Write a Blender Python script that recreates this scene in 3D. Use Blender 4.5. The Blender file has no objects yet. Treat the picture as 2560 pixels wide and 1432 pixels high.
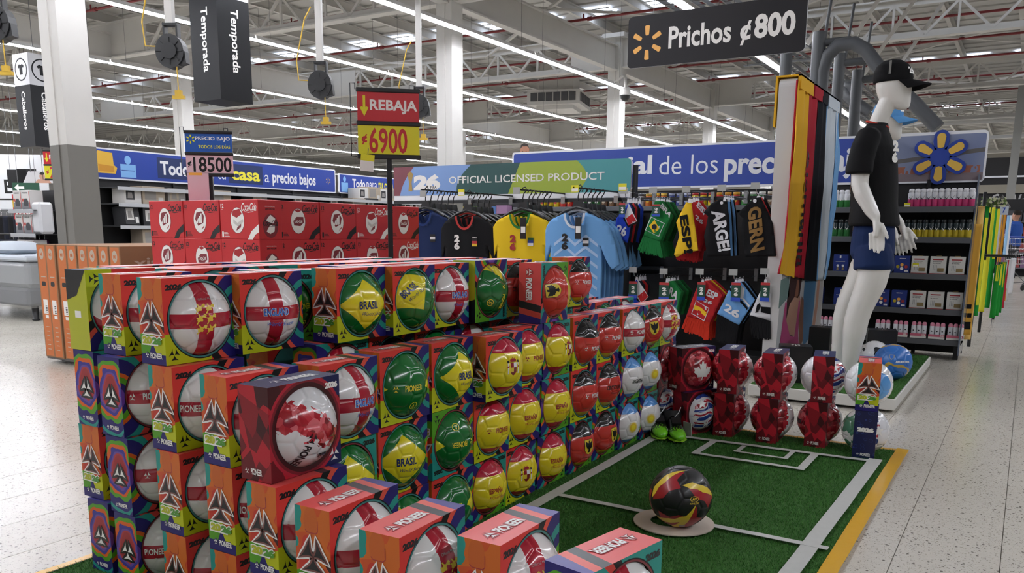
import bpy, bmesh, math, random
import numpy as np
from mathutils import Vector, Matrix, Euler
from math import sin, cos, pi, radians, sqrt, atan2
random.seed(7); RNG = np.random.default_rng(7)
S = bpy.context.scene; COL = S.collection
# ---------------------------------------------------------------- camera, world, exposure
H_CAM = 1.05; FPX = 2073.8; YAW, PITCH, ROLL = radians(31.518), radians(-10.425), radians(-0.515)
RM = Matrix.Rotation(YAW, 3, 'Z') @ Matrix.Rotation(PITCH, 3, 'X') @ Matrix.Rotation(ROLL, 3, 'Y')
cam = bpy.data.cameras.new('camera'); camo = bpy.data.objects.new('camera', cam); COL.objects.link(camo)
cam.sensor_width = 36; cam.sensor_fit = 'HORIZONTAL'; cam.lens = FPX / 2560 * 36; cam.shift_y = 244 / 2560
cam.clip_start = .05; cam.clip_end = 300
camo.matrix_world = Matrix.Translation((0, 0, H_CAM)) @ (RM @ Matrix.Rotation(pi / 2, 3, 'X')).to_4x4()
S.camera = camo
w = bpy.data.worlds.new('world'); S.world = w; w.use_nodes = True
w.node_tree.nodes['Background'].inputs[0].default_value = (.62, .68, .75, 1)
w.node_tree.nodes['Background'].inputs[1].default_value = .6
S.view_settings.view_transform = 'Standard'; S.view_settings.look = 'None'
S.view_settings.exposure = EXPOSURE = 1.0
S.view_settings.gamma = 1; S.view_settings.use_curve_mapping = False
S.cycles.use_denoising = True
S.cycles.max_bounces = 6; S.cycles.diffuse_bounces = 4; S.cycles.glossy_bounces = 3; S.cycles.transmission_bounces = 4
S.cycles.transparent_max_bounces = 6
S.cycles.caustics_reflective = False; S.cycles.caustics_refractive = False
S.cycles.sample_clamp_indirect = 4
TUBE = 34.0      # emission of the ceiling tubes
# a pixel of the 2560x1432 frame + a world plane -> a world point (measuring aid for real positions)
def ray(x, y):
    return RM @ Vector(((x - 1280) / FPX, 1, -(y - 960) / FPX))
CAMP = Vector((0, 0, H_CAM))
def PZ(x, y, z=0.): d = ray(x, y); return CAMP + d * ((z - H_CAM) / d.z)
def PX(x, y, X): d = ray(x, y); return CAMP + d * (X / d.x)
def PY(x, y, Y): d = ray(x, y); return CAMP + d * (Y / d.y)
def PT(x, y, t): return CAMP + ray(x, y) * t
# ---------------------------------------------------------------- colour and materials
def lin(h):
    if not isinstance(h, str): return h
    h = h.lstrip('#'); c = [int(h[i:i + 2], 16) / 255 for i in (0, 2, 4)]
    return tuple(x / 12.92 if x <= .04045 else ((x + .055) / 1.055) ** 2.4 for x in c)
MATS = {}
def flat(name, color, rough=.5, metal=0., spec=.5, emit=0., coat=0., bump=0., bscale=60., alpha=1., vary=0., trans=0.):
    if name in MATS: return MATS[name]
    m = bpy.data.materials.new(name); m.use_nodes = True; nt = m.node_tree; b = nt.nodes['Principled BSDF']
    c = lin(color); b.inputs['Base Color'].default_value = (*c, 1); b.inputs['Roughness'].default_value = rough
    b.inputs['Metallic'].default_value = metal; b.inputs['Specular IOR Level'].default_value = spec
    b.inputs['Coat Weight'].default_value = coat; b.inputs['Coat Roughness'].default_value = .12
    b.inputs['Alpha'].default_value = alpha; b.inputs['Transmission Weight'].default_value = trans
    if emit: b.inputs['Emission Color'].default_value = (*c, 1); b.inputs['Emission Strength'].default_value = emit
    if bump or vary:
        tc = nt.nodes.new('ShaderNodeTexCoord'); n = nt.nodes.new('ShaderNodeTexNoise'); n.inputs['Scale'].default_value = bscale
        nt.links.new(tc.outputs['Object'], n.inputs['Vector']); n.inputs['Detail'].default_value = 3
    if bump:
        bp = nt.nodes.new('ShaderNodeBump'); bp.inputs['Strength'].default_value = bump; bp.inputs['Distance'].default_value = .004
        nt.links.new(n.outputs['Fac'], bp.inputs['Height']); nt.links.new(bp.outputs['Normal'], b.inputs['Normal'])
    if vary:
        mx = nt.nodes.new('ShaderNodeMix'); mx.data_type = 'RGBA'
        mx.inputs[6].default_value = (*[x * (1 - vary) for x in c], 1); mx.inputs[7].default_value = (*[min(1, x * (1 + vary)) for x in c], 1)
        nt.links.new(n.outputs['Fac'], mx.inputs[0]); nt.links.new(mx.outputs[2], b.inputs['Base Color'])
    MATS[name] = m; return m
class NX:
    """a tiny expression -> shader-node compiler"""
    def __init__(s, name, rough=.5, coat=0., spec=.5, space='Object'):
        s.m = bpy.data.materials.new(name); s.m.use_nodes = True; s.nt = s.m.node_tree; s.b = s.nt.nodes['Principled BSDF']
        s.b.inputs['Roughness'].default_value = rough; s.b.inputs['Coat Weight'].default_value = coat
        s.b.inputs['Coat Roughness'].default_value = .1; s.b.inputs['Specular IOR Level'].default_value = spec
        tc = s.nt.nodes.new('ShaderNodeTexCoord'); sp = s.nt.nodes.new('ShaderNodeSeparateXYZ'); s.vec = tc.outputs[space]
        s.nt.links.new(s.vec, sp.inputs[0]); s.x, s.y, s.z = (V(s, o) for o in sp.outputs); MATS[name] = s.m
    def op(s, o, *a):
        n = s.nt.nodes.new('ShaderNodeMath'); n.operation = o
        for i, v in enumerate(a):
            if isinstance(v, V): s.nt.links.new(v.o, n.inputs[i])
            else: n.inputs[i].default_value = v
        return V(s, n.outputs[0])
    def col(s, c):
        n = s.nt.nodes.new('ShaderNodeRGB'); n.outputs[0].default_value = (*lin(c), 1); return n.outputs[0]
    def mix(s, a, b, f):
        n = s.nt.nodes.new('ShaderNodeMix'); n.data_type = 'RGBA'
        for sock, v in ((n.inputs[6], a), (n.inputs[7], b)):
            if isinstance(v, (str, tuple)): sock.default_value = (*lin(v), 1)
            else: s.nt.links.new(v, sock)
        if isinstance(f, V): s.nt.links.new(f.o, n.inputs[0])
        else: n.inputs[0].default_value = f
        return n.outputs[2]
    def comb(s, x, y, z=0.):
        n = s.nt.nodes.new('ShaderNodeCombineXYZ')
        for i, v in enumerate((x, y, z)):
            if isinstance(v, V): s.nt.links.new(v.o, n.inputs[i])
            else: n.inputs[i].default_value = v
        return n.outputs[0]
    def noise(s, vec=None, scale=5., detail=2.):
        n = s.nt.nodes.new('ShaderNodeTexNoise'); n.inputs['Scale'].default_value = scale; n.inputs['Detail'].default_value = detail
        s.nt.links.new(vec or s.vec, n.inputs['Vector']); return V(s, n.outputs['Fac'])
    def voro(s, vec=None, scale=5., out='Color', feature='F1', rnd=1., metric='EUCLIDEAN'):
        n = s.nt.nodes.new('ShaderNodeTexVoronoi'); n.inputs['Scale'].default_value = scale; n.feature = feature
        n.inputs['Randomness'].default_value = rnd
        if feature == 'F1': n.distance = metric
        s.nt.links.new(vec or s.vec, n.inputs['Vector'])
        if out == 'Color':
            q = s.nt.nodes.new('ShaderNodeSeparateColor'); s.nt.links.new(n.outputs['Color'], q.inputs[0]); return [V(s, o) for o in q.outputs]
        return V(s, n.outputs['Distance'])
    def steps(s, val, table, base):
        """table: (threshold, colour) ascending: colour used where val > threshold"""
        c = base
        for t, k in table: c = s.mix(c, k, s.op('GREATER_THAN', val, t))
        return c
    def done(s, c, bump=None, strength=.3, dist=.002):
        s.nt.links.new(c, s.b.inputs['Base Color'])
        if bump is not None:
            bp = s.nt.nodes.new('ShaderNodeBump'); bp.inputs['Strength'].default_value = strength; bp.inputs['Distance'].default_value = dist
            s.nt.links.new(bump.o, bp.inputs['Height']); s.nt.links.new(bp.outputs['Normal'], s.b.inputs['Normal'])
        return s.m
class V:
    def __init__(s, nx, o): s.nx = nx; s.o = o
    def _b(o): return lambda s, a: s.nx.op(o, s, a)
    def _r(o): return lambda s, a: s.nx.op(o, a, s)
    __add__ = _b('ADD'); __radd__ = _r('ADD'); __sub__ = _b('SUBTRACT'); __rsub__ = _r('SUBTRACT')
    __mul__ = _b('MULTIPLY'); __rmul__ = _r('MULTIPLY'); __truediv__ = _b('DIVIDE'); __rtruediv__ = _r('DIVIDE')
    __gt__ = _b('GREATER_THAN'); __lt__ = _b('LESS_THAN')
    def __neg__(s): return s * -1
    def abs(s): return s.nx.op('ABSOLUTE', s)
    def sqrt(s): return s.nx.op('SQRT', s)
    def mod(s, a): return s.nx.op('FLOORED_MODULO', s, a)
    def floor(s): return s.nx.op('FLOOR', s)
    def sin(s): return s.nx.op('SINE', s)
    def max(s, a): return s.nx.op('MAXIMUM', s, a)
    def min(s, a): return s.nx.op('MINIMUM', s, a)
def hyp(a, b): return (a * a + b * b).sqrt()
# ---------------------------------------------------------------- mesh building
def obj(name, me, parent=None, loc=None, rot=None, **props):
    o = bpy.data.objects.new(name, me); COL.objects.link(o)
    if parent is not None: o.parent = parent
    if loc is not None: o.location = loc
    if rot is not None: o.rotation_euler = rot
    for k, v in props.items(): o[k] = v
    return o
def thing(name, label, cat, loc=(0, 0, 0), rot=(0, 0, 0), group=None, me=None):
    o = obj(name, me, None, loc, rot, label=label, category=cat)
    if group: o['group'] = group
    return o
def dup(root, loc, rot, label=None, group=None):
    r = root.copy(); COL.objects.link(r); r.location = loc; r.rotation_euler = rot
    if label: r['label'] = label
    if group: r['group'] = group
    for ch in list(root.children):
        c = ch.copy(); COL.objects.link(c); c.parent = r
        for g in ch.children:
            d = g.copy(); COL.objects.link(d); d.parent = c
    return r
class MB:
    def __init__(s): s.v = []; s.f = []; s.mi = []; s.mats = []; s.sm = []
    def m(s, mat):
        if mat not in s.mats: s.mats.append(mat)
        return s.mats.index(mat)
    def face(s, pts, mat, smooth=False):
        n = len(s.v); s.v += [tuple(p) for p in pts]; s.f.append(tuple(range(n, n + len(pts)))); s.mi.append(s.m(mat)); s.sm.append(smooth)
    def add(s, verts, faces, mat, smooth=False):
        n = len(s.v); s.v += [tuple(p) for p in verts]; k = s.m(mat)
        for f in faces: s.f.append(tuple(i + n for i in f)); s.mi.append(k); s.sm.append(smooth)
    def box(s, a, b, mat, M=None):
        x0, y0, z0 = a; x1, y1, z1 = b
        v = [Vector(p) for p in ((x0, y0, z0), (x1, y0, z0), (x1, y1, z0), (x0, y1, z0), (x0, y0, z1), (x1, y0, z1), (x1, y1, z1), (x0, y1, z1))]
        if M is not None: v = [M @ p for p in v]
        s.add(v, [(0, 3, 2, 1), (4, 5, 6, 7), (0, 1, 5, 4), (1, 2, 6, 5), (2, 3, 7, 6), (3, 0, 4, 7)], mat)
    def bbox(s, a, b, mat, r=.004, M=None):
        """box with chamfered edges"""
        c = [(a[i] + b[i]) / 2 for i in range(3)]; h = [abs(b[i] - a[i]) / 2 for i in range(3)]; r = min(r, min(h) * .9)
        vs = []; idx = {}
        for sx in (-1, 1):
            for sy in (-1, 1):
                for sz in (-1, 1):
                    for k in range(3):
                        p = [c[i] + (sx, sy, sz)[i] * (h[i] - (0 if i == k else r)) for i in range(3)]
                        idx[(sx, sy, sz, k)] = len(vs); p = Vector(p); vs.append(M @ p if M is not None else p)
        F = []
        for k in range(3):
            i, j = (k + 1) % 3, (k + 2) % 3
            for sg in (-1, 1):
                def q(a_, b_):
                    t = [0, 0, 0]; t[k] = sg; t[i] = a_; t[j] = b_; return idx[(*t, k)]
                f = [q(-1, -1), q(1, -1), q(1, 1), q(-1, 1)]
                F.append(f if sg > 0 else f[::-1])
            for si in (-1, 1):
                for sj in (-1, 1):
                    def q(axis, e):
                        t = [0, 0, 0]; t[i] = si; t[j] = sj; t[k] = e; return idx[(*t, axis)]
                    f = [q(i, -1), q(i, 1), q(j, 1), q(j, -1)]
                    F.append(f if si * sj < 0 else f[::-1])
        for sx in (-1, 1):
            for sy in (-1, 1):
                for sz in (-1, 1):
                    f = [idx[(sx, sy, sz, k)] for k in range(3)]; F.append(f if sx * sy * sz > 0 else f[::-1])
        s.add(vs, F, mat)
    def tube(s, pts, r, mat, n=8, cap=True, smooth=True):
        pts = [Vector(p) for p in pts]; rs = r if isinstance(r, (list, tuple)) else [r] * len(pts)
        rings = []; up = None
        for i, p in enumerate(pts):
            d = (pts[min(i + 1, len(pts) - 1)] - pts[max(i - 1, 0)]).normalized()
            if up is None:
                up = Vector((0, 0, 1)) if abs(d.z) < .9 else Vector((1, 0, 0))
            a = d.cross(up)
            if a.length < 1e-4: a = d.orthogonal()
            a.normalize(); b = a.cross(d).normalized(); up = b
            rr = rs[i] if isinstance(rs[i], (tuple, list)) else (rs[i], rs[i])
            rings.append([p + a * cos(t) * rr[0] + b * sin(t) * rr[1] for t in (2 * pi * k / n for k in range(n))])
        vs = [q for R in rings for q in R]; F = []
        for i in range(len(rings) - 1):
            for k in range(n):
                a, b = i * n + k, i * n + (k + 1) % n; F.append((a, a + n, b + n, b))
        s.add(vs, F, mat, smooth)
        if cap:
            s.face(rings[0], mat); s.face(rings[-1][::-1], mat)
    def lathe(s, prof, mat, n=24, c=(0, 0, 0), smooth=True):
        """prof: (r, z) bottom to top; mat may be a list per segment"""
        vs = []; F = []
        for r, z in prof:
            for k in range(n): t = 2 * pi * k / n; vs.append((c[0] + r * cos(t), c[1] + r * sin(t), c[2] + z))
        for i in range(len(prof) - 1):
            fs = [(i * n + k, i * n + (k + 1) % n, (i + 1) * n + (k + 1) % n, (i + 1) * n + k) for k in range(n)]
            if isinstance(mat, (list, tuple)): F = fs; s.add(vs[i * n:(i + 2) * n], [tuple(j - i * n for j in f) for f in fs], mat[i], smooth)
            else: F += fs
        if not isinstance(mat, (list, tuple)): s.add(vs, F, mat, smooth)
    def prism(s, poly, h0, h1, mat, frame=None, side=None):
        """extrude 2D polygon (ccw) between heights along normal of frame (o,u,v,n)"""
        o, u, v, n = frame or (Vector(), Vector((1, 0, 0)), Vector((0, 1, 0)), Vector((0, 0, 1)))
        A = [o + u * a + v * b + n * h0 for a, b in poly]; B = [o + u * a + v * b + n * h1 for a, b in poly]
        s.face(B, mat); s.face(A[::-1], side or mat); k = len(poly)
        for i in range(k): s.face([A[i], A[(i + 1) % k], B[(i + 1) % k], B[i]], side or mat)
    def art(s, fr, poly, mat, layer=1):
        o, u, v, n = fr; s.face([o + u * a + v * b + n * (layer * .0004) for a, b in poly], mat)
    def mesh2d(s, fr, vf, mat, layer=1, at=(0, 0), rot=0., sc=1., shear=0.):
        o, u, v, n = fr; V2, F2 = vf; c, q = cos(rot) * sc, sin(rot) * sc
        pts = []
        for a, b in V2:
            a = a + shear * b; x = a * c - b * q + at[0]; y = a * q + b * c + at[1]
            pts.append(o + u * x + v * y + n * (layer * .0004))
        s.add(pts, F2, mat)
    def mesh(s, name='mesh'):
        me = bpy.data.meshes.new(name); me.from_pydata(s.v, [], s.f); me.polygons.foreach_set('material_index', s.mi)
        me.polygons.foreach_set('use_smooth', s.sm)
        for m in s.mats: me.materials.append(m)
        me.update(); return me
    def build(s, name, parent=None, loc=None, rot=None, **props): return obj(name, s.mesh(name), parent, loc, rot, **props)
X, Y, Z = Vector((1, 0, 0)), Vector((0, 1, 0)), Vector((0, 0, 1))
def frame(o, u, v): u = Vector(u).normalized(); v = Vector(v).normalized(); return (Vector(o), u, v, u.cross(v))
# text as flat 2D meshes (built-in font)
_T = {}
def text2d(body, size=1., bold=0., align='LEFT', space=1., shear=0.):
    key = (body, round(bold, 4), align, space, shear)
    if key not in _T:
        cu = bpy.data.curves.new('t', 'FONT'); cu.body = body; cu.size = 1; cu.offset = bold; cu.align_x = align; cu.resolution_u = 3
        cu.space_character = space; cu.fill_mode = 'FRONT'; cu.shear = shear
        ob = bpy.data.objects.new('t', cu); COL.objects.link(ob); dg = bpy.context.evaluated_depsgraph_get(); dg.update()
        me = bpy.data.meshes.new_from_object(ob.evaluated_get(dg))
        _T[key] = ([(v.co.x, v.co.y) for v in me.vertices], [tuple(p.vertices) for p in me.polygons])
        bpy.data.objects.remove(ob); bpy.data.curves.remove(cu); bpy.data.meshes.remove(me)
    v, f = _T[key]; return ([(a * size, b * size) for a, b in v], f)
def tsize(vf):
    xs = [p[0] for p in vf[0]]; ys = [p[1] for p in vf[0]]; return min(xs), max(xs), min(ys), max(ys)
def fit(vf, x0, x1, y0, y1, keep=False):
    """scale a 2D mesh into a rectangle"""
    a, b, c, d = tsize(vf); sx = (x1 - x0) / (b - a); sy = (y1 - y0) / (d - c)
    if keep: sx = sy = min(sx, sy)
    return ([(x0 + (p - a) * sx, y0 + (q - c) * sy) for p, q in vf[0]], vf[1])
def ngon(cx, cy, r, n=32, ry=None, a0=0.): return [(cx + r * cos(a0 + 2 * pi * k / n), cy + (ry or r) * sin(a0 + 2 * pi * k / n)) for k in range(n)]
def rrect(x0, y0, x1, y1, r, n=5):
    P = []
    for cx, cy, a in ((x1 - r, y1 - r, 0), (x0 + r, y1 - r, 90), (x0 + r, y0 + r, 180), (x1 - r, y0 + r, 270)):
        P += [(cx + r * cos(radians(a + 90 * k / n)), cy + r * sin(radians(a + 90 * k / n))) for k in range(n + 1)]
    return P
def tf(poly, at=(0, 0), sc=1., rot=0.):
    c, s_ = cos(rot) * sc, sin(rot) * sc; return [(a * c - b * s_ + at[0], a * s_ + b * c + at[1]) for a, b in poly]
def bez(a, b, c, n=5): return [((1 - t) ** 2 * a[0] + 2 * t * (1 - t) * b[0] + t * t * c[0], (1 - t) ** 2 * a[1] + 2 * t * (1 - t) * b[1] + t * t * c[1]) for t in (k / n for k in range(n))]
def blade(p, q, r, k=.42):
    """three pointed blade with hollow sides"""
    g = ((p[0] + q[0] + r[0]) / 3, (p[1] + q[1] + r[1]) / 3); P = []
    for a, b in ((p, q), (q, r), (r, p)):
        m = ((a[0] + b[0]) / 2, (a[1] + b[1]) / 2); m = (m[0] + (g[0] - m[0]) * k * 1.6, m[1] + (g[1] - m[1]) * k * 1.6); P += bez(a, m, b)
    return P
# three-blade emblem in a unit square
EMB = [blade((.37, 1.), (.0, .42), (.485, .50)), blade((.63, 1.), (.515, .50), (1., .42)), blade((.5, .47), (.14, .08), (.86, .08))]
def grow(poly, d):
    """offset a polygon outward (rough)"""
    n = len(poly); A = sum(poly[i][0] * poly[(i + 1) % n][1] - poly[(i + 1) % n][0] * poly[i][1] for i in range(n)); sg = 1 if A > 0 else -1
    out = []
    for i in range(n):
        a, b, c = poly[i - 1], poly[i], poly[(i + 1) % n]
        n1 = Vector((b[1] - a[1], a[0] - b[0])); n2 = Vector((c[1] - b[1], b[0] - c[0]))
        n1 = n1.normalized() if n1.length > 1e-9 else n2; n2 = n2.normalized() if n2.length > 1e-9 else n1
        m = n1 + n2; L = m.length
        if L < .35: m = (n1 + n2).normalized() if L > 1e-6 else n1; k = 1.6
        else: m = m / L; k = min(2 / L, 1.7)
        out.append((b[0] + m.x * d * sg * k, b[1] + m.y * d * sg * k))
    return out
def emblem(mb, fr, at, sc, mat, layer=1, outline=None, rot=0.):
    if outline:
        for w_, om in outline:
            for b in EMB: mb.art(fr, tf(grow(b, w_), at, sc, rot), om, layer); 
            layer += 1
    for b in EMB: mb.art(fr, tf(b, at, sc, rot), mat, layer)
# ---------------------------------------------------------------- materials of the shell
def terrazzo():
    n = NX('terrazzo', rough=.16, spec=.5, space='Object')
    geo = n.nt.nodes.new('ShaderNodeNewGeometry'); sp = n.nt.nodes.new('ShaderNodeSeparateXYZ'); n.nt.links.new(geo.outputs['Position'], sp.inputs[0])
    x, y = V(n, sp.outputs[0]), V(n, sp.outputs[1]); vec = n.comb(x, y, 0.)
    base = n.mix('#c4beb2', '#d8d3c8', n.noise(vec, 60, 2)); base = n.mix(base, '#a9a49a', (n.noise(vec, .5, 1) - .45).max(0.) * 1.2)
    rot = n.comb(x * 1.0 + y * .6, y * 1.5 - x * .9, 0.)
    for sc, th, colr in ((62, .2, '#857e72'), (38, .17, '#6d675f'), (90, .2, '#9d9584')):
        nn = n.nt.nodes.new('ShaderNodeTexVoronoi'); nn.inputs['Scale'].default_value = sc; n.nt.links.new(rot if sc != 38 else vec, nn.inputs['Vector'])
        base = n.mix(base, colr, V(n, nn.outputs['Distance']) < th)
    r = n.noise(vec, 3., 2) * .14 + .13; n.nt.links.new(r.o, n.b.inputs['Roughness'])
    return n.done(base)
TERR = terrazzo()
JOINT = flat('floor_joint', '#77736a', .6)
WHITE_STEEL = flat('painted_steel', '#c9c7c2', .55, vary=.04, bscale=3)
GREY_PAINT = flat('grey_paint', '#6b6963', .6, vary=.05, bscale=2)
DECK = flat('roof_deck', '#b9b8b4', .7, vary=.05, bscale=.6)
WALLM = flat('wall_paint', '#a9a69f', .7, vary=.04, bscale=.5)
RED_PIPE = flat('red_pipe', '#7a2226', .45)
BLACKM = flat('black_metal', '#17181a', .45); BLACKP = flat('black_plastic', '#1c1d1f', .4); BLACKF = flat('black_fabric', '#0c0c0e', .85, spec=.2, bump=.2, bscale=400)
WHITE = flat('white_print', '#f2f0ec', .5); BLACK = flat('black_print', '#101012', .5); GREYM = flat('grey_metal', '#6a6b6c', .4, metal=.3)
GALV = flat('galvanised', '#8f9294', .4, metal=.6, vary=.1, bscale=20); CHROME = flat('chrome', '#c9cacb', .2, metal=1.)
# ---------------------------------------------------------------- floor: base slab + tiles with recessed joints
mb = MB(); mb.box((-50, -12, -.2), (15, 64, -.0025), JOINT); floor = mb.build('floor', kind='structure')
TX, TY, GX = .304, 2.985, .0026
def tile_mesh(x0, x1, y0, y1):
    m = MB(); m.box((x0, y0, -.02), (x1, y1, 0), TERR); return m
tm = MB(); tm.box((0, 0, -.02), (TX - GX, TY - GX, 0), TERR); tme = tm.mesh('tile')
far = MB()
x = -.278 - 160 * TX
while x < 14.5:
    y = 2.27 - 4 * TY
    while y < 62:
        if -12.6 < x < 1.6 and -.8 < y < 15: obj('tile', tme, floor, (x, y, 0))
        else: far.add([(x, y, 0), (x + TX - GX, y, 0), (x + TX - GX, y + TY - GX, 0), (x, y + TY - GX, 0)], [(0, 1, 2, 3)], TERR)
        y += TY
    x += TX
far.build('tiles', floor, kind='stuff')
# ---------------------------------------------------------------- walls and roof
def wall(name, a, b):
    m = MB(); m.box(a, b, WALLM); return m.build(name, kind='structure')
wall('wall_far', (-50, 62, 0), (15, 62.3, 7)); wall('wall_left', (-50.3, -12, 0), (-50, 62, 7)); wall('wall_right', (15, -12, 0), (15.3, 62, 7)); wall('wall_back', (-50, -12.3, 0), (15, -12, 7))
ZD = 6.35
mb = MB(); SKY = []
for i in range(22):
    for yy in (9.2, 19.3, 29.5, 40.): SKY.append((-30.5 + 1.5 * i, yy))
mb.box((-50, -12, ZD), (15, 62, ZD + .2), DECK)
k = -12.
while k < 62: mb.box((-50, k, ZD - .035), (15, k + .05, ZD), DECK); k += .6
mb.build('ceiling', kind='structure')
skm = flat('skylight_panel', '#dfeaff', .5, emit=2.6)
sk = MB(); sk.box((-.42, -.28, -.02), (.42, .28, 0), skm)
for q in range(3): sk.box((-.44, -.30 + q * .28, -.03), (.44, -.26 + q * .28, -.015), DECK)
skme = sk.mesh('skylight')
for i, (a, b) in enumerate(SKY): obj('skylight', skme, None, (a, b, ZD - .036), kind='structure')
# ---------------------------------------------------------------- columns
def column(x, y, paint):
    m = MB(); h = 5.9; s_ = .17
    if paint: m.box((x - s_, y - s_, 0), (x + s_, y + s_, paint), GREY_PAINT); m.box((x - s_, y - s_, paint), (x + s_, y + s_, h), WHITE_STEEL)
    else: m.box((x - s_, y - s_, 0), (x + s_, y + s_, h), WHITE_STEEL)
    # stiffener ribs on the camera-side faces
    for z0, z1, mt in (((0, paint, GREY_PAINT), (paint, h, WHITE_STEEL)) if paint else ((0, h, WHITE_STEEL),)):
        m.box((x - .025, y - s_ - .012, z0), (x + .025, y - s_, z1), mt)
    m.box((x - .3, y - .3, h - .1), (x + .3, y + .3, h), WHITE_STEEL)
    return m.build('column', kind='structure')
for yy in (-1.6, 5.65, 12.9, 20.1, 27.4, 34.6, 41.8): column(-9.3, yy, 1.95)
for xx, yy in ((-18.5, 14.2), (-19.3, 27.4), (-19.3, 41.8)): column(xx, yy, 1.95)
for yy in (-1.6, 12.9, 27.4): column(1.1, yy, 1.95)
# ---------------------------------------------------------------- roof girders (trusses) with individually built braces
def bar(m, a, b, w_, mat):
    a, b = Vector(a), Vector(b); d = b - a; L = d.length; d.normalize(); u = d.cross(Z) if abs(d.z) < .95 else X.copy(); u.normalize(); v = u.cross(d)
    M = Matrix((u, v, d)).transposed().to_4x4(); M.translation = a; m.box((-w_[0] / 2, -w_[1] / 2, 0), (w_[0] / 2, w_[1] / 2, L), mat, M)
bm_ = MB(); bar(bm_, (0, 0, .06), (.62, 0, .70), (.05, .05), WHITE_STEEL); br1 = bm_.mesh('brace')
bm_ = MB(); bar(bm_, (.62, 0, .70), (1.24, 0, .06), (.05, .05), WHITE_STEEL); br2 = bm_.mesh('brace')
bm_ = MB(); bar(bm_, (.62, 0, .1), (.62, 0, .7), (.045, .045), WHITE_STEEL); br3 = bm_.mesh('brace')
def truss(y, z, x0=-42., x1=8., braces=True):
    r = obj('girder', None, None, (0, y, z), kind='structure')
    m = MB(); m.box((x0, -.11, 0), (x1, .11, .03), WHITE_STEEL); m.box((x0, -.02, .03), (x1, .02, .14), WHITE_STEEL); m.build('bottom_chord', r)
    m = MB(); m.box((x0, -.11, .78), (x1, .11, .81), WHITE_STEEL); m.box((x0, -.02, .66), (x1, .02, .78), WHITE_STEEL); m.build('top_chord', r)
    m = MB()
    for a in (-29.7, -19.3, -9.3, 1.1): m.box((a - 1.3, -.035, .03), (a + 1.3, .035, .78), WHITE_STEEL)      # solid web plates near the columns
    if m.v: m.build('web_plate', r)
    if braces:
        a = x0; k = 0
        while a < x1 - 1.3:
            obj('brace', br1, r, (a, 0, 0)); obj('brace', br2, r, (a, 0, 0)); obj('brace', br3, r, (a, 0, 0)); a += 1.24; k += 1
    return r
for yy, zz in ((5.65, 5.05), (12.9, 5.05), (20.1, 5.1), (27.4, 5.1), (34.6, 5.1), (41.8, 5.1), (49., 5.1)): truss(yy, zz, -34 if yy < 15 else -42, 4.5, yy < 40)
# long beams on the column lines
for xx in (-19.3, -9.3, 1.1):
    m = MB(); m.box((xx - .1, -12, 5.02), (xx + .1, 60, 5.05), WHITE_STEEL); m.box((xx - .02, -12, 5.05), (xx + .02, 60, 5.6), WHITE_STEEL); m.box((xx - .1, -12, 5.6), (xx + .1, 60, 5.63), WHITE_STEEL)
    m.build('beam', kind='structure')
pm = MB(); pm.box((-.045, -12, 0), (.045, 60, .012), WHITE_STEEL); pm.box((-.045, -12, .012), (-.03, 60, .23), WHITE_STEEL); pm.box((-.045, -12, .21), (.045, 60, .225), WHITE_STEEL); pme = pm.mesh('purlin')
for i in range(30): obj('purlin', pme, None, (-38.2 + 1.5 * i, 0, ZD - .27), kind='structure')
# diagonal roof bracing rods
m = MB()
for i in range(5):
    for s_ in (-1, 1):
        y0 = 5.65 + 7.25 * i
        for xc in (-19.3, -9.3, 1.1 - 3): bar(m, (xc - 4 * s_, y0, 5.75), (xc + 4 * s_, y0 + 7.25, 5.75), (.07, .05), WHITE_STEEL)
m.build('bracing', kind='structure')
# slanted hanger struts seen at the upper right
for i in range(7):
    m = MB(); a = Vector((-3.9 + .12 * i, 9.5 + 1.9 * i, 4.2)); bar(m, a, a + Vector((1.25, .2, 2.1)), (.07, .07), WHITE_STEEL); m.build('hanger_strut', kind='structure')
# ---------------------------------------------------------------- sprinkler pipes
for k, yy in enumerate((8.6, 11.6, 14.6, 17.6, 21.2, 23.7, 26.2, 29.3, 32.3, 35.5, 39)):
    m = MB(); m.tube([(-34, yy, 5.72), (4, yy, 5.72)], .028, RED_PIPE, 8)
    for j in range(12): m.tube([(-33 + 3 * j, yy, 5.74), (-33 + 3 * j, yy, 5.84)], .018, RED_PIPE, 6); m.tube([(-32.9 + 3 * j, yy, 5.72), (-32.8 + 3 * j, yy, 5.72)], .045, RED_PIPE, 8)
    m.build('sprinkler_pipe', kind='structure')
# ---------------------------------------------------------------- light rows
tube_mat = flat('led_tube', '#f4f6ff', .5, emit=TUBE)
fx = MB(); LT = 3.6
fx.box((-.06, .02, 0), (.06, LT - .02, .05), WHITE_STEEL); fx.face([(-.09, .02, -.015), (-.06, .02, .05), (-.06, LT - .02, .05), (-.09, LT - .02, -.015)], WHITE_STEEL)
fx.face([(.06, .02, .05), (.09, .02, -.015), (.09, LT - .02, -.015), (.06, LT - .02, .05)], WHITE_STEEL); fxm = fx.mesh('housing')
tb = MB(); tb.box((-.035, .03, -.03), (.035, LT - .03, .0), tube_mat); tbm = tb.mesh('tube')
hg = MB(); hg.tube([(0, 0, .05), (0, 0, 1.98)], .004, GREYM, 4); hgm = hg.mesh('cable')
ROWS = [(-4.7, 'nearest'), (-8.45, 'second'), (-12.05, 'third'), (-16.3, 'fourth'), (-20.9, 'fifth'), (-25.4, 'sixth'), (-31., 'seventh'), (-36., 'eighth'), (3.6, 'added unseen')]  # last row is out of view, added to light things from the right
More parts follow.
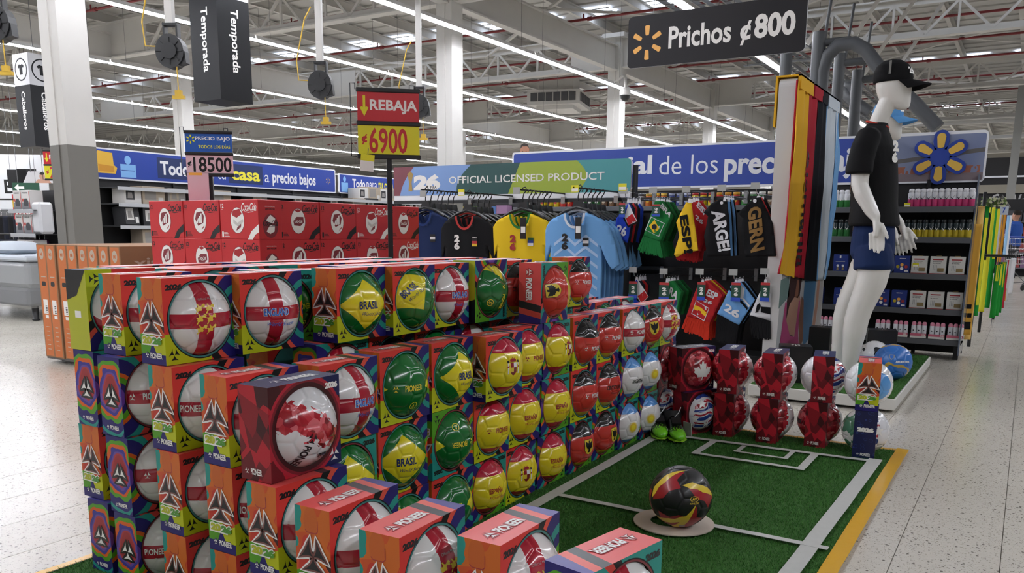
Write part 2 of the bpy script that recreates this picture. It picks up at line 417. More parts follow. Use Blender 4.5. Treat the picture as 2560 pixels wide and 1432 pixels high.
for xx, nm in ROWS:
    for j in range(19):
        y0 = -7.2 + LT * j
        if y0 > 55: continue
        o = thing('strip_light', f'white LED strip light, number {j + 1} from the camera end of the {nm} ceiling row', 'ceiling light', (xx, y0, 4.36), (0, 0, 0), f'strip lights of the {nm} ceiling row')
        obj('housing', fxm, o); obj('tube', tbm, o)
        obj('cable', hgm, o, (0, .4, 0))
        if y0 < 30: obj('cable', hgm, o, (0, LT - .4, 0))
# ---------------------------------------------------------------- footballs: one relief mesh, many skins
BR = .109
def ball_mesh():
    bm = bmesh.new(); bmesh.ops.create_icosphere(bm, subdivisions=6, radius=1)
    co = np.array([v.co[:] for v in bm.verts]); g = (1 + 5 ** .5) / 2
    ico = np.array([p for a in (-1, 1) for b in (-g, g) for p in ((0, a, b), (a, b, 0), (b, 0, a))], float)
    ico /= np.linalg.norm(ico, axis=1)[:, None]; D = ico @ ico.T; E = [(i, j) for i in range(12) for j in range(12) if i != j and D[i, j] > .4]
    P = {e: (2 * ico[e[0]] + ico[e[1]]) / 3 for e in E}; segs = []
    for (i, j) in E:
        if i < j: segs.append((P[(i, j)], P[(j, i)]))
    for i in range(12):
        nb = [j for j in range(12) if (i, j) in P]
        for a in range(len(nb)):
            for b in range(a + 1, len(nb)):
                if D[nb[a], nb[b]] > .4: segs.append((P[(i, nb[a])], P[(i, nb[b])]))
    ang = .35; R = np.array(Matrix.Rotation(ang, 3, 'Z') @ Matrix.Rotation(.5, 3, 'X')); best = np.full(len(co), 9.)
    for a, b in segs:
        a = R @ (a / np.linalg.norm(a)); b = R @ (b / np.linalg.norm(b)); n = np.cross(a, b); n /= np.linalg.norm(n)
        d = np.abs(co @ n); ta = np.cross(n, a); tb = np.cross(b, n)
        ins = (co @ ta > 0) & (co @ tb > 0); da = np.minimum(np.linalg.norm(co - a, axis=1), np.linalg.norm(co - b, axis=1))
        best = np.minimum(best, np.where(ins, d, da))
    best *= BR; r = BR - 0.0028 * np.exp(-(best / .0019) ** 2) - .0011 * np.exp(-(best / .006) ** 2)
    for v, q in zip(bm.verts, r): v.co = v.co * q
    for f in bm.faces: f.smooth = True
    me = bpy.data.meshes.new('ball'); bm.to_mesh(me); bm.free(); me.materials.append(None); return me
BALL = ball_mesh()
def skin(name, fn, rough=.2, coat=.6):
    n = NX(name, rough=rough, coat=coat); x, y, z = n.x / BR, n.y / BR, n.z / BR
    return n.done(fn(n, x, y, z))
def shards(n, sc, cols, vec=None):
    q = n.voro(vec, sc); return n.steps(q[0], [(i / len(cols), c) for i, c in enumerate(cols)][1:], cols[0])
RED5 = ['#7d1420', '#b3202f', '#d8505a', '#94182a', '#c83642', '#e07078']
def s_canada(n, x, y, z):
    t = z * .9 - x * .5 + (n.noise(None, 22, 1) - .5) * .4 + (n.voro(None, 60)[0] - .5) * .25
    band = (t - .02).abs() < .31
    return n.mix('#e8e8ea', shards(n, 45, RED5), band)
def s_canada2(n, x, y, z):
    t = y * .9 - z * .15 + (n.voro(None, 70)[0] - .5) * .25
    return n.mix('#e8e8ea', shards(n, 45, RED5), (t < .25))
def s_leaf(n, x, y, z):
    c = shards(n, 45, RED5); return n.mix(c, '#3f5c50', (y + (n.noise(None, 30) - .5) * .3) < -.62)
def s_usa(n, x, y, z):
    w_ = (z * 1.2 + x * .5 + (n.noise(None, 9, 1) - .5) * 1.1) * 1.9; k = w_.mod(1.)
    c = n.steps(k, [(.3, '#24408f'), (.62, '#e6e7ec'), (.74, '#b02638')], '#e6e7ec')
    return n.mix(c, '#e6e7ec', (y + (n.noise(None, 25) - .5) * .4) < -.35)
def s_mex(n, x, y, z):
    c = n.mix('#4b7f66', '#e9eaea', n.voro(None, 26)[0] > .55); d = s_usa(n, x, y, z); return n.mix(d, c, (y + (n.noise(None, 18) - .5) * .3) > .15)
def s_black(n, x, y, z):
    return n.mix('#131314', '#1c1c1e', n.noise(None, 90, 2))
def s_argblue(n, x, y, z):
    a = (z * .8 + y * .6 + (n.noise(None, 8, 2) - .5) * .9); c = n.mix('#2f6fc0', '#d6a93a', ((a - .62).abs() < .07)); return n.mix(c, '#b99a45', ((a + .62).abs() < .06))
SK = {
 'england': skin('ball_england', lambda n, x, y, z: n.mix('#eceae8', '#b01e33', (z.abs() < .18).max(y.abs() < .19))),
 'spain': skin('ball_spain', lambda n, x, y, z: n.steps(z, [(-.62, '#f2dd2c'), (.5, '#c22440')], '#b41f34')),
 'germany': skin('ball_germany', lambda n, x, y, z: n.steps(z, [(-.66, '#cf3c34'), (.42, '#1b1b1d')], '#d9bf2b')),
 'argentina': skin('ball_argentina', lambda n, x, y, z: n.steps(z, [(-.66, '#eeedec'), (.52, '#5b9ade')], '#4d87c6')),
 'brasil': skin('ball_brasil', lambda n, x, y, z: n.mix('#12702f', '#f0e02a', (y.abs() / .80 + z.abs() / .72) < (x.abs() * 0 + 1))),
 'canada': skin('ball_canada', s_canada), 'canada2': skin('ball_canada_two', s_canada2), 'leaf': skin('ball_leaf', s_leaf), 'usa': skin('ball_usa', s_usa), 'mexico': skin('ball_mexico', s_mex),
 'black': skin('ball_black_gold', s_black, .45, .15), 'argblue': skin('ball_blue_gold', s_argblue, .35, .2),
 'skyblue': skin('ball_skyblue', lambda n, x, y, z: n.mix('#e9ebee', '#5c9fe0', (hyp(y - .15, z) < .62))),
 'whitebl': skin('ball_white_black', lambda n, x, y, z: n.mix('#e6e7ea', '#20242c', n.noise(None, 14, 1) > .6)),
}
INK = {k: flat('ink_' + k, c, .35, coat=.3) for k, c in dict(white='#f3f2ef', black='#131316', navy='#152a66', blue='#2f6fce', red='#a31f2c', gold='#e9c93c', yellow='#f4e23a', dred='#7d1620', grey='#9a9a9a', green='#1c8a44').items()}
def on_ball(vf, az, el, mat, mb, lift=.0006, step=.009):
    """wrap a 2D mesh (metres, centred) on the sphere round azimuth/elevation (degrees)"""
    bm = bmesh.new(); vs = [bm.verts.new((a, b, 0)) for a, b in vf[0]]
    for f in vf[1]:
        try: bm.faces.new([vs[i] for i in f])
        except ValueError: pass
    xa, xb, ya, yb = tsize(vf)
    for ax, lo, hi in ((0, xa, xb), (1, ya, yb)):
        t = lo + step
        while t < hi:
            p = [0, 0, 0]; p[ax] = t; nrm = [0, 0, 0]; nrm[ax] = 1
            bmesh.ops.bisect_plane(bm, geom=bm.verts[:] + bm.edges[:] + bm.faces[:], plane_co=p, plane_no=nrm); t += step
    bmesh.ops.triangulate(bm, faces=bm.faces[:]); bm.verts.index_update()
    az, el = radians(az), radians(el); c = Vector((cos(el) * cos(az), cos(el) * sin(az), sin(el))); u = Vector((-sin(az), cos(az), 0)); v = c.cross(u)
    pts = [((c * (BR) + u * q.co.x + v * q.co.y).normalized() * (BR + lift)) for q in bm.verts]
    F = [tuple(q.index for q in f.verts) for f in bm.faces]; bm.free(); mb.add(pts, F, mat, True)
def ctext(s_, h, bold=.02, shear=0., w_=None):
    vf = text2d(s_, 1, bold, shear=shear); a, b, c, d = tsize(vf); k = h / (d - c); kx = (w_ / (b - a)) if w_ else k
    return ([((p - (a + b) / 2) * kx, (q - (c + d) / 2) * k) for p, q in vf[0]], vf[1])
def poly2(p): return (p, [tuple(range(len(p)))])
def emb2(sc): return [poly2(tf(b, (-.5 * sc, -.5 * sc), sc)) for b in EMB]
def shift(vf, dx, dy): return ([(a + dx, b + dy) for a, b in vf[0]], vf[1])
def brandmark(mb, az, el, mat, outline=None, h=.019):
    for e in emb2(.024): on_ball(shift(e, -.048, 0), az, el, mat, mb)
    if outline: on_ball(shift(ctext('PIONEER', h * 1.1, .05, w_=.072), .016, 0), az, el, outline, mb)
    on_ball(shift(ctext('PIONEER', h, .02, w_=.066), .016, 0), az, el, mat, mb, .0009)
LION = [(0, 0), (.12, .05), (.2, .22), (.38, .3), (.55, .28), (.62, .42), (.56, .55), (.68, .66), (.84, .58), (.95, .62), (.9, .72), (.98, .84), (.84, .98), (.7, .9), (.6, .78), (.48, .74), (.36, .84), (.3, .98), (.2, .92), (.28, .74), (.22, .6), (.1, .66), (.0, .58), (.12, .48), (.06, .36), (.14, .28), (.02, .12)]
EAGLE = [(.5, 1), (.62, .92), (.56, .82), (.66, .78), (.98, .95), (.95, .72), (.98, .58), (.88, .5), (.9, .4), (.78, .38), (.76, .28), (.64, .34), (.62, .2), (.7, .06), (.5, .0), (.3, .06), (.38, .2), (.36, .34), (.24, .28), (.22, .38), (.1, .4), (.12, .5), (.02, .58), (.05, .72), (.02, .95), (.34, .78), (.42, .82), (.4, .9)]
CROWN = [(0, .0), (1, .0), (1.06, .5), (.86, .42), (.8, .8), (.64, .5), (.5, 1), (.36, .5), (.2, .8), (.14, .42), (-.06, .5)]
LEAF = [(.0, .5), (.09, .3), (.2, .36), (.15, .05), (.28, .2), (.33, .12), (.52, .16), (.45, -.02), (.52, -.07), (.27, -.27), (.3, -.36), (.03, -.32), (.02, -.55)]
LEAF = LEAF + [(-a, b) for a, b in LEAF[::-1] if a > 0]
def prints(kind):
    m = MB()
    if kind == 'england':
        for r_ in range(3):
            for c_ in range(2): on_ball(poly2([((a - .5) * .03 + (c_ - .5) * .028, (b - .5) * .03 + (1 - r_) * .029) for a, b in LION]), 0, 3, INK['gold'], m)
        on_ball(ctext('ENGLAND', .024, .06, w_=.082), 180, 2, INK['white'], m); on_ball(ctext('ENGLAND', .022, .03, w_=.078), 180, 2, INK['blue'], m, .0009)
        on_ball(ctext('World Soccer', .012, 0, .4), 190, -17, INK['blue'], m); brandmark(m, 90, 1, INK['white']); on_ball(ctext('Official Match', .006, 0), 5, 32, INK['grey'], m); brandmark(m, 270, 1, INK['white'])
    if kind == 'brasil':
        for a_ in (0, 180): on_ball(ctext('BRASIL', .026, .03, w_=.072), a_, 0, INK['navy'], m); on_ball(ctext('World Soccer', .012, 0, .4), a_ + 12, -15, INK['navy'], m)
        for a_ in (90, 270):
            brandmark(m, a_, 0, INK['yellow'], None); on_ball(([(b[0], b[1]) for b in ngon(0, 0, .014, 20)] + ngon(0, 0, .0115, 20), [(i, (i + 1) % 20, 20 + (i + 1) % 20, 20 + i) for i in range(20)]), a_ + 12, -32, INK['yellow'], m)
            on_ball(ctext('5', .014, .02), a_ + 12, -32, INK['yellow'], m)
    if kind == 'spain':
        on_ball(poly2([((a - .5) * .026, b * .02 + .02) for a, b in CROWN]), 0, 2, INK['red'], m)
        for k, (a, b, mt) in enumerate(((-.014, 0, 'red'), (0, 0, 'white'), (-.014, -.017, 'gold'), (0, -.017, 'dred'))): on_ball(poly2([(a, b), (a + .014, b), (a + .014, b + .017), (a, b + .017)]), 0, 2, INK[mt], m)
        on_ball(poly2([(-.014, -.017), (-.007, -.026), (0, -.03), (.007, -.026), (.014, -.017)]), 0, 2, INK['dred'], m)
        for q in (-.026, .022): on_ball(poly2([(q, -.024), (q + .005, -.024), (q + .005, .016), (q, .016)]), 0, 2, INK['white'], m); on_ball(poly2([(q - .002, -.002), (q + .007, .002), (q + .007, .007), (q - .002, .004)]), 0, 2, INK['red'], m, .001); on_ball(poly2(ngon(q + .0025, .021, .005, 8)), 0, 2, INK['black'], m)
        on_ball(ctext('ESPAÑA', .024, .03, w_=.066), 180, 2, INK['red'], m); on_ball(ctext('World Soccer', .012, 0, .4), 190, -13, INK['red'], m); brandmark(m, 90, 0, INK['red']); brandmark(m, 270, 0, INK['red'])
    if kind == 'germany':
        sh = lambda e: [(-.027 - e, .034 + e), (-.027 - e, -.012), (-.018, -.028 - e * .6), (0, -.036 - e), (.018, -.028 - e * .6), (.027 + e, -.012), (.027 + e, .034 + e)]
        on_ball(poly2(sh(.002)), 0, 0, INK['black'], m); on_ball(poly2(sh(0)), 0, 0, INK['gold'], m, .0009); on_ball(poly2([((a - .5) * .046, (b - .5) * .056) for a, b in EAGLE]), 0, 1, INK['black'], m, .0013)
        on_ball(ctext('DEUTSCHLAND', .02, .03, w_=.1), 180, 0, INK['black'], m); on_ball(ctext('World Soccer', .011, 0, .4), 190, -14, INK['black'], m); brandmark(m, 90, 0, INK['white']); brandmark(m, 270, 0, INK['white'])
    if kind == 'argentina':
        sun = []
        for i in range(64): r_ = .033 if i % 2 == 0 else .02; t = 2 * pi * i / 64; sun.append((r_ * cos(t), r_ * sin(t)))
        for a_ in (0, 180): on_ball(poly2(sun), a_, -4, INK['gold'], m); on_ball(poly2(ngon(0, 0, .013, 20)), a_, -4, INK['yellow'], m, .001)
        on_ball(ctext('ARGENTINA', .02, .03, w_=.08), 90, -4, INK['black'], m); brandmark(m, 270, 0, INK['black'])
    if kind in ('canada', 'canada2'):
        for a_ in (60, 240):
            if kind == 'canada':
                for e in emb2(.03): on_ball((tf(e[0], (0, 0), 1., -.3), e[1]), a_ + 14, -8, INK['black'], m)
                vt = ctext('PIONEER', .022, .03, w_=.09); on_ball((tf(vt[0], (0, 0), 1., radians(-118)), vt[1]), a_ - 2, -38, INK['black'], m); vt = ctext('2026', .013, .05); on_ball((tf(vt[0], (0, 0), 1., radians(-118)), vt[1]), a_ - 36, -32, INK['black'], m)
            else:
                for e in emb2(.03): on_ball(e, a_ - 22, 0, INK['black'], m)
                on_ball(ctext('PIONEER', .022, .04, w_=.08), a_ + 6, 0, INK['black'], m)
        on_ball(ctext('2026', .014, .05), 100, -36, INK['black'], m)
    if kind == 'leaf': on_ball(poly2([(a * .11, b * .11) for a, b in LEAF]), 22, 0, INK['white'], m); on_ball(poly2([(a * .09, b * .09) for a, b in LEAF]), 200, 0, INK['white'], m)
    if kind in ('usa', 'mexico'):
        for a_, e_, s_ in ((0, 30, .03), (40, 5, .034), (20, -30, .026), (200, 10, .03), (300, 0, .03), (340, -12, .022), (75, 25, .03), (180, -25, .03), (250, 20, .026)):
            on_ball(poly2([((s_ if i % 2 == 0 else s_ * .42) * sin(pi * i / 5), (s_ if i % 2 == 0 else s_ * .42) * cos(pi * i / 5)) for i in range(10)]), a_, e_, INK['white'], m)
    if kind == 'black':
        T1 = [(-.06, -.03), (-.035, .0), (-.012, .012), (.0, .03), (.055, .06), (.03, .02), (.045, -.005), (.01, -.012), (-.01, -.03)]
        T2 = [(-.075, -.045), (-.05, -.005), (-.03, .006), (.004, .035), (.08, .075), (.03, .03), (.0, .0), (-.02, -.01), (-.04, -.03)]
        for a_, e_, r_ in ((-128, 36, .4), (-42, 22, -1.1), (-112, -30, 2.7), (-72, -42, .5), (10, -15, .3), (-175, -5, 1.2), (75, 15, 2.), (130, -20, .2)):
            on_ball(poly2(tf(T1, (.012, -.012), 1.35, r_)), a_, e_, INK['red'], m, .0005); on_ball(poly2(tf(T2, (0, 0), 1.05, r_)), a_, e_, INK['gold'], m, .0009)
        on_ball(([(b[0], b[1]) for b in ngon(0, 0, .016, 24, .01)] + ngon(0, 0, .0145, 24, .0085), [(i, (i + 1) % 24, 24 + (i + 1) % 24, 24 + i) for i in range(24)]), -62, 12, INK['gold'], m, .0012)
        on_ball(ctext('ATHLETIC', .006, .03), -62, 4, INK['gold'], m, .0012); on_ball(ctext('AV', .010, .05), -62, 12, INK['gold'], m, .0012)
        on_ball(poly2([(-.01, -.007), (.01, -.007), (.01, .007), (-.01, .007)]), -80, -52, INK['grey'], m, .0012)
    if kind == 'argblue':
        on_ball(ctext('ARGENTINA', .013, .04), -62, 8, INK['white'], m); on_ball(poly2([(-.015, .016), (-.015, -.002), (0, -.018), (.015, -.002), (.015, .016)]), -98, 22, INK['grey'], m)
        on_ball(poly2([(-.01, .011), (-.01, -.002), (0, -.012), (.01, -.002), (.01, .011)]), -98, 22, INK['blue'], m, .001)
    return m.mesh('ball_print') if m.v else None
PR = {k: prints(k) for k in SK}
def put_ball(kind, parent=None, loc=(0, 0, 0), rot=(0, 0, 0), name='ball', sc=1., **props):
    b = obj(name, BALL, parent, loc, rot, **props); b.scale = (sc,) * 3
    b.material_slots[0].link = 'OBJECT'; b.material_slots[0].material = SK[kind]
    if PR[kind]: obj('ball_print', PR[kind], b)
    return b
# ---------------------------------------------------------------- cartons (origin at bottom centre; +x window front)
CD, CW, CH = .10, .235, .228; WR = .1005
C_RED, C_LIME, C_TEAL, C_NAVY, C_ORG, C_GRN, C_BLK = '#d83a33', '#bcc41a', '#249085', '#241e6a', '#d9601a', '#559c22', '#101114'
def carton_face(nm, mode):
    n = NX(nm, rough=.42, spec=.3); u = n.y / CW + .5 if mode == 'F' else .5 - n.y / CW; v = n.z / CH; du = u - 1.05
    d = hyp(du, (v - .5) * .75 + (n.noise(None, 9, 0) - .5) * .04)
    dw = hyp(n.y, n.z - CH / 2)
    if mode == 'F':
        c = n.mix(C_RED, C_LIME, (v < .44).min(u < .62).min(hyp(u - .1, v - .3) > -1)); c = n.mix(c, C_RED, (u < .06).min(v > .36))
        c = n.steps(d * -1, [(-.556, C_BLK), (-.468, '#d9503f'), (-.41, C_NAVY), (-.30, C_TEAL), (-.235, C_NAVY), (-.155, C_GRN), (-.105, C_ORG), (-.07, '#4a2f86')], c)
        ring = '#3f7f7c'
    else:
        u2 = 1 - u; du = u2 - 1.05; d = hyp(du, (v - .5) * .75 + (n.noise(None, 9, 0) - .5) * .04)
        c = n.mix(C_GRN, C_TEAL, v > .44)
        c = n.steps(d * -1, [(-.60, C_BLK), (-.52, '#c93f38'), (-.45, C_TEAL), (-.38, C_NAVY), (-.25, C_ORG), (-.21, C_GRN), (-.155, C_NAVY), (-.1, '#6a3fa0')], c)
        ring = '#7c3036'
    c = n.mix(c, C_BLK, dw < .1075); c = n.mix(c, ring, dw < .1045)
    return n.done(c)
CF, CB = carton_face('carton_front', 'F'), carton_face('carton_back', 'B')
def side_a():
    n = NX('carton_side_a', rough=.42, spec=.3); u = n.x / CD + .5; v = n.z / CH
    c = n.mix('#c9552a', '#c23a2c', n.voro(None, 26)[0] > .6); c = n.mix(c, '#cc6a28', n.voro(None, 20)[1] > .7)
    c = n.mix(c, '#c4642c', (hyp(u - .45, (v - .86) * 1.3) < .2)); c = n.mix(c, C_TEAL, (u + (n.noise(None, 40, 0) - .5) * .5 + (1 - v) * .9) < .27)
    low = n.mix(C_GRN, C_LIME, u > .42); low = n.mix(low, C_NAVY, ((v < .12) + 0).max((v < .26 - (u - .48).abs() * .9)))
    c = n.mix(c, low, v < (.34 + (u * 6).sin() * .03)); c = n.mix(c, '#3c1a18', ((u > .84).min(((v - .45).abs() < (u - .84) * .5)))); return n.done(c)
def side_b():
    n = NX('carton_side_b', rough=.42, spec=.3); u = .5 - n.x / CD; v = n.z / CH; px, pz = n.x, n.z - .52 * CH
    ang = hyp(px * 1.0, (pz - .012) * .72); k = hyp(px, (pz - .03)) ; lob = (px * 70).sin() * .003 + (n.noise(None, 30, 0) - .5) * .018
    d = ang + lob + (pz < 0) * .0 + (px.abs() * (pz < 0)) * -.12
    c = n.steps(d * -1, [(-.094, C_TEAL), (-.086, C_NAVY), (-.066, C_GRN), (-.057, C_ORG), (-.05, '#3a3590'), (-.042, '#6a4a9a'), (-.036, '#b33a40'), (-.030, '#a03035')], C_NAVY)
    return n.done(c)
SA, SB = side_a(), side_b()
def top_m():
    n = NX('carton_top', rough=.36); u = n.y / CW + .5; q = u + (n.x / CD) * .08
    return n.done(n.steps(q, [(.66, '#2b2c2f'), (.78, '#e0584c'), (.88, '#3a3486')], '#dc4f4d'))
TOPM = top_m(); BOTM = flat('carton_bottom', '#b6bb25', .4)
K = {'white': flat('ink_card_white', '#f3f1ec', .4), 'black': flat('ink_card_black', '#0f0f11', .4), 'lime': flat('ink_card_lime', '#b4bb23', .4), 'green': flat('ink_card_green', '#4f9430', .4),
     'brown': flat('ink_card_brown', '#7a4a44', .4), 'navy': flat('ink_card_navy', '#2a2560', .4), 'dred': flat('ink_card_dred', '#a33236', .4), 'inner': flat('carton_inner', '#6b665e', .8)}
def shell(mb, mats, d=CD, w_=CW, h=CH, r=WR, closed=False):
    """mats: front, back, side -y, side +y, top, bottom"""
    x = d / 2; y = w_ / 2; c = h / 2
    for sx, mt in ((1, mats[0]), (-1, mats[1])):
        if closed: f = [(sx * x, -y, 0), (sx * x, y, 0), (sx * x, y, h), (sx * x, -y, h)]; mb.face(f if sx > 0 else f[::-1], mt); continue
        N = 48; inn = [(r * cos(2 * pi * k / N), r * sin(2 * pi * k / N)) for k in range(N)]; out = []
        for a, b in inn:
            s_ = min(y / abs(a) if abs(a) > 1e-9 else 9e9, c / abs(b) if abs(b) > 1e-9 else 9e9); out.append((a * s_, b * s_))
        ca = [(y, c), (-y, c), (-y, -c), (y, -c)]
        for k in range(N):
            a, b, p, q = inn[k], inn[(k + 1) % N], out[k], out[(k + 1) % N]; P = [a, p]
            for cc in ca:
                t = atan2(cc[1], cc[0]) % (2 * pi); t0 = 2 * pi * k / N; t1 = 2 * pi * (k + 1) / N
                if t0 + 1e-6 < t < t1 - 1e-6: P.append(cc)
            P += [q, b]; P = [(sx * x, u, v + c) for u, v in P]; mb.face(P if sx > 0 else P[::-1], mt)
        # paper thickness of the window rim
        for k in range(N):
            a, b = inn[k], inn[(k + 1) % N]; e = .004
            q = [(sx * x, a[0], a[1] + c), (sx * x, b[0], b[1] + c), (sx * (x - e), b[0], b[1] + c), (sx * (x - e), a[0], a[1] + c)]; mb.face(q if sx < 0 else q[::-1], K['inner'])
    mb.face([(-x, -y, 0), (x, -y, 0), (x, -y, h), (-x, -y, h)], mats[2]); mb.face([(x, y, 0), (-x, y, 0), (-x, y, h), (x, y, h)], mats[3])
    mb.face([(-x, -y, h), (x, -y, h), (x, y, h), (-x, y, h)], mats[4]); mb.face([(-x, y, 0), (x, y, 0), (x, -y, 0), (-x, -y, 0)], mats[5])
def face_frames(d, w_, h):
    x, y = d / 2, w_ / 2
    return {'F': frame((x, -y, 0), Y, Z), 'B': frame((-x, y, 0), -Y, Z), 'L': frame((-x, -y, 0), X, Z), 'R': frame((x, y, 0), -X, Z), 'T': frame((x, -y, h), Y, -X), 'U': frame((-x, -y, 0), Y, X)}
FR = face_frames(CD, CW, CH)
t26 = text2d('2026', 1, .07, space=.95); tP = text2d('PIONEER', 1, .03, space=.95); tPb = text2d('PIONEER', 1, .10, space=.95)
def brand(mb, fr, x0, x1, y0, y1, ink='white', out='navy', emb=True):
    w_ = x1 - x0; hh = y1 - y0; ex = x0 + (hh * 1.15 if emb else 0)
    if emb: emblem(mb, fr, (x0, y0), hh, K[ink], 2, outline=[(.12, K[out])] if out else None)
    if out: mb.mesh2d(fr, fit(tPb, ex + hh * .1, x1, y0 - hh * .08, y1 + hh * .08), K[out], 2)
    mb.mesh2d(fr, fit(tP, ex + hh * .18, x1 - hh * .08, y0, y1), K[ink], 3)
def carton_std():
    mb = MB(); shell(mb, (CF, CB, SA, SB, TOPM, BOTM))
    f = FR['F']; mb.mesh2d(f, fit(t26, .010, .062, .196, .212), K['black']); emblem(mb, f, (.008, .008), .036, K['black'])
    f = FR['B']; mb.mesh2d(f, fit(t26, .178, .228, .198, .214), K['black']); emblem(mb, f, (.190, .008), .036, K['black'])
    f = FR['L']   # emblem, year and brand name of the narrow side
    emblem(mb, f, (.012, .078), .078, K['black'], 3, outline=[(.115, K['white']), (.06, K['brown'])])
    mb.mesh2d(f, fit(text2d('2026', 1, .16, space=.95), .007, .093, .050, .078), K['white'], 5)
    mb.mesh2d(f, fit(text2d('20', 1, .08, space=.95), .011, .049, .054, .074), K['lime'], 6); mb.mesh2d(f, fit(text2d('26', 1, .08, space=.95), .051, .089, .054, .074), K['green'], 6)
    brand(mb, f, .018, .088, .016, .031)
    mb.art(f, [(.028, .176), (.034, .170), (.06, .170), (.066, .176), (.066, .2), (.064, .2), (.064, .177), (.059, .172), (.035, .172), (.030, .177)], K['dred'], 1)
    f = FR['R']; emblem(mb, f, (.026, .085), .056, K['white'], 2, outline=[(.14, K['black'])]); brand(mb, f, .022, .080, .018, .030, 'white', None)
    f = FR['T']; brand(mb, f, .022, .150, .032, .060, 'white', 'dred')
    f = FR['U']; mb.art(f, [(.0, .0), (.09, 0), (.075, .05), (.03, .08), (0, .1)], K['black'], 1); mb.art(f, [(.12, .035), (.14, .035), (.14, .065), (.12, .065)], K['white'], 1)
    return mb.mesh('carton')
def facet_mat(nm, cols, ring=False):
    n = NX(nm, rough=.4, spec=.3); vec = n.comb(n.x * 1.3 + n.y, n.y * .9 - n.x + n.z * .25, n.z * .9); q = n.voro(vec, 14, rnd=.95); p = n.voro(n.comb(n.x + n.y * 1.1, n.z * .8, n.y * .3), 10)
    c = n.steps(q[0] * .6 + p[0] * .4, [(.25, cols[1]), (.42, cols[2]), (.55, cols[3]), (.7, cols[0])], cols[0])
    if ring:
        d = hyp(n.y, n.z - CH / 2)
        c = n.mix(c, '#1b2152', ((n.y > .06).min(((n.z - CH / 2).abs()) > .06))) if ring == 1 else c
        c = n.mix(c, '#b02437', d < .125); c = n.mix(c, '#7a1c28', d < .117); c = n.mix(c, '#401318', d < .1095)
    return n.done(c)
REDS = ['#42151a', '#8a1a26', '#b3202f', '#6b1720']
def navy_mat():
    n = NX('carton_navy', rough=.34); q = n.voro(None, 40, out='D'); return n.done(n.mix('#141a4a', '#2b3a80', (q - .33).abs() < .025))
def carton_host():
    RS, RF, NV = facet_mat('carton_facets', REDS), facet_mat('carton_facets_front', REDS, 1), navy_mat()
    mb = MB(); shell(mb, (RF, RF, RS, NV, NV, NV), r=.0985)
    for s_ in 'FB':
        f = FR[s_]; o = (.0 if s_ == 'F' else 0)
        mb.mesh2d(f, fit(t26, .184, .228, .197, .213), K['white'], 1); emblem(mb, f, (.192, .008), .036, K['white'], 1)
        # thick moulded ring round the window
        N = 40; a = ngon(CW / 2, CH / 2, .1115, N); b = ngon(CW / 2, CH / 2, .1165, N)
    brand(mb, FR['L'], .012, .072, .014, .030, 'white', None); brand(mb, FR['R'], .018, .082, .012, .026, 'white', None)
    mb.mesh2d(FR['R'], fit(text2d('2026', 1, .1), .014, .088, .128, .150), K['white'], 2)
    brand(mb, FR['T'], .05, .2, .03, .062, 'white', None)
    return mb.mesh('carton')
STD, HOST = carton_std(), carton_host()
BK_STD = MB(); shell(BK_STD, (CF, CB, SA, SB, TOPM, BOTM), closed=True); BK_STD = BK_STD.mesh('carton')
COUNT = []
def boxed(label, x, y, z, ball='england', yaw=0., roll=0., kind='std', by=0., bel=0., brx=0., flip=False, tilt=0., group='boxed footballs in the stacked display', plain=False):
    """x,y: centre of the carton; z: bottom; flip: turned half round; roll: quarter turns about x; by/bel: where the ball is turned"""
    base = z
    if roll % 180: base = z + (CW / 2); off = Vector((0, 0, -CH / 2)); q = radians(roll)
    elif roll: base = z + CH / 2; off = Vector((0, 0, -CH / 2)); q = radians(roll)
    else: off = Vector((0, 0, 0)); q = 0
    R = Euler((0, 0, radians(yaw + (180 if flip else 0)))).to_matrix() @ Matrix.Rotation(q, 3, 'X') @ Matrix.Rotation(radians(tilt), 3, 'X')
    loc = Vector((x, y, base)) + R @ off
    o = thing('boxed_football', label, 'boxed ball', loc, R.to_euler(), group)
    obj('carton', HOST if kind == 'host' else (BK_STD if plain else STD), o)
    if not plain:
        # `by`: where the emblem (azimuth 0) sits, measured from the aisle side the shoppers see it from
        aim = R.inverted() @ (CAMP - Vector((x, y, z + CH / 2))); az = math.degrees(atan2(aim.y, aim.x))
        put_ball(ball, o, (0, 0, CH / 2), (radians(brx), radians(bel), radians(az + by + 12)))
    return o
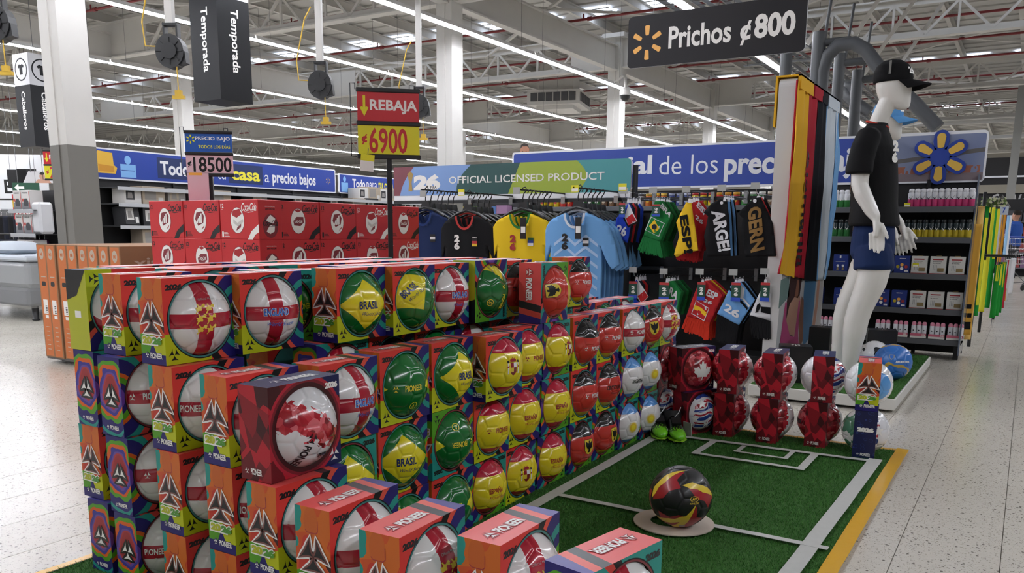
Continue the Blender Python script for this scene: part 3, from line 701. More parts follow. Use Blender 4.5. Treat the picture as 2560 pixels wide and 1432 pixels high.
# ---------------------------------------------------------------- turf, tapes
def turf_mat():
    n = NX('turf', rough=.85, spec=.2); c = n.mix('#2a4a1c', '#3f6e2c', n.noise(None, 160, 2)); c = n.mix(c, '#345e26', n.noise(None, 6, 2)); return n.done(c, n.noise(None, 700, 1), .5, .004)
TURF = turf_mat(); B1 = flat('blade_a', '#427c34', .6, spec=.3); B2 = flat('blade_b', '#568f45', .6, spec=.3); B3 = flat('blade_c', '#2f6328', .6, spec=.3)
def turf(name, label, x0, x1, y0, y1, z, nb, parent=None, cut=None):
    m = MB(); m.box((x0, y0, z), (x1, y1, z + .006), TURF)
    if parent is None: t = m.build(name, label=label, category='artificial turf')
    else: t = m.build('turf', parent)
    n = nb; xs = RNG.uniform(x0, x1, n); ys = RNG.uniform(y0, y1, n)
    if cut: k = cut(xs, ys); xs, ys = xs[k], ys[k]; n = len(xs)
    an = RNG.uniform(0, pi, n); h = RNG.uniform(.006, .013, n); wd = .0013; lx = RNG.normal(0, .005, n); ly = RNG.normal(-.002, .005, n)
    P = np.zeros((n * 3, 3)); cx, cy = np.cos(an) * wd, np.sin(an) * wd
    P[0::3] = np.c_[xs - cx, ys - cy, np.full(n, z + .005)]; P[1::3] = np.c_[xs + cx, ys + cy, np.full(n, z + .005)]; P[2::3] = np.c_[xs + lx, ys + ly, z + .005 + h]
    me = bpy.data.meshes.new('grass_blades'); me.vertices.add(n * 3); me.vertices.foreach_set('co', P.ravel()); me.loops.add(n * 3); me.loops.foreach_set('vertex_index', np.arange(n * 3, dtype=np.int32))
    me.polygons.add(n); me.polygons.foreach_set('loop_start', np.arange(0, n * 3, 3, dtype=np.int32)); me.polygons.foreach_set('material_index', RNG.integers(0, 3, n).astype(np.int32))
    for b in (B1, B2, B3): me.materials.append(b)
    me.update(); me.validate(); obj('grass_blades', me, t, kind='stuff'); return t
turf('turf_mat', 'green artificial turf mat under the ball boxes, marked like a pitch', -2.465, -.46, 1.0, 4.36, 0., 200000, cut=lambda a, b: (a > -1.62) | ((b < 1.6) & (a < -1.9) & (b > 1.1)))
TAPE = flat('masking_tape', '#b9bab6', .6, vary=.06, bscale=40); YTAPE = flat('yellow_tape', '#e0ab23', .3, coat=.3, bump=.2, bscale=25)
def tape(label, p, q, w_, mat=TAPE, z=.0165, n=14, name='tape_line'):
    m = MB(); p, q = Vector((*p, z)), Vector((*q, z)); d = (q - p).normalized(); s_ = d.cross(Z) * w_ / 2; L = (q - p).length; A, B = [], []
    for i in range(n + 1):
        c = p + d * (L * i / n); j = random.uniform(-.0025, .0025); hz = random.uniform(-.0006, .0009); A.append(c + s_ * (1 + j * 20) + Vector((0, 0, hz))); B.append(c - s_ * (1 - j * 15) + Vector((0, 0, hz)))
    vs = A + B + [v - Vector((0, 0, .0015)) for v in A + B]; k = n + 1; F = []
    for i in range(n): F += [(i, i + 1, k + i + 1, k + i), (2 * k + i, 3 * k + i, 3 * k + i + 1, 2 * k + i + 1), (i, 2 * k + i, 2 * k + i + 1, i + 1), (k + i, k + i + 1, 3 * k + i + 1, 3 * k + i)]
    m.add(vs, F, mat); return m.build(name, label=label, category='tape')
tape('grey masking tape sideline beside the wall of boxes', (-1.50, 1.4), (-1.545, 3.98), .05)
tape('grey tape halfway line crossing the pitch', (-1.55, 2.82), (-.47, 2.80), .032, z=.0172)
tape('grey tape goal line in front of the paired box towers', (-1.46, 4.02), (-.50, 4.06), .034)
tape('wide grey tape sideline beside the yellow edge', (-.545, 1.3), (-.512, 4.10), .058, z=.0168)
gx0, gx1 = PZ(1800, 1106).x, PZ(2022, 1135).x
tape('left side of the taped goal area', (-1.26, 4.02), (-1.26, 3.72), .034, z=.0174); tape('front line of the taped goal area', (-1.275, 3.735), (-.755, 3.735), .030, z=.0178); tape('right side of the taped goal area', (-.77, 3.72), (-.77, 4.04), .036, z=.0182)
tape('short left mark of the small taped box', (-1.10, 4.0), (-1.10, 3.87), .022, z=.0186, n=4); tape('front line of the small taped box', (-1.115, 3.87), (-.86, 3.87), .020, z=.0190, n=6); tape('short right mark of the small taped box', (-.87, 3.86), (-.87, 4.02), .022, z=.0194, n=4)
# yellow floor tape round the mat
tape('yellow tape strip along the right edge of the turf', (-.437, 1.2), (-.43, 4.40), .055, YTAPE, .0105, 30, 'edge_tape')
tape('thin yellow tape along the far edge of the turf', (-1.6, 4.37), (-.42, 4.37), .03, YTAPE, .0095, 10, 'edge_tape')
tape('thin yellow tape at the near left corner of the turf', (-2.45, .985), (-1.9, .985), .04, YTAPE, .0095, 10, 'edge_tape'); tape('thin yellow tape along the left end of the turf', (-2.475, 1.0), (-2.475, 4.36), .03, YTAPE, .0095, 10, 'edge_tape')
# ---------------------------------------------------------------- the wall of boxed balls
Hh = .2295; ORD = ['bottom', 'second', 'third', 'top']; CX = -1.605 - CD / 2
COLY = dict(a=1.585, b=1.865, c=2.115, d=2.355, e=2.600, f=2.850, g=3.110, h=3.358, i=3.608, j=3.853, k=4.095)
NTH = {k: t for k, t in zip('abcdefghijk', ['first', 'second', 'third', 'fourth', 'fifth', 'sixth', 'seventh', 'eighth', 'ninth', 'tenth', 'eleventh'])}
LOOK = {'england': 'red cross on white', 'spain': 'yellow and crimson', 'germany': 'black and red', 'argentina': 'white and sky blue', 'brasil': 'green', 'canada': 'red shard', 'usa': 'red white and blue', 'leaf': 'white maple leaf', 'canada2': 'red shard', 'mexico': 'green and white', 'skyblue': 'sky blue'}
#        col: (ball, by, flip, extras)  rows bottom..third
WALL = {
 'b': [('brasil', 0, 0, {}), ('brasil', 14, 0, {}), ('brasil', -74, 0, {})],
 'c': [('brasil', -85, 0, dict(brx=8)), ('brasil', 35, 1, dict(roll=180)), ('brasil', 40, 0, {})],
 'd': [('spain', 208, 1, {}), ('spain', -62, 0, {}), ('spain', 30, 0, {})],
 'e': [('spain', 26, 0, {}), ('spain', 209, 0, {}), ('spain', -55, 0, {})],
 'f': [('spain', 207, 1, {}), ('spain', 210, 1, {}), ('spain', 48, 1, {})],
 'g': [('germany', 38, 1, {}), ('germany', -45, 0, {}), ('germany', -50, 0, dict(brx=-12))],
 'h': [('germany', 50, 1, {}), ('germany', 217, 0, {}), ('germany', -58, 0, {})],
 'i': [('argentina', 30, 1, {}), ('argentina', -52, 1, {}), ('england', -55, 0, {})],
 'j': [('argentina', 22, 1, {}), ('argentina', 32, 1, {}), ('germany', 22, 1, dict(brx=8))],
 'k': [None, None, ('england', 36, 0, {})],
}
for c_, rows in WALL.items():
    for r_, e in enumerate(rows):
        if e is None: continue
        b_, by, fl, ex = e; jx = random.uniform(-.006, .006) - (.012 if r_ == 0 and c_ in 'defgh' else 0) + (.06 if c_ in 'd' and r_ == 2 else 0); jy = random.uniform(-.004, .004)
        turned = 'turned' if fl else 'front'
        boxed(f'{LOOK[b_]} boxed football, {"back" if fl else "front"} out, {ORD[r_]} row of long wall, {NTH[c_]} column', CX + jx, COLY[c_] + CW / 2 + jy, r_ * Hh + (.006 if r_ == 0 else .0065 + .0), b_, random.uniform(-1.5, 1.5), kind='std', by=by, flip=bool(fl), **ex)
for r_, (b_, by) in enumerate((('brasil', 20), ('brasil', 14), ('england', 215))):
    boxed(f'{LOOK[b_]} boxed football in {ORD[r_]} row of long wall, first column', CX + (.02 if r_ < 2 else .03), COLY['a'] + CW / 2, r_ * Hh + .0065, b_, 0, by=by, flip=(r_ == 1))
boxed('upper red faceted carton at the far foot of the long wall', CX + .0, 4.11 + CW / 2, Hh + .0065, 'canada2', 0, kind='host', by=25); boxed('red faceted carton with striped ball behind the football boots', CX + .0, 4.11 + CW / 2, .0065, 'usa', 0, kind='host', by=10)
# second layer, its third row shows as a sliver; fillers behind carry the top row
X2 = -1.655 - .218
def filler(x, y, z, plain=True, yaw=0.):
    z = z - (.0055 if x < -2.41 else 0)
    return boxed('ball carton buried inside the stack, only its lid or edge showing', x, y, z, 'england', yaw, group='cartons buried inside the stack', plain=plain)
ys2 = [1.585 + .2425 * i + CW / 2 for i in range(11)]
for r_ in range(3):
    for i, yy in enumerate(ys2):
        if i == 0: continue
        boxed(f'ball carton of the second layer behind the long wall, {NTH["abcdefghijk"[i]]} from the near end', X2, yy, r_ * Hh + (.0065 if r_ < 2 else .0165), ('brasil', 'england', 'germany')[i % 3], 0, group='second layer cartons', flip=(i % 3 == 1 and r_ == 2)) if r_ == 2 else filler(X2, yy, r_ * Hh + .0065 + (.005 if r_ else 0))
for L in range(1, 5):
    for i in range(1, 11):
        for r_ in range(3): filler(X2 - .015 - .2 * L, ys2[i], r_ * Hh + .0065 + (.0 if not r_ else .0), True, 0)
ZT = 3 * Hh + .0175
top = [  # label, centre y, front x, ball, by, dict
 ('england text boxed football between the lion ball and the green balls, top row', 1.70, -1.865, 'england', 192, {}),
 ('green boxed football with yellow diamond and BRASIL, top row, nearest the camera', 2.0, -1.79, 'brasil', 22, {}),
 ('green boxed football with its yellow diamond turned up, top row', 2.238, -1.765, 'brasil', 0, dict(brx=40, bel=-20)),
 ('red cross boxed football reading ENGLAND in the top row beside green balls', 2.478, -1.785, 'england', 212, {}),
 ('green boxed football with barcode sticker, carton turned on its side, top row', 2.718, -1.765, 'brasil', -80, dict(roll=90, flip=True, brx=0)),
 ('red and black boxed football reading DEUTSCHLAND, top row', 2.955, -1.79, 'germany', 205, {}),
 ('boxed eagle crest football in a carton standing on end above the long wall', 2.93, -1.60, 'germany', -12, dict(roll=-90, flip=True, bel=-40)),
 ('red and black boxed football at the far end of the top row', 3.53, -1.80, 'germany', -58, {})]
for lb, yy, fx_, b_, by, ex in top: boxed(lb, fx_ - CD / 2, yy, ZT - (.0 if fx_ < -1.7 else .011) - (.006 if yy < 1.8 else 0), b_, random.uniform(-2, 2), by=by, **ex)
boxed('green ball in a turned carton behind the top row, gap beside the BRASIL box', -2.06, 1.90, ZT - .0105, 'brasil', -35, by=-60, flip=True)
for L in range(1, 5):
    for i in range(0, 8 - L // 2):
        yy = 1.79 + .248 * i + .012 * L; xx = X2 - .2 * L - .03
        if L == 1 and i < 2: continue
        if yy > 3.45: continue
        o = filler(xx, yy, 3 * Hh + .0085, True, random.uniform(-2.5, 2.5))
        if (i + L) % 3 == 0: o.rotation_euler.z += pi
# near end: towers that step down towards the camera
def tower(nm, xf, yl, rows, yaw=0.):
    """xf front plane, yl near side; rows: (kind, ball, by, flip, roll, dx, dy)"""
    for r_, e in enumerate(rows):
        kind, b_, by, fl, roll, dx, dy = e
        side = 'contour pattern side' if fl else ('faceted side' if kind == 'host' else 'orange emblem side')
        boxed(f'{LOOK[b_]} boxed football, {side} out, {ORD[r_]} of {nm}', xf - CD / 2 + dx, yl + CW / 2 + dy, r_ * Hh + .0065, b_, yaw + random.uniform(-1.2, 1.2), roll, kind, by=by, flip=bool(fl), group='towers of boxed balls at the near end')
E_ = 'england'
tower('leftmost near tower', -2.315, 1.40, [('std', E_, -40, 1, 0, .03, 0), ('std', E_, -60, 0, 0, .0, .01), ('std', E_, -50, 1, 0, .015, .005), ('std', E_, 215, 0, 270, .01, 0)])
tower('second near tower', -2.125, 1.37, [('std', E_, -120, 1, 0, .02, 0), ('std', E_, -90, 1, 0, .01, 0), ('std', E_, -100, 1, 0, .0, .0), ('std', E_, 25, 0, 0, -.01, .03)])
tower('third near tower', -1.865, 1.345, [('std', E_, -70, 0, 0, .02, 0), ('std', E_, -75, 0, 0, .015, .0), ('std', E_, 60, 0, 0, .0, .005), ('std', E_, 12, 0, 0, -.03, .01)])
tower('fourth near tower', -1.63, 1.33, [('std', E_, 70, 0, 0, .0, 0), ('std', E_, 60, 0, 0, .0, .0), ('std', E_, -110, 0, 0, .0, .0)])
tower('fifth near tower', -1.42, 1.28, [('std', E_, -60, 0, 0, .0, 0), ('std', E_, 30, 0, 0, .0, .0), ('host', 'canada', -60, 0, 0, -.028, .012)])
tower('sixth near tower', -1.205, 1.225, [('std', E_, 10, 0, 0, .0, 0), ('std', E_, 25, 0, 0, .0, .0)], 1)
tower('seventh near tower', -.985, 1.185, [('std', E_, 10, 0, 0, .0, 0), ('std', E_, 32, 0, 0, .0, .0)], 2)
tower('eighth near tower', -.795, 1.26, [('std', E_, 10, 0, 0, .0, 0), ('std', E_, 24, 0, 0, .0, .0)])
tower('rightmost near tower', -.53, 1.245, [('std', E_, 10, 0, 0, .0, 0), ('std', E_, 14, 1, 0, -.04, -.01)], -12)
# goal row: pairs of boxes
def pair(nm, xc, yc, yaw, lo, up):
    for r_, e in enumerate((lo, up)):
        kind, b_, by, fl, dyaw, dx = e; boxed(f'{LOOK[b_]} boxed football in {"red faceted" if kind == "host" and not fl else "navy" if fl else "orange"} carton, {"upper" if r_ else "lower"} of {nm}', xc + dx, yc, r_ * Hh + .0065, b_, yaw + dyaw, 0, kind, by=by, flip=bool(fl), group='goal row of paired boxes')
pair('the pair beside boots', -1.46, 4.20, -27, ('host', 'usa', 10, 0, 4, .03), ('host', 'leaf', 0, 0, 0, 0))
pair('second goal row pair', -1.27, 4.285, 2, ('host', 'canada2', 20, 0, 0, 0), ('host', 'canada2', 20, 0, 5, 0))
pair('third goal row pair', -1.043, 4.275, 2, ('host', 'canada2', 15, 0, 0, 0), ('host', 'canada2', 20, 0, 4, 0))
pair('fourth goal row pair', -.815, 4.32, 2, ('host', 'canada2', 30, 0, 0, 0), ('host', 'usa', 20, 0, 8, 0))
pair('rightmost goal row pair', -.585, 4.235, 7, ('host', 'mexico', 180, 1, 0, .0), ('std', 'skyblue', 0, 0, 1, -.005))
# price tag card leaning on the boots pair
mb = MB(); mb.bbox((-.03, -.002, 0), (.03, .002, .075), flat('tag_card', '#b4b6b0', .5), .001); mb.build('price_tag', None, (-1.412, 4.055, .012), (radians(6), 0, radians(-27)), label='blank grey price card leaning against the lower faceted box beside the boots', category='price card')
# black and gold ball on its cardboard ring
mb = MB(); cardm = flat('cardboard_ring', '#c9bcae', .8, bump=.1, bscale=50); N = 40; o_, i_ = ngon(0, 0, .145, N), ngon(-.02, .0, .065, N)
for z_, sg in ((.022, 1), (.0185, -1)):
    for k in range(N):
        q = [(*o_[k], z_), (*o_[(k + 1) % N], z_), (*i_[(k + 1) % N], z_), (*i_[k], z_)]; mb.face(q if sg > 0 else q[::-1], cardm)
for R_ in (o_, i_):
    for k in range(N): mb.face([(*R_[k], .0185), (*R_[(k + 1) % N], .0185), (*R_[(k + 1) % N], .022), (*R_[k], .022)], cardm)
mb.build('cardboard_ring', None, (-1.0, 2.765, -.004), (0, 0, 0), label='flat pale cardboard ring lying on the turf under the black ball', category='cardboard ring')
put_ball('black', None, (-.972, 2.745, .1245), (0, 0, radians(18)), 'football', 1.01, label='black football with gold and red shards on the cardboard ring', category='football')
# ---------------------------------------------------------------- red drink packs with a ball printed on them
CR = flat('pack_red', '#c22a30', .33); CRD = flat('pack_red_dark', '#a8212a', .35); LT_G = flat('light_grey_print', '#cfcbc6', .4); MAR = flat('maroon_print', '#7e2530', .4)
PW, PD, PH = .36, .19, .2465
def script_logo(mb, fr, x0, x1, y0, y1, mt, layer=2):
    vf = text2d('Coca-Cola', 1, .012, shear=.35, space=.82); mb.mesh2d(fr, fit(vf, x0, x1, y0, y1), mt, layer)
    w_ = x1 - x0; h = y1 - y0; P = [(x0 + w_ * .16, y0 - h * .02), (x0 + w_ * .45, y0 - h * .22), (x0 + w_ * .8, y0 - h * .12), (x0 + w_ * .8, y0 - h * .05), (x0 + w_ * .45, y0 - h * .12)]; mb.art(fr, P, mt, layer)
def printed_ball(mb, fr, cx, cy, rx, ry, mode):
    mb.art(fr, ngon(cx, cy, rx * 1.06, 28, ry * 1.04), MAR, 1); mb.art(fr, ngon(cx, cy, rx, 28, ry), K['white'], 2)
    T = lambda P: [(cx + a * rx, cy + b * ry) for a, b in P]
    if mode == 0:
        mb.art(fr, T([(-.75, .1), (-.5, .62), (.35, .72), (.72, .35), (.55, -.2), (-.3, -.45)]), MAR, 3)
        for k in range(3): mb.art(fr, T([(-.55 + .33 * k, -.28 + .02 * k), (-.32 + .33 * k, -.24 + .02 * k), (-.12 + .24 * k, .18 + .2 * k), (-.30 + .24 * k, .14 + .2 * k)]), K['white'], 4)
        mb.art(fr, T([(.2, -.75), (.75, -.35), (.6, -.6)]), CRD, 3)
    elif mode == 1:
        mb.art(fr, T([(-.7, .0), (-.2, .35), (.75, .35), (.8, -.1), (.3, -.4), (-.6, -.35)]), MAR, 3); script_logo(mb, fr, cx - rx * .55, cx + rx * .6, cy - ry * .12, cy + ry * .14, K['white'], 4); mb.art(fr, T([(-.5, .85), (0, .98), (.5, .85), (0, .7)]), CRD, 3)
    else:
        mb.art(fr, T([(-.65, .75), (.4, .9), (.7, .5), (-.1, .2), (-.75, .4)]), CRD, 3); mb.art(fr, T([(-.6, .1), (.0, -.2), (.85, .1), (.9, -.1), (.1, -.5), (-.6, -.2)]), LT_G, 3)
        for k in range(3): mb.art(fr, T([(-.2 + .25 * k, -.8 + .1 * k), (-.02 + .25 * k, -.76 + .1 * k), (.14 + .2 * k, -.5 + .1 * k), (-.02 + .2 * k, -.52 + .1 * k)]), MAR, 4)
def pack(mode, ink='black'):
    mb = MB(); x, y = PD / 2, PW / 2; mb.bbox((-x, -y, 0), (x, y, PH), CR, .003); F = face_frames(PD, PW, PH); mt = K[ink]
    for s_ in ('F', 'B'):
        f = F[s_]; mb.mesh2d(f, fit(text2d('12', 1, .03), .012, .040, .195, .222), mt, 2); mb.mesh2d(f, fit(text2d('PACK', 1, .0), .014, .036, .184, .189), mt, 2)
        script_logo(mb, f, .205, .345, .176, .226, mt); printed_ball(mb, f, .165, .118, .062, .080, mode)
        mb.art(f, [(.255, .0), (.29, .05), (.36, .095), (.36, .045), (.325, .03), (.30, .0)], mt, 2); mb.art(f, rrect(.014, .012, .030, .048, .004), mt, 2)
        for k in range(4): mb.art(f, [(.034, .016 + .008 * k), (.085 - .006 * k, .016 + .008 * k), (.085 - .006 * k, .019 + .008 * k), (.034, .019 + .008 * k)], mt, 2)
    for s_ in ('L', 'R'):
        f = F[s_]; mb.art(f, ngon(.095, .085, .062, 24, .075), MAR, 1); mb.art(f, [(.06, .12), (.095, .155), (.135, .13), (.12, .10), (.085, .105)], K['white'], 2); mb.art(f, [(.06, .05), (.09, .035), (.125, .05), (.13, .085), (.09, .09)], K['white'], 2)
        script_logo(mb, f, .035, .155, .085, .12, K['black'], 3); mb.mesh2d(f, fit(text2d('ZERO AZUCAR', 1, .03), .055, .135, .185, .194), K['black'], 2); mb.mesh2d(f, fit(text2d('EDICION ESPECIAL', 1, .0), .055, .135, .202, .208), K['white'], 2)
    return mb.mesh('pack_carton')
PACKS = [pack(0), pack(1), pack(2), pack(0, 'white'), pack(2, 'white')]
CCX, CCY = -4.135, 3.66
ROWN = ['lowest', 'second lowest', 'middle', 'lower visible', 'top']
for r_ in range(5):
    for i in range(3):    # wing facing the camera aisle
        k = (i + r_) % 3 if r_ < 4 else (0, 0, 4)[i]
        thing('drink_pack', f'red twelve pack drink box, {ROWN[r_]} row of the left wing, {("far left", "middle", "inner")[i]}', 'drink pack', (-5.01 + .362 * i, CCY + PD / 2, r_ * PH + .0), (0, 0, -pi / 2 + random.uniform(-.02, .02)), 'red drink packs in the stacked island', PACKS[k])
    o = thing('drink_pack', f'red twelve pack drink box end on at the corner, {ROWN[r_]} row', 'drink pack', (CCX + .01 - PD / 2, CCY + .19 + PW / 2 - .005, r_ * PH), (0, 0, random.uniform(-.015, .015)), 'red drink packs in the stacked island', PACKS[(1 if r_ == 4 else 0)])
    for i in range(3):    # wing running away from the camera
        k = ((0, 1, 0), (1, 0, 2), (2, 1, 0), (0, 1, 3), (0, 4, 1))[r_][i]
        thing('drink_pack', f'red twelve pack drink box, {ROWN[r_]} row of the right wing, {("near", "middle", "far")[i]}', 'drink pack', (CCX + .01 - PD / 2, CCY + .19 + PW * 1.5 + .365 * i, r_ * PH), (0, 0, random.uniform(-.02, .02)), 'red drink packs in the stacked island', PACKS[k])
mb = MB(); mb.box((-5.2, 4.1, 0), (-4.55, 5.0, 1.0), flat('brown_card', '#8a6a4c', .8)); mb.build('inner_crate', label='plain brown crate standing inside the ring of red packs', category='crate')
# ---------------------------------------------------------------- flat television cartons
TAN = flat('kraft_card', '#8f6a4b', .8, vary=.06, bscale=8); ORG = flat('orange_print', '#c26a31', .5, vary=.05, bscale=30); OV = flat('pale_oval', '#b9aa98', .5); WOODM = flat('pale_board', '#cfc3ac', .7)
tv = MB(); tv.bbox((0, 0, 0), (.128, .98, .875), TAN, .003); f = frame((0, 0, 0), X, Z)
tv.art(f, [(.014, .01), (.116, .01), (.116, .866), (.014, .866)], ORG, 1); tv.art(f, ngon(.064, .80, .030, 20, .043), OV, 2); tv.mesh2d(f, fit(text2d('MI', 1, .02), .048, .080, .785, .812), ORG, 3)
tv.art(f, [(.034, .622), (.096, .622), (.096, .630), (.034, .630)], OV, 2); tv.art(f, rrect(.038, .555, .090, .590, .012), BLACKM, 2); tv.art(f, [(.034, .34), (.092, .34), (.092, .45), (.034, .45)], K['white'], 2); tv.art(f, [(.048, .305), (.09, .305), (.09, .33), (.048, .33)], K['white'], 2)
for k in range(5): tv.art(f, [(.06, .35 + .012 * k), (.084, .35 + .012 * k), (.084, .356 + .012 * k), (.06, .356 + .012 * k)], K['black'], 3)
for k in range(6): tv.art(f, [(.045, .06 + .035 * k), (.085, .06 + .035 * k), (.085, .066 + .035 * k), (.045, .066 + .035 * k)], OV, 2)
f = frame((.128, 0, 0), Y, Z); tv.mesh2d(f, fit(text2d('xiaomi', 1, .02), .10, .60, .72, .79), OV, 1)
tvm = tv.mesh('carton')
for i in range(8):
    o = thing('television_carton', f'tall orange and brown flat carton standing upright, {("first", "second", "third", "fourth", "fifth", "sixth", "seventh", "eighth")[i]} from the left', 'carton', (-6.535 + .1345 * i, 3.6 + random.uniform(-.006, .006), .048), (0, 0, 0), 'upright television cartons', tvm)
mb = MB(); mb.box((-6.55, 3.62, .03), (-5.44, 4.6, .047), GREYM)
for xx in (-6.45, -5.6):
    for yy in (3.7, 4.5): mb.lathe([(0, -.012), (.018, -.012), (.018, .012), (0, .012)], BLACKP, 12, (xx, yy, .018))
mb.build('dolly', label='low grey wheeled dolly under the upright orange cartons', category='dolly')
# ---------------------------------------------------------------- bed with mattress in plastic
film = flat('plastic_film', '#d7d9da', .18, alpha=.28, coat=.4, bump=.9, bscale=7)
bed = thing('bed', 'grey divan bed with mattress still wrapped in clear plastic', 'bed', (-9.5, 5.1, 0))
DG = flat('divan_fabric', '#4f5257', .8, bump=.2, bscale=120); WS = flat('sheet', '#c3cbd4', .8, bump=.3, bscale=4); LG = flat('mattress_side', '#8e9195', .6, bump=.5, bscale=9)
def part(name, parent, fn): m = MB(); fn(m); return m.build(name, parent)
part('divan_base', bed, lambda m: m.bbox((-2.0, 0, .17), (0, .86, .37), DG, .03)); part('mattress', bed, lambda m: m.bbox((-2.0, .01, .37), (.0, .86, .68), LG, .05)); part('bed_sheet', bed, lambda m: m.bbox((-2.02, -.01, .67), (.02, .88, .735), WS, .02))
part('plastic_wrap', bed, lambda m: (m.bbox((-2.03, -.03, .15), (.03, .89, .66), film, .04)))
for a, b in ((-.1, .12), (-1.9, .12), (-.1, 1.8), (-1.9, 1.8)): part('leg', bed, lambda m: m.lathe([(.035, 0), (.045, .01), (.03, .02), (.04, .17)], BLACKP, 12, (a, b, 0)))
mb = MB(); prof = [(i / 8) for i in range(9)]
def cushion(m, a, b, h, mat, n=10):
    vs = []; F = []
    for i in range(n + 1):
        for j in range(n + 1):
            u, v = 2 * i / n - 1, 2 * j / n - 1; k = max(0, (1 - u ** 4)) ** .5 * max(0, (1 - v ** 4)) ** .5; vs.append((u * a / 2 * (1 - .08 * v * v), v * b / 2 * (1 - .08 * u * u), k * h / 2))
    N = len(vs); vs += [(x_, y_, -z_ * .5) for x_, y_, z_ in vs]
    for i in range(n):
        for j in range(n): q = i * (n + 1) + j; F += [(q, q + n + 1, q + n + 2, q + 1), (N + q, N + q + 1, N + q + n + 2, N + q + n + 1)]
    m.add(vs, F, mat, True)
cushion(mb, .62, .45, .2, WS); mb.build('pillow', None, (-10.3, 5.42, .785), (0, 0, .1), label='plump pale grey pillow lying on the wrapped bed', category='pillow')
# ---------------------------------------------------------------- generic gondola shelving
SHELF = flat('shelf_grey', '#5d5f63', .45, metal=.2); SHB = flat('shelf_black', '#141416', .6); LIP = flat('shelf_lip', '#b8babd', .35, metal=.3)
def gondola(label, x0, x1, y, z1, shelves, depth=.42, face=-1, back=SHB, base=.16, lip=SHELF, axis='X'):
    """shelving along X whose shelves face -Y (face=-1); axis='Y' turns it to face +X"""
    L = x1 - x0; g = thing('shelving_unit', label, 'shelving', (x0, y, 0), (0, 0, 0) if axis == 'X' else (0, 0, pi / 2))
    part('back_panel', g, lambda m: m.box((0, 0, .02), (L, .03, z1), back)); part('base', g, lambda m: (m.bbox((0, -depth - .05, base - .05), (L, 0, base), lip, .004), m.box((.01, -depth - .02, .0), (.05, -depth + .02, base - .05), SHB), m.box((L - .05, -depth - .02, 0), (L - .01, -depth + .02, base - .05), SHB)))
    for z_ in shelves: part('shelf', g, lambda m: (m.box((.01, -depth, z_ - .012), (L - .01, 0, z_), back), m.bbox((.01, -depth - .012, z_ - .045), (L - .01, -depth, z_ + .004), lip, .002)))
    k = 0
    while k < L + .01: part('upright', g, lambda m: m.box((min(k, L - .03), -.03, .0), (min(k, L - .03) + .03, 0, z1), SHB)); k += 1.2
    return g
# cooker boxes shelf at the far left
p0, p1 = PT(85, 612, 11.7), PT(172, 612, 11.7); ys = p0.y + .05
gondola('black shelving unit with boxed pressure cookers left of the grey column', p0.x, p0.x + .62, ys, 1.55, (.62, .96, 1.28), .35, lip=LIP)
ck = MB(); ck.bbox((-.1, -.09, 0), (.1, .09, .26), flat('cooker_box_white', '#cfccc9', .5), .003); f = frame((-.1, -.09, 0), X, Z)
ck.art(f, [(0, 0), (.2, 0), (.2, .1), (0, .1)], flat('cooker_box_grey', '#7a7b80', .5), 1); ck.lathe([(0, 0)] * 0 + [(.0, .0), (.0, .0)], SHB) if 0 else None
ck.art(f, [(.05, .05), (.15, .05), (.16, .11), (.13, .15), (.07, .15), (.04, .11)], flat('cooker_dark', '#34353a', .5), 2); ck.art(f, [(.0, .11), (.05, .11), (.05, .15), (.0, .15)], flat('cooker_red', '#b0453c', .5), 2)
ck.mesh2d(f, fit(text2d('PRESSURE', 1, .03), .03, .15, .215, .232), K['black'], 2); ck.art(f, [(.18, .02), (.195, .02), (.195, .24), (.18, .24)], MATS['cooker_red'], 2)
ckm = ck.mesh('carton')
for r_, z_ in enumerate((.62, .96, 1.28)):
    for i in range(2): thing('cooker_carton', f'white pressure cooker carton, {("bottom", "middle", "top")[r_]} shelf, {("left", "right")[i]} one', 'carton', (p0.x + .13 + .21 * i, ys - .2, z_), (0, 0, 0), 'pressure cooker cartons', ckm)
mb = MB(); mb.bbox((-.1, -.1, 0), (.1, .1, .42), flat('bag_white', '#d8d8da', .3, bump=.6, bscale=20), .03); mb.build('wrapped_parcel', None, (p0.x + .56, ys - .2, .962), label='white parcel in shiny plastic on the cooker shelf by the column', category='parcel')
# grey cabinet and clothes racks behind the bed
a = PT(60, 560, 14.3); mb = MB(); mb.bbox((-.28, -.2, 0), (.28, .2, 1.35), GREYM, .02); mb.bbox((-.27, -.215, .9), (.27, -.2, 1.30), GREYM, .01); mb.build('locker', None, (a.x, a.y, 0), (0, 0, .5), label='plain grey cabinet standing behind the wrapped bed', category='cabinet')
b = PT(70, 548, 12.4); mb = MB(); mb.bbox((-.36, -.01, 0), (.36, .01, .17), flat('havaianas_red', '#b3262e', .5), .002); f = frame((-.36, -.01, 0), X, Z); mb.mesh2d(f, fit(text2d('havaianas', 1, .03), .04, .68, .05, .13), K['white'], 1)
mb.box((-.33, -.0, -b.z), (-.31, .02, .0), SHB); mb.box((.31, 0, -b.z), (.33, .02, 0), SHB); mb.build('red_sign', None, (b.x + .25, b.y, b.z), (0, 0, .45), label='small red sign with white lettering before the grey cabinet', category='sign')
RK = [flat('cloth_black', '#121216', .9), flat('cloth_navy', '#1a1e2c', .9), flat('cloth_purple', '#5d2a5c', .9)]
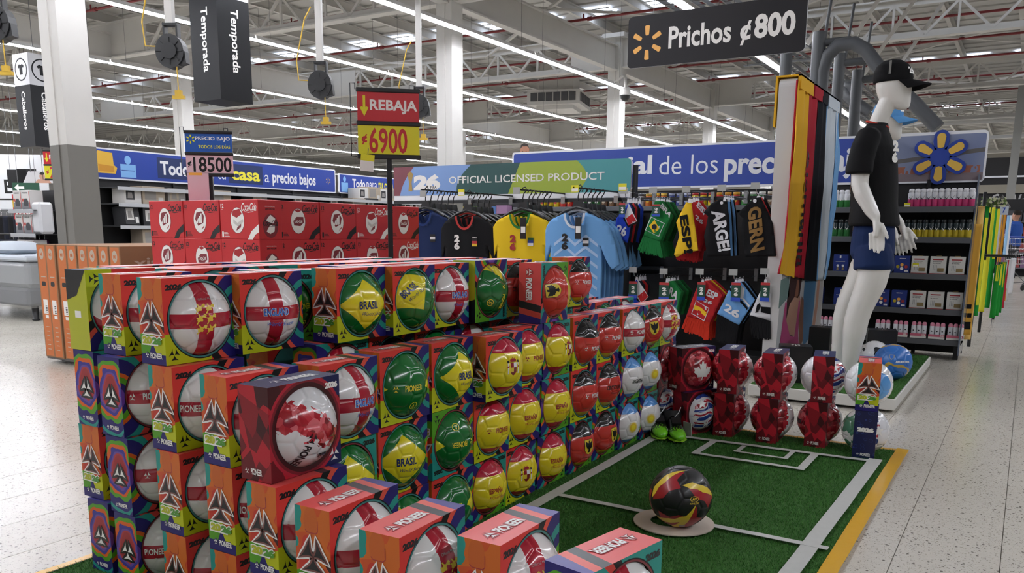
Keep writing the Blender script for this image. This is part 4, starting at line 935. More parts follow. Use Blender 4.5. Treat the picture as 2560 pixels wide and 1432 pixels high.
for i in range(14):
    q = PT(6 + 13 * (i % 7) + 30 * (i // 7), 560 + 60 * (i // 7), 12.8 - 1.2 * (i // 7)); mb = MB(); mb.bbox((-.2, -.03, -.5 if i < 7 else -.42), (.2, .03, .12), RK[i % 2] if i < 12 else RK[2], .02); mb.tube([(0, 0, .12), (0, 0, .17), (.02, 0, .19)], .004, CHROME, 6)
    mb.build('hanging_garment', None, (q.x, q.y, q.z), (0, 0, 1.), label='dark garment hanging on the rack behind the bed', category='clothing', group='dark garments behind the bed')
for z_, t_ in ((1.52, 12.8), (1.0, 11.6)):
    a, b = PT(0, 540, t_), PT(95, 540, t_); mb = MB(); mb.tube([(a.x - .3, a.y, z_ - .05), (b.x, b.y, z_ - .05)], .012, BLACKM, 8); mb.tube([(b.x, b.y, 0), (b.x, b.y, z_ - .05)], .015, BLACKM, 8); mb.tube([(a.x - .3, a.y, 0), (a.x - .3, a.y, z_ - .05)], .015, BLACKM, 8); mb.build('clothes_rail', label=f'black clothes rail behind the bed, {"rear taller" if t_ > 12 else "front lower"} one', category='clothes rail')
# ---------------------------------------------------------------- left gondolas with blue header
BLUE = flat('header_blue', '#1f3f9c', .35, coat=.2); TILE = flat('tile_dark', '#152a5c', .4); HWH = flat('header_white', '#e9eaee', .4); YEL = flat('icon_yellow', '#e0b13c', .5); LBL = flat('icon_lightblue', '#7fb4ea', .5); YTX = flat('text_yellow', '#f1e63a', .4)
def header(label, o, u, L, h, thick=.03, fn=None, face=BLUE):
    f = frame(o, u, Z); m = MB(); m.prism(rrect(0, 0, L, h, .03), -thick, 0, HWH, f); m.art(f, rrect(.02, .02, L - .02, h - .02, .02), face, 1)
    if fn: fn(m, f)
    n = MB.build(m, 'header_panel', label=label, category='header sign'); return n
SPK = lambda m, f, cx, cy, r, mt, lay=2, sc=.36: [m.art(f, tf([(.42, -.085), (.5, -.12), (.95, -.15), (1., -.09), (1., .09), (.95, .15), (.5, .12), (.42, .085)], (cx, cy), r, pi / 2 + k * pi / 3), mt, lay) for k in range(6)]
GX = -11.0; zb, zt = 1.715, 2.135
def hd1(m, f):
    m.mesh2d(f, fit(text2d('Todo', 1, .03), 1.02, 1.52, .11, .31), HWH, 3); m.art(f, [(.97, .06), (1.57, .06), (1.57, .36), (.97, .36)], TILE, 2)
    m.mesh2d(f, fit(text2d('para tu', 1, .0), 1.62, 2.20, .05, .25), HWH, 3); m.art(f, [(2.26, .06), (2.96, .06), (2.96, .36), (2.26, .36)], TILE, 2); m.mesh2d(f, fit(text2d('casa', 1, .03), 2.32, 2.90, .11, .25), YTX, 3)
    m.mesh2d(f, fit(text2d('a', 1, .0), 3.0, 3.10, .11, .23), HWH, 3); m.mesh2d(f, fit(text2d('precios bajos', 1, .03), 3.17, 4.18, .05, .30), HWH, 3); SPK(m, f, 4.50, .21, .06, YEL)
    m.art(f, [(.02, .08), (.3, .08), (.33, .16), (.28, .2), (.27, .36), (.05, .38), (.02, .3)], YEL, 2); m.art(f, [(.05, .1), (.28, .1), (.28, .18), (.05, .2)], flat('icon_amber', '#c98d24', .5), 3)
    m.art(f, [(.38, .04), (.62, .04), (.62, .22), (.38, .22)], LBL, 2); m.art(f, [(.395, .13), (.605, .13), (.605, .14), (.395, .14)], BLUE, 3); m.art(f, ngon(.5, .28, .05, 16, .06), LBL, 2)
header('long blue banner reading Todo para tu casa a precios bajos', (GX, 6.97, zb), Y, 4.69, .42, fn=hd1)
def hd2(m, f):
    m.mesh2d(f, fit(text2d('Todo', 1, .03), .36, .72, .12, .28), HWH, 3); m.mesh2d(f, fit(text2d('para', 1, 0), .76, 1.06, .08, .24), HWH, 3); m.mesh2d(f, fit(text2d('tu casa', 1, .03), 1.10, 1.55, .12, .28), YTX, 3)
    m.art(f, [(.06, .03), (.24, .03), (.24, .2), (.06, .2)], LBL, 2); m.art(f, ngon(.15, .26, .04, 14, .05), LBL, 2)
header('farther smaller blue banner reading Todo para tu casa', (GX, 11.75, 1.72), Y, 2.2, .36, fn=hd2)
g = gondola('long black shelving under the first blue banner', 0, 6.9, 0, 1.72, (.45, .78, 1.08, 1.38, 1.60), .45, axis='Y', lip=LIP); g.location = (GX - .04, 7.0, 0)
GBX = [flat('gbox_dark', '#232427', .5), flat('gbox_grey', '#8c8884', .5), flat('gbox_white', '#cfcdc9', .5), flat('gbox_beige', '#a89a88', .6)]
def goods(k, w_, d_, h):
    m = MB(); m.bbox((-d_ / 2, -w_ / 2, 0), (d_ / 2, w_ / 2, h), GBX[k], .003); f = frame((d_ / 2, -w_ / 2, 0), Y, Z); q = GBX[(k + 2) % 4]
    m.art(f, [(w_ * .1, h * .25), (w_ * .6, h * .25), (w_ * .6, h * .85), (w_ * .1, h * .85)], q, 1); m.art(f, [(w_ * .7, h * .1), (w_ * .92, h * .1), (w_ * .92, h * .4), (w_ * .7, h * .4)], GBX[2], 1)
    m.art(f, [(w_ * .18, h * .35), (w_ * .5, h * .35), (w_ * .45, h * .7), (w_ * .22, h * .7)], GBX[1], 2); return m.mesh('carton')
GM = [goods(k, w_, .28, h) for k, w_, h in ((0, .34, .26), (1, .30, .24), (2, .26, .22), (3, .36, .25), (0, .22, .27))]
cnt_ = {}
for z_, nm in ((1.08, 'third'), (1.38, 'upper'), (.78, 'lower')):
    yy = 7.15
    while yy < 13.6:
        k = random.choice(range(5)); w_ = (.34, .30, .26, .36, .22)[k]
        if random.random() < .8: cnt_[nm] = cnt_.get(nm, 0) + 1; thing('small_appliance_carton', f'appliance carton on the {nm} shelf under the blue banner, number {cnt_[nm]} from the near end', 'carton', (GX + .2, yy + w_ / 2, z_), (0, random.choice((0, -.12)), 0) if z_ == 1.08 else (0, 0, 0), f'appliance cartons on the {nm} shelf', GM[k])
        yy += w_ + random.choice((.02, .05, .15))
# kraft boxes on top row seen beside the black post
for i in range(6): thing('kraft_carton', 'small brown carton on the shelf top behind the black sign post', 'carton', (GX + .15, 12.1 + .3 * i, 1.604), (0, 0, 0), 'brown cartons under the farther blue banner', GM[3 if i % 2 else 2])
# far exit sign, bakery style sign and poster at the very left
q = PT(20, 450, 30); mb = MB(); mb.box((-3.2, 0, -1.1), (1.4, .05, .9), flat('white_board', '#e2e4e6', .5)); f = frame((-3.2, 0, -1.1), X, Z); mb.mesh2d(f, fit(text2d('Be', 1, .01), 3.05, 3.85, .62, 1.12), K['black'], 1); mb.build('white_sign', None, q, (0, 0, .6), label='large white wall sign with dark lettering Be at far left', category='sign')
q = PT(44, 447, 24); mb = MB(); mb.box((-.28, -.02, -.26), (.28, .02, .26), SHB); mb.box((-.0, -.02, -.24), (.55, .02, .28), SHB); [mb.tube([(a_, 0, .26), (a_, 0, 6.2 - q.z)], .006, GREYM, 4) for a_ in (-.2, .4)]; mb.build('hanging_board', None, q, (0, 0, .55), label='plain dark hanging board in front of the white sign', category='sign')
q = PT(96, 441, 22); mb = MB(); sk_ = flat('poster_skin', '#b98d78', .6); f = frame((-.42, 0, -.17), X, Z); mb.prism([(0, 0), (.95, .0), (.95, .3), (.16, .3)], -.01, 0, flat('poster_bg', '#c5c4c6', .5), f); mb.art(f, ngon(.52, .17, .075, 18, .09), sk_, 1); mb.art(f, [(.3, .0), (.75, .0), (.68, .1), (.4, .1)], sk_, 1); mb.art(f, ngon(.52, .245, .065, 14, .035), SHB, 2); [mb.tube([(a_, 0, .1), (a_, 0, 6.2 - q.z)], .006, GREYM, 4) for a_ in (-.2, .4)]; mb.build('poster_board', None, q, (0, 0, .55), label='slanted poster board showing a smiling child lying down', category='poster')
q = PT(65, 470, 21); mb = MB(); mb.box((-.34, -.01, -.13), (.34, .01, .13), flat('exit_green', '#1d4a36', .5)); f = frame((-.34, -.01, -.13), X, Z); mb.art(f, [(.05, .14), (.16, .24), (.16, .17), (.3, .17), (.3, .11), (.16, .11), (.16, .04)], K['white'], 1); mb.mesh2d(f, fit(text2d('SALIDA', 1, .02), .08, .3, .015, .04), K['white'], 1); [mb.tube([(a_, .005, .12), (a_, .005, 6.2 - q.z)], .006, GREYM, 4) for a_ in (-.2, .25)]; mb.build('exit_sign', None, q, (0, 0, .55), label='dark green sign with a white left arrow', category='sign')
q = PT(60, 500, 18); mb = MB(); mb.box((-.25, -.01, -.28), (.25, .01, .0), flat('box_yellow_red', '#c9a52e', .5)); mb.box((-.25, -.012, .0), (.25, .01, .12), MATS['havaianas_red']); mb.box((-.02, -.0, -q.z), (.02, .01, 0), SHB); mb.build('red_yellow_board', None, q, (0, 0, .55), label='small red and yellow board left of the cooker cartons', category='sign')
# white wall panels of the far left bay
mb = MB(); mb.box((-26, 21, 0), (-25.8, 30, 2.4), flat('pale_partition', '#b9b4ab', .7)); mb.build('partition', kind='structure')
# ---------------------------------------------------------------- hanging signs and reels
DKS = flat('sign_dark', '#252427', .55, spec=.25); DKB = flat('totem_black', '#131417', .5, spec=.25); TOW = flat('totem_white', '#c9c9cc', .5); OAM = flat('amber', '#f0ae4c', .4)
Ys = 7.5; a, b = PY(1563, 45, Ys), PY(1568, 172, Ys); c = PY(2012, 118, Ys); L, Hs = c.x - b.x, a.z - b.z
f = frame((b.x, Ys, b.z), X, Z); mb = MB(); mb.prism(rrect(0, 0, L, Hs, .04), -.02, 0, DKS, f, TOW)
SPK(mb, f, L * .118, Hs * .47, .150, OAM); mb.mesh2d(f, fit(text2d('Prichos', 1, .025), L * .248, L * .605, Hs * .30, Hs * .72), K['white'], 1); mb.mesh2d(f, fit(text2d('¢', 1, .03), L * .655, L * .715, Hs * .22, Hs * .66), K['white'], 1); mb.mesh2d(f, fit(text2d('800', 1, .035), L * .73, L * .945, Hs * .31, Hs * .75), K['white'], 1)
pr = mb.build('hanging_sign', label='large dark hanging sign reading Prichos ¢800', category='hanging sign')
for q in (.15, .85): part('hanger', pr, lambda m: m.tube([(b.x + L * q, Ys + .01, b.z + Hs), (b.x + L * q, Ys + .01, 5.9)], .004, GREYM, 5))
def totem(word, icon, loc, yaw, s_, hb, hw, label):
    t = thing('aisle_totem', label, 'hanging sign', loc, (0, 0, yaw)); h = s_ / 2
    def body(m):
        m.box((-h, -h, 0), (h, h, hb), DKB)
        for u, o in ((X, (-h, -h, 0)), (Y, (h, -h, 0)), (-X, (h, h, 0)), (-Y, (-h, h, 0))):
            f = frame(o, u, Z); vf = text2d(word, 1, .02); A, B, C, D = tsize(vf); k = min((hb * .62) / (B - A), s_ * .5 / (D - C)); V2 = [((q - (C + D) / 2) * k + h, hb * .9 - (p - A) * k) for p, q in vf[0]]
            m.mesh2d(f, (V2, vf[1]), K['white'], 1)
    part('panel_body', t, body)
    def cap(m):
        m.box((-h, -h, hb), (h, h, hb + hw), TOW)
        for u, o in ((X, (-h, -h, hb)), (Y, (h, -h, hb))):
            f = frame(o, u, Z); N = 28; r = s_ * .40; r2 = s_ * .35; cy = hw * .5
            for k in range(N):
                t0, t1 = 2 * pi * k / N, 2 * pi * (k + 1) / N; m.art(f, [(h + r * cos(t0), cy + r * sin(t0)), (h + r * cos(t1), cy + r * sin(t1)), (h + r2 * cos(t1), cy + r2 * sin(t1)), (h + r2 * cos(t0), cy + r2 * sin(t0))], DKB, 1)
            if icon: q = s_ * .2; m.art(f, tf([(-1, .55), (-.45, .95), (-.2, .8), (.2, .8), (.45, .95), (1, .55), (.75, .2), (.5, .35), (.5, -.9), (-.5, -.9), (-.5, .35), (-.75, .2)], (h, cy), q), DKB, 1)
    part('icon_cap', t, cap); part('cable', t, lambda m: m.tube([(0, 0, hb + hw), (0, 0, 6.3 - loc[2])], .006, GREYM, 5))
q = PT(560, 258, 10.6); totem('Temporada', False, (q.x, q.y, q.z), 0., .50, 1.22, .5, 'large black hanging totem reading Temporada')
q = PT(104, 370, 15.5); totem('Caballeros', True, (q.x, q.y, q.z), 0., .50, 1.08, .55, 'smaller black hanging totem reading Caballeros with shirt icon')
def reel(px, py, t, label, zt=6.2, sc=1.):
    q = PT(px, py, t); o = thing('cable_reel', label, 'cable reel', q, (0, 0, radians(28)))
    def drum(m):
        m.prism([(p[0], p[1]) for p in ngon(0, 0, .155 * sc, 18, .175 * sc)], -.065 * sc, .065 * sc, BLACKP, frame((0, 0, 0), X, Z)); m.prism(ngon(0, 0, .085, 14), .065 * sc, .085 * sc, BLACKM, frame((0, 0, 0), X, Z)); m.prism([(.02, -.16), (.17, -.12), (.16, .0), (.1, -.02)], -.05, .05, BLACKM, frame((0, 0, 0), X, Z))
        for k in range(8): m.prism(tf([(.05, -.006), (.14, -.006), (.14, .006), (.05, .006)], (0, 0), 1, k * pi / 4), .066, .074, BLACKM, frame((0, 0, 0), X, Z))
    part('drum', o, drum); part('bracket', o, lambda m: (m.box((-.07, -.05, .26), (.09, .05, .285), BLACKM), m.box((-.07, -.04, .14), (-.05, .04, .27), BLACKM), m.box((.07, -.04, .14), (.09, .04, .27), BLACKM)))
    part('drop_pole', o, lambda m: m.box((-.04, -.04, .285), (.04, .04, zt - q.z), WHITE_STEEL))
    yc = flat('yellow_cord', '#c9a431', .5); part('cord', o, lambda m: m.tube([(.06, -.04, -.12), (.065, -.04, -.42)], .006, yc, 6)); part('plug', o, lambda m: (m.box((.03, -.06, -.46), (.10, -.02, -.40), yc), m.box((-.0, -.06, -.49), (.13, -.02, -.455), yc)))
    part('supply_cord', o, lambda m: m.tube([(-.08, -.02, .05), (-.28, -.02, .06), (-.30, -.02, .3), (-.18, -.02, .8), (-.1, 0, .95)], .008, yc, 6))
    part('brace_arm', o, lambda m: (bar(m, (0, 0, 2.0), (.7, 0, 3.0), (.04, .04), WHITE_STEEL), bar(m, (0, 0, 2.0), (-.7, 0, 3.0), (.04, .04), WHITE_STEEL)))
reel(430, 130, 8.9, 'black cable reel on a white pole left of the Temporada totem'); reel(802, 213, 10.7, 'black cable reel hanging right of the Temporada totem'); reel(1048, 267, 12.5, 'far black cable reel hanging behind the REBAJA sign'); reel(-5, 60, 8.2, 'black cable reel cut by the left picture edge')
# ---------------------------------------------------------------- price signs on posts
RR = flat('price_red', '#c32b33', .35); YY = flat('price_yellow', '#e3dc2b', .4); PINK = flat('price_pink', '#dcb9c3', .5); PB = flat('price_blue', '#2256a8', .4)
def price_sign(label, q, yaw, w_, h, post_z, top_fn, bot_fn, c1, c2):
    """q: lower middle of the frame"""
    o = thing('price_sign', label, 'price sign', (q.x, q.y, post_z), (0, 0, yaw)); z0 = q.z - post_z; s_ = h * .47
    part('post', o, lambda m: m.box((-.013, .0, 0), (.013, .026, z0 + .01), BLACKM))
    part('upper_card', o, lambda m: (m.box((-w_ / 2, -.004, z0 + h - s_), (w_ / 2, .004, z0 + h - .01), c1), top_fn(m, frame((-w_ / 2, -.004, z0 + h - s_), X, Z), w_, s_)))
    part('lower_card', o, lambda m: (m.box((-w_ / 2, -.004, z0 + .008), (w_ / 2, .004, z0 + h - s_ - .02), c2), bot_fn(m, frame((-w_ / 2, -.004, z0 + .008), X, Z), w_, h - s_ - .03)))
    part('rail', o, lambda m: m.bbox((-w_ / 2 - .006, -.01, z0 - .012), (w_ / 2 + .006, .012, z0 + .012), BLACKP, .004)); part('rail', o, lambda m: m.bbox((-w_ / 2 - .006, -.01, z0 + h - s_ - .022), (w_ / 2 + .006, .012, z0 + h - s_), BLACKP, .004)); part('rail', o, lambda m: m.bbox((-w_ / 2 - .006, -.01, z0 + h - .014), (w_ / 2 + .006, .012, z0 + h + .008), BLACKP, .004))
    part('wire_frame', o, lambda m: m.tube([(-w_ / 2, .015, z0), (-w_ / 2 - .035, .015, z0), (-w_ / 2 - .035, .015, z0 + h + .03), (-w_ / 2 - .01, .015, z0 + h + .03), (-w_ / 2 - .01, .015, z0 + h)], .003, BLACKM, 6)); part('clip', o, lambda m: m.tube([(w_ / 2 - .05, .0, z0 + h), (w_ / 2 - .05, 0, z0 + h + .025), (w_ / 2 - .025, 0, z0 + h + .025), (w_ / 2 - .025, 0, z0 + h)], .003, BLACKM, 6))
    return o
def t_reb(m, f, w_, h):
    m.art(f, [(w_ * .09, h * .35), (w_ * .13, h * .35), (w_ * .13, h * .8), (w_ * .09, h * .8)], YY, 1); m.art(f, [(w_ * .04, h * .42), (w_ * .11, h * .14), (w_ * .18, h * .42), (w_ * .14, h * .46), (w_ * .11, h * .34), (w_ * .08, h * .46)], YY, 2); m.mesh2d(f, fit(text2d('REBAJA', 1, .03), w_ * .20, w_ * .97, h * .24, h * .68), K['white'], 1)
def b_reb(n): 
    def g(m, f, w_, h): m.mesh2d(f, fit(text2d('¢', 1, .03), w_ * .06, w_ * .15, h * .35, h * .7), RR, 1); m.mesh2d(f, fit(text2d(n, 1, .02), w_ * .18, w_ * (.80 if len(n) == 4 else .95), h * .06, h * .93), RR, 1)
    return g
q = PT(973, 392, 4.35); price_sign('black post sign reading REBAJA ¢6900 above the ball stack', q, radians(42), .318, .335, 0, t_reb, b_reb('6900'), RR, YY)
mb = MB(); mb.box((-.035, -.002, 0), (.035, .002, .045), YY); mb.box((-.035, -.0025, -.04), (.035, .0015, .012), K['white']); mb.tube([(0, 0, .045), (0, 0, .075)], .002, GREYM, 5); q2 = PT(918, 408, 4.3); mb.build('shelf_ticket', None, q2, (0, .1, radians(40)), label='tiny yellow price ticket hanging under the REBAJA sign', category='price ticket')
def t_low(m, f, w_, h): SPK(m, f, w_ * .12, h * .62, .03, YY); m.mesh2d(f, fit(text2d('PRECIO BAJO', 1, .02), w_ * .22, w_ * .96, h * .52, h * .76), K['white'], 1); m.mesh2d(f, fit(text2d('TODOS LOS DÍAS', 1, .02), w_ * .28, w_ * .96, h * .18, h * .38), YY, 1)
def b_185(m, f, w_, h): m.mesh2d(f, fit(text2d('¢', 1, .03), w_ * .03, w_ * .12, h * .35, h * .7), K['black'], 1); m.mesh2d(f, fit(text2d('18500', 1, .02), w_ * .15, w_ * .97, h * .08, h * .9), K['black'], 1)
q = PT(526, 437, 5.7); o = price_sign('black post sign reading PRECIO BAJO 18500 above the red drink packs', q, radians(38), .31, .285, 0, t_low, b_185, PB, PINK)
part('paper_note', o, lambda m: (m.box((-.15, -.012, q.z - .20), (-.01, -.008, q.z + .01), PINK), m.box((-.14, -.013, q.z - .005), (-.05, -.012, q.z + .012), OAM)))
q = PT(150, 449, 10.6); price_sign('partly hidden REBAJA ¢22 price sign behind the grey column', q, radians(35), .36, .36, 0, t_reb, b_reb('2200'), RR, YY)
# ---------------------------------------------------------------- air diffuser, dome camera, cutout head
q = PT(1398, 252, 27); o = thing('air_diffuser', 'white square ceiling air diffuser on a wide duct', 'air diffuser', q, (0, 0, radians(15)))
LV = flat('louver_dark', '#4b4b4d', .6)
part('housing', o, lambda m: (m.prism([(-.85, -.85), (.85, -.85), (.85, .85), (-.85, .85)], -.22, .22, WHITE_STEEL, frame((0, 0, 0), X, Y)), m.prism([(-.6, -.6), (.6, -.6), (.6, .6), (-.6, .6)], -.34, -.22, WHITE_STEEL, frame((0, 0, 0), X, Y))))
for s_, (ax, fr_) in enumerate(((0, frame((-.85, -.855, -.2), X, Z)), (1, frame((.855, -.85, -.2), Y, Z)))):
    for k in range(6): mb = MB(); mb.prism([(.12 + .25 * k, .08), (.33 + .25 * k, .08), (.33 + .25 * k, .34), (.12 + .25 * k, .34)], .001, .02, LV, fr_); mb.build('louver', o)
part('duct', o, lambda m: (m.box((-.55, -.5, .22), (.55, .5, 3.6 - .6), WHITE_STEEL)))
q = PT(1318, 190, 29.5); mb = MB(); mb.box((-.7, -.5, -.1), (.7, .5, 1.1), WHITE_STEEL); mb.box((-.55, -.35, -.14), (.4, .35, -.1), LV); mb.build('duct_box', None, q, label='white duct box with a dark grille behind the light row', category='air duct')
q = PT(1563, 236, 18.5); o = thing('security_camera', 'white dome security camera hanging beside a column', 'security camera', q)
part('camera_housing', o, lambda m: m.lathe([(0, .14), (.1, .13), (.125, .06), (.125, -.02)], WHITE_STEEL, 18)); part('dome', o, lambda m: m.lathe([(.11, -.02), (.1, -.08), (.06, -.13), (0, -.15)], BLACKP, 18)); part('arm', o, lambda m: (m.tube([(0, 0, .13), (0, 0, .35), (-.15, .2, .45), (-.63, .88, .45)], .03, WHITE_STEEL, 8)))
Yh = 8.35; q = PY(1318, 408, Yh); mb = MB(); SKN = flat('photo_skin', '#b98266', .5); f = frame((q.x, Yh - .06, q.z), X, Z)
mb.prism([(-.075, 0), (.06, 0), (.045, .05), (.055, .09), (.058, .15), (.045, .185), (-.03, .19), (-.055, .16), (-.058, .09), (-.04, .05)], -.006, 0, SKN, f); mb.art(f, [(-.055, .155), (-.05, .195), (-.01, .215), (.04, .20), (.058, .16), (.03, .18), (-.03, .18)], flat('photo_hair', '#3a2f2a', .7), 1)
for s_ in (-.025, .02): mb.art(f, ngon(s_, .125, .007, 8, .004), K['black'], 1)
mb.art(f, [(-.02, .07), (.025, .07), (.015, .06), (-.01, .06)], K['white'], 1); mb.art(f, [(-.002, .12), (.006, .09), (-.006, .09)], flat('photo_shade', '#9a664e', .5), 1); mb.art(f, [(-.1, -.02), (.085, -.02), (.06, .01), (-.07, .01)], BLUE, 1)
mb.build('cutout_head', label='flat photo cutout of a smiling short haired man above the banner', category='display cutout')
# ---------------------------------------------------------------- pneumatic tubes, cable trays on the right
TUBEM = flat('tube_grey', '#4d4f52', .45, spec=.4); Yt = 11.5
def P3(x, y, Y_=Yt): v = PY(x, y, Y_); return (v.x, v.y, v.z)
def pole(label, x0, y0, x1, y1, r, Y_=Yt, z0=0):
    a = PY(x0, y0, Y_); m = MB(); m.tube([(a.x, Y_, z0), (a.x, Y_, a.z)], r, TUBEM, 14); return m.build('standpipe', label=label, category='pipe')
pole('tall dark standpipe behind the Prichos sign edge', 2050, 80, 2036, 218, .085); pole('grey standpipe left of the hanging towels', 1967, 128, 1950, 345, .075); pole('grey standpipe between towels and mannequin', 2101, 134, 2090, 260, .075, 12.5); pole('grey standpipe behind the mannequin shoulder', 2145, 176, 2134, 334, .075, 12.8)
for x_, y_, Y_ in ((2050, 108, Yt), (2101, 158, 12.5), (2145, 200, 12.8)):
    a = PY(x_, y_, Y_); m = MB(); m.tube([(a.x, Y_, a.z), (a.x + .35, Y_ + .1, a.z + .02)], .05, TUBEM, 12); m.tube([(a.x + .05, Y_, a.z), (a.x + .12, Y_, a.z + .75)], .02, TUBEM, 6); m.build('pipe_branch', label=f'short side branch of the grey standpipe {("nearest the sign", "in the middle", "behind the mannequin")[(2050, 2101, 2145).index(x_)]}', category='pipe', group='side branches of the standpipes')
m = MB(); pts = [P3(2052, 225), P3(2055, 180), P3(2068, 140), P3(2095, 113), P3(2135, 108), P3(2165, 125), P3(2190, 160), P3(2225, 200), P3(2290, 262), P3(2345, 320)]; m.tube([(pts[0][0], Yt, 0)] + pts, .085, TUBEM, 14); m.build('tube_arch', label='big grey pneumatic tube bending in an arch left of the mannequin', category='pipe')
m = MB(); pts = [(P3(2136, 330, 14)[0], 14, 0), P3(2136, 330, 14), P3(2138, 250, 14), P3(2128, 215, 14), P3(2112, 210, 14), P3(2105, 225, 14), P3(2130, 250, 14), P3(2175, 280, 14)]; m.tube(pts, .08, TUBEM, 12); m.build('tube_bend', label='smaller grey tube bend behind the standpipes', category='pipe')
for i, dx in enumerate((0, .42, .84, 1.26)):
    m = MB(); x0 = -5.9 + dx * 1.15
    for s_ in (-.09, .09): m.box((x0 + s_ - .012, 8, 5.05), (x0 + s_ + .012, 34, 5.13), GALV)
    y_ = 8
    while y_ < 34: m.box((x0 - .09, y_, 5.05), (x0 + .09, y_ + .02, 5.07), GALV); y_ += .3
    m.build('cable_tray', kind='structure')
for yy in (11, 14, 17, 20.8, 24): m = MB(); m.box((-6.3, yy, 5.0), (-4.2, yy + .05, 5.04), GALV); m.tube([(-6.2, yy, 5.0), (-6.2, yy, 6.3)], .01, GREYM, 5); m.tube([(-4.3, yy, 5.0), (-4.3, yy, 6.3)], .01, GREYM, 5); m.build('tray_hanger', kind='structure')
# ---------------------------------------------------------------- cloth helper: 2D mesh cut into small cells and pushed by a fold function
def cloth(mb, fr, vf, mat, fold=lambda a, b: 0., layer=0, step=.03, thick=0., smooth=True, lay=.0009):
    bm = bmesh.new(); vs = [bm.verts.new((a, b, 0)) for a, b in vf[0]]
    for f_ in vf[1]:
        try: bm.faces.new([vs[i] for i in f_])
        except ValueError: pass
    xa, xb, ya, yb = tsize(vf)
    for ax, lo, hi in ((0, xa, xb), (1, ya, yb)):
        t = lo + step
        while t < hi:
            p = [0, 0, 0]; p[ax] = t; nn = [0, 0, 0]; nn[ax] = 1
            bmesh.ops.bisect_plane(bm, geom=bm.verts[:] + bm.edges[:] + bm.faces[:], plane_co=p, plane_no=nn); t += step
    bm.normal_update()
    for f_ in bm.faces:
        if f_.normal.z < 0: f_.normal_flip()
    bm.verts.index_update(); o, u, v, n = fr
    fro = [o + u * q.co.x + v * q.co.y + n * (fold(q.co.x, q.co.y) + layer * lay) for q in bm.verts]; F = [tuple(q.index for q in f_.verts) for f_ in bm.faces]
    if not thick: mb.add(fro, F, mat, smooth)
    else:
        bk = [p - n * thick for p in fro]; k = len(fro); E_ = [e for e in bm.edges if len(e.link_faces) == 1]; G = []
        for e in E_:
            a, b = e.verts[0].index, e.verts[1].index; fl = e.link_faces[0]; idx = [q.index for q in fl.verts]; i = idx.index(a)
            if idx[(i + 1) % len(idx)] != b: a, b = b, a
            G.append((b, a, a + k, b + k))
        mb.add(fro + bk, F + [tuple(i + k for i in f_[::-1]) for f_ in F] + G, mat, smooth)
    bm.free()
def CM(nm, c, rough=.85): return flat('cloth_' + nm, c, rough, spec=.25, bump=.15, bscale=260)
# ---------------------------------------------------------------- jersey rack with header
HY = 6.75; hl, hr = -5.57, -2.965; hz0, hz1 = 1.395, 1.675; OLW = hr - hl
HDC = [flat('hd_maroon', '#7b3f4a', .4), flat('hd_sky', '#7ea0d6', .4), flat('hd_teal', '#24504f', .4), flat('hd_lime', '#9fb23c', .4), flat('hd_aqua', '#4a9a9e', .4)]
def circle_clip(cx, cy, r, W, H, n=60):
    """part of the panel left of a big circle's right arc: x <= cx + sqrt(r^2-(y-cy)^2)"""
    P = [(0, 0)]; 
    for k in range(13): y_ = H * k / 12; P.append((min(W, max(0, cx + sqrt(max(0, r * r - (y_ - cy) ** 2)))), y_))
    P.append((0, H)); return P
f = frame((hl, HY, hz0), X, Z); mb = MB(); HP = hz1 - hz0; mb.prism(rrect(0, 0, OLW, HP, .035), -.02, 0, HDC[4], f, HWH)
for k, (cx, r) in enumerate(((OLW * .80, .42 * OLW * .32), (OLW * .42, .17 * OLW), (OLW * .30, .13 * OLW), (OLW * .02, .07 * OLW))):
    pass
def arcpoly(x0, x1, bulge, m_, lay):    # region left of a slanted arc
    P = [(.0, .0)] + [(x0 + (x1 - x0) * t + bulge * sin(pi * t), HP * t) for t in (k / 10 for k in range(11))] + [(0, HP)]; mb.art(f, P, m_, lay)
arcpoly(OLW * .80, OLW * .735 + .17, .10, HDC[3], 1); arcpoly(OLW * .525, OLW * .575, -.0, HDC[2], 2); arcpoly(OLW * .30, OLW * .365, -.06, HDC[1], 3); arcpoly(OLW * .03, OLW * .10, -.03, HDC[0], 4)
mb.mesh2d(f, fit(text2d('OFFICIAL LICENSED PRODUCT', 1, .01), OLW * .265, OLW * .905, HP * .38, HP * .62), K['white'], 6)
mb.mesh2d(f, fit(text2d('26', 1, .07, space=.95), OLW * .098, OLW * .225, HP * .18, HP * .72), K['white'], 6); mb.mesh2d(f, fit(text2d('FIFA', 1, .02), OLW * .178, OLW * .208, HP * .22, HP * .31), K['black'], 7)
gold = flat('trophy_gold', '#a98b4a', .4); mb.art(f, [(OLW * .072, HP * .15), (OLW * .092, HP * .15), (OLW * .088, HP * .45), (OLW * .096, HP * .75), (OLW * .082, HP * .85), (OLW * .068, HP * .75), (OLW * .076, HP * .45)], gold, 6)
hd = mb.build('header_panel', label='multicoloured header panel reading OFFICIAL LICENSED PRODUCT above the jerseys', category='header sign')
rk = thing('garment_rack', 'black garment rack with white top rail behind the jerseys', 'clothes rack', (hl, HY, 0))
part('white_rail', rk, lambda m: m.bbox((0, .0, 1.345), (OLW + .0, .035, 1.396), HWH, .003)); part('crossbar', rk, lambda m: m.box((0, .0, 1.315), (OLW + 1.32, .03, 1.345), BLACKM))
part('crossbar', rk, lambda m: m.box((OLW + .0, .0, .735), (OLW + 1.32, .03, .765), BLACKM)); part('back_panel', rk, lambda m: m.box((.0, .20, .05), (OLW + 1.33, .22, 1.22), SHB)); part('base', rk, lambda m: m.bbox((0, -.3, .02), (OLW + 1.33, .22, .11), SHB, .005))
for k in (0, OLW, OLW + 1.29): part('upright', rk, lambda m: m.box((k, .035, .0), (k + .035, .075, 1.62), BLACKM))
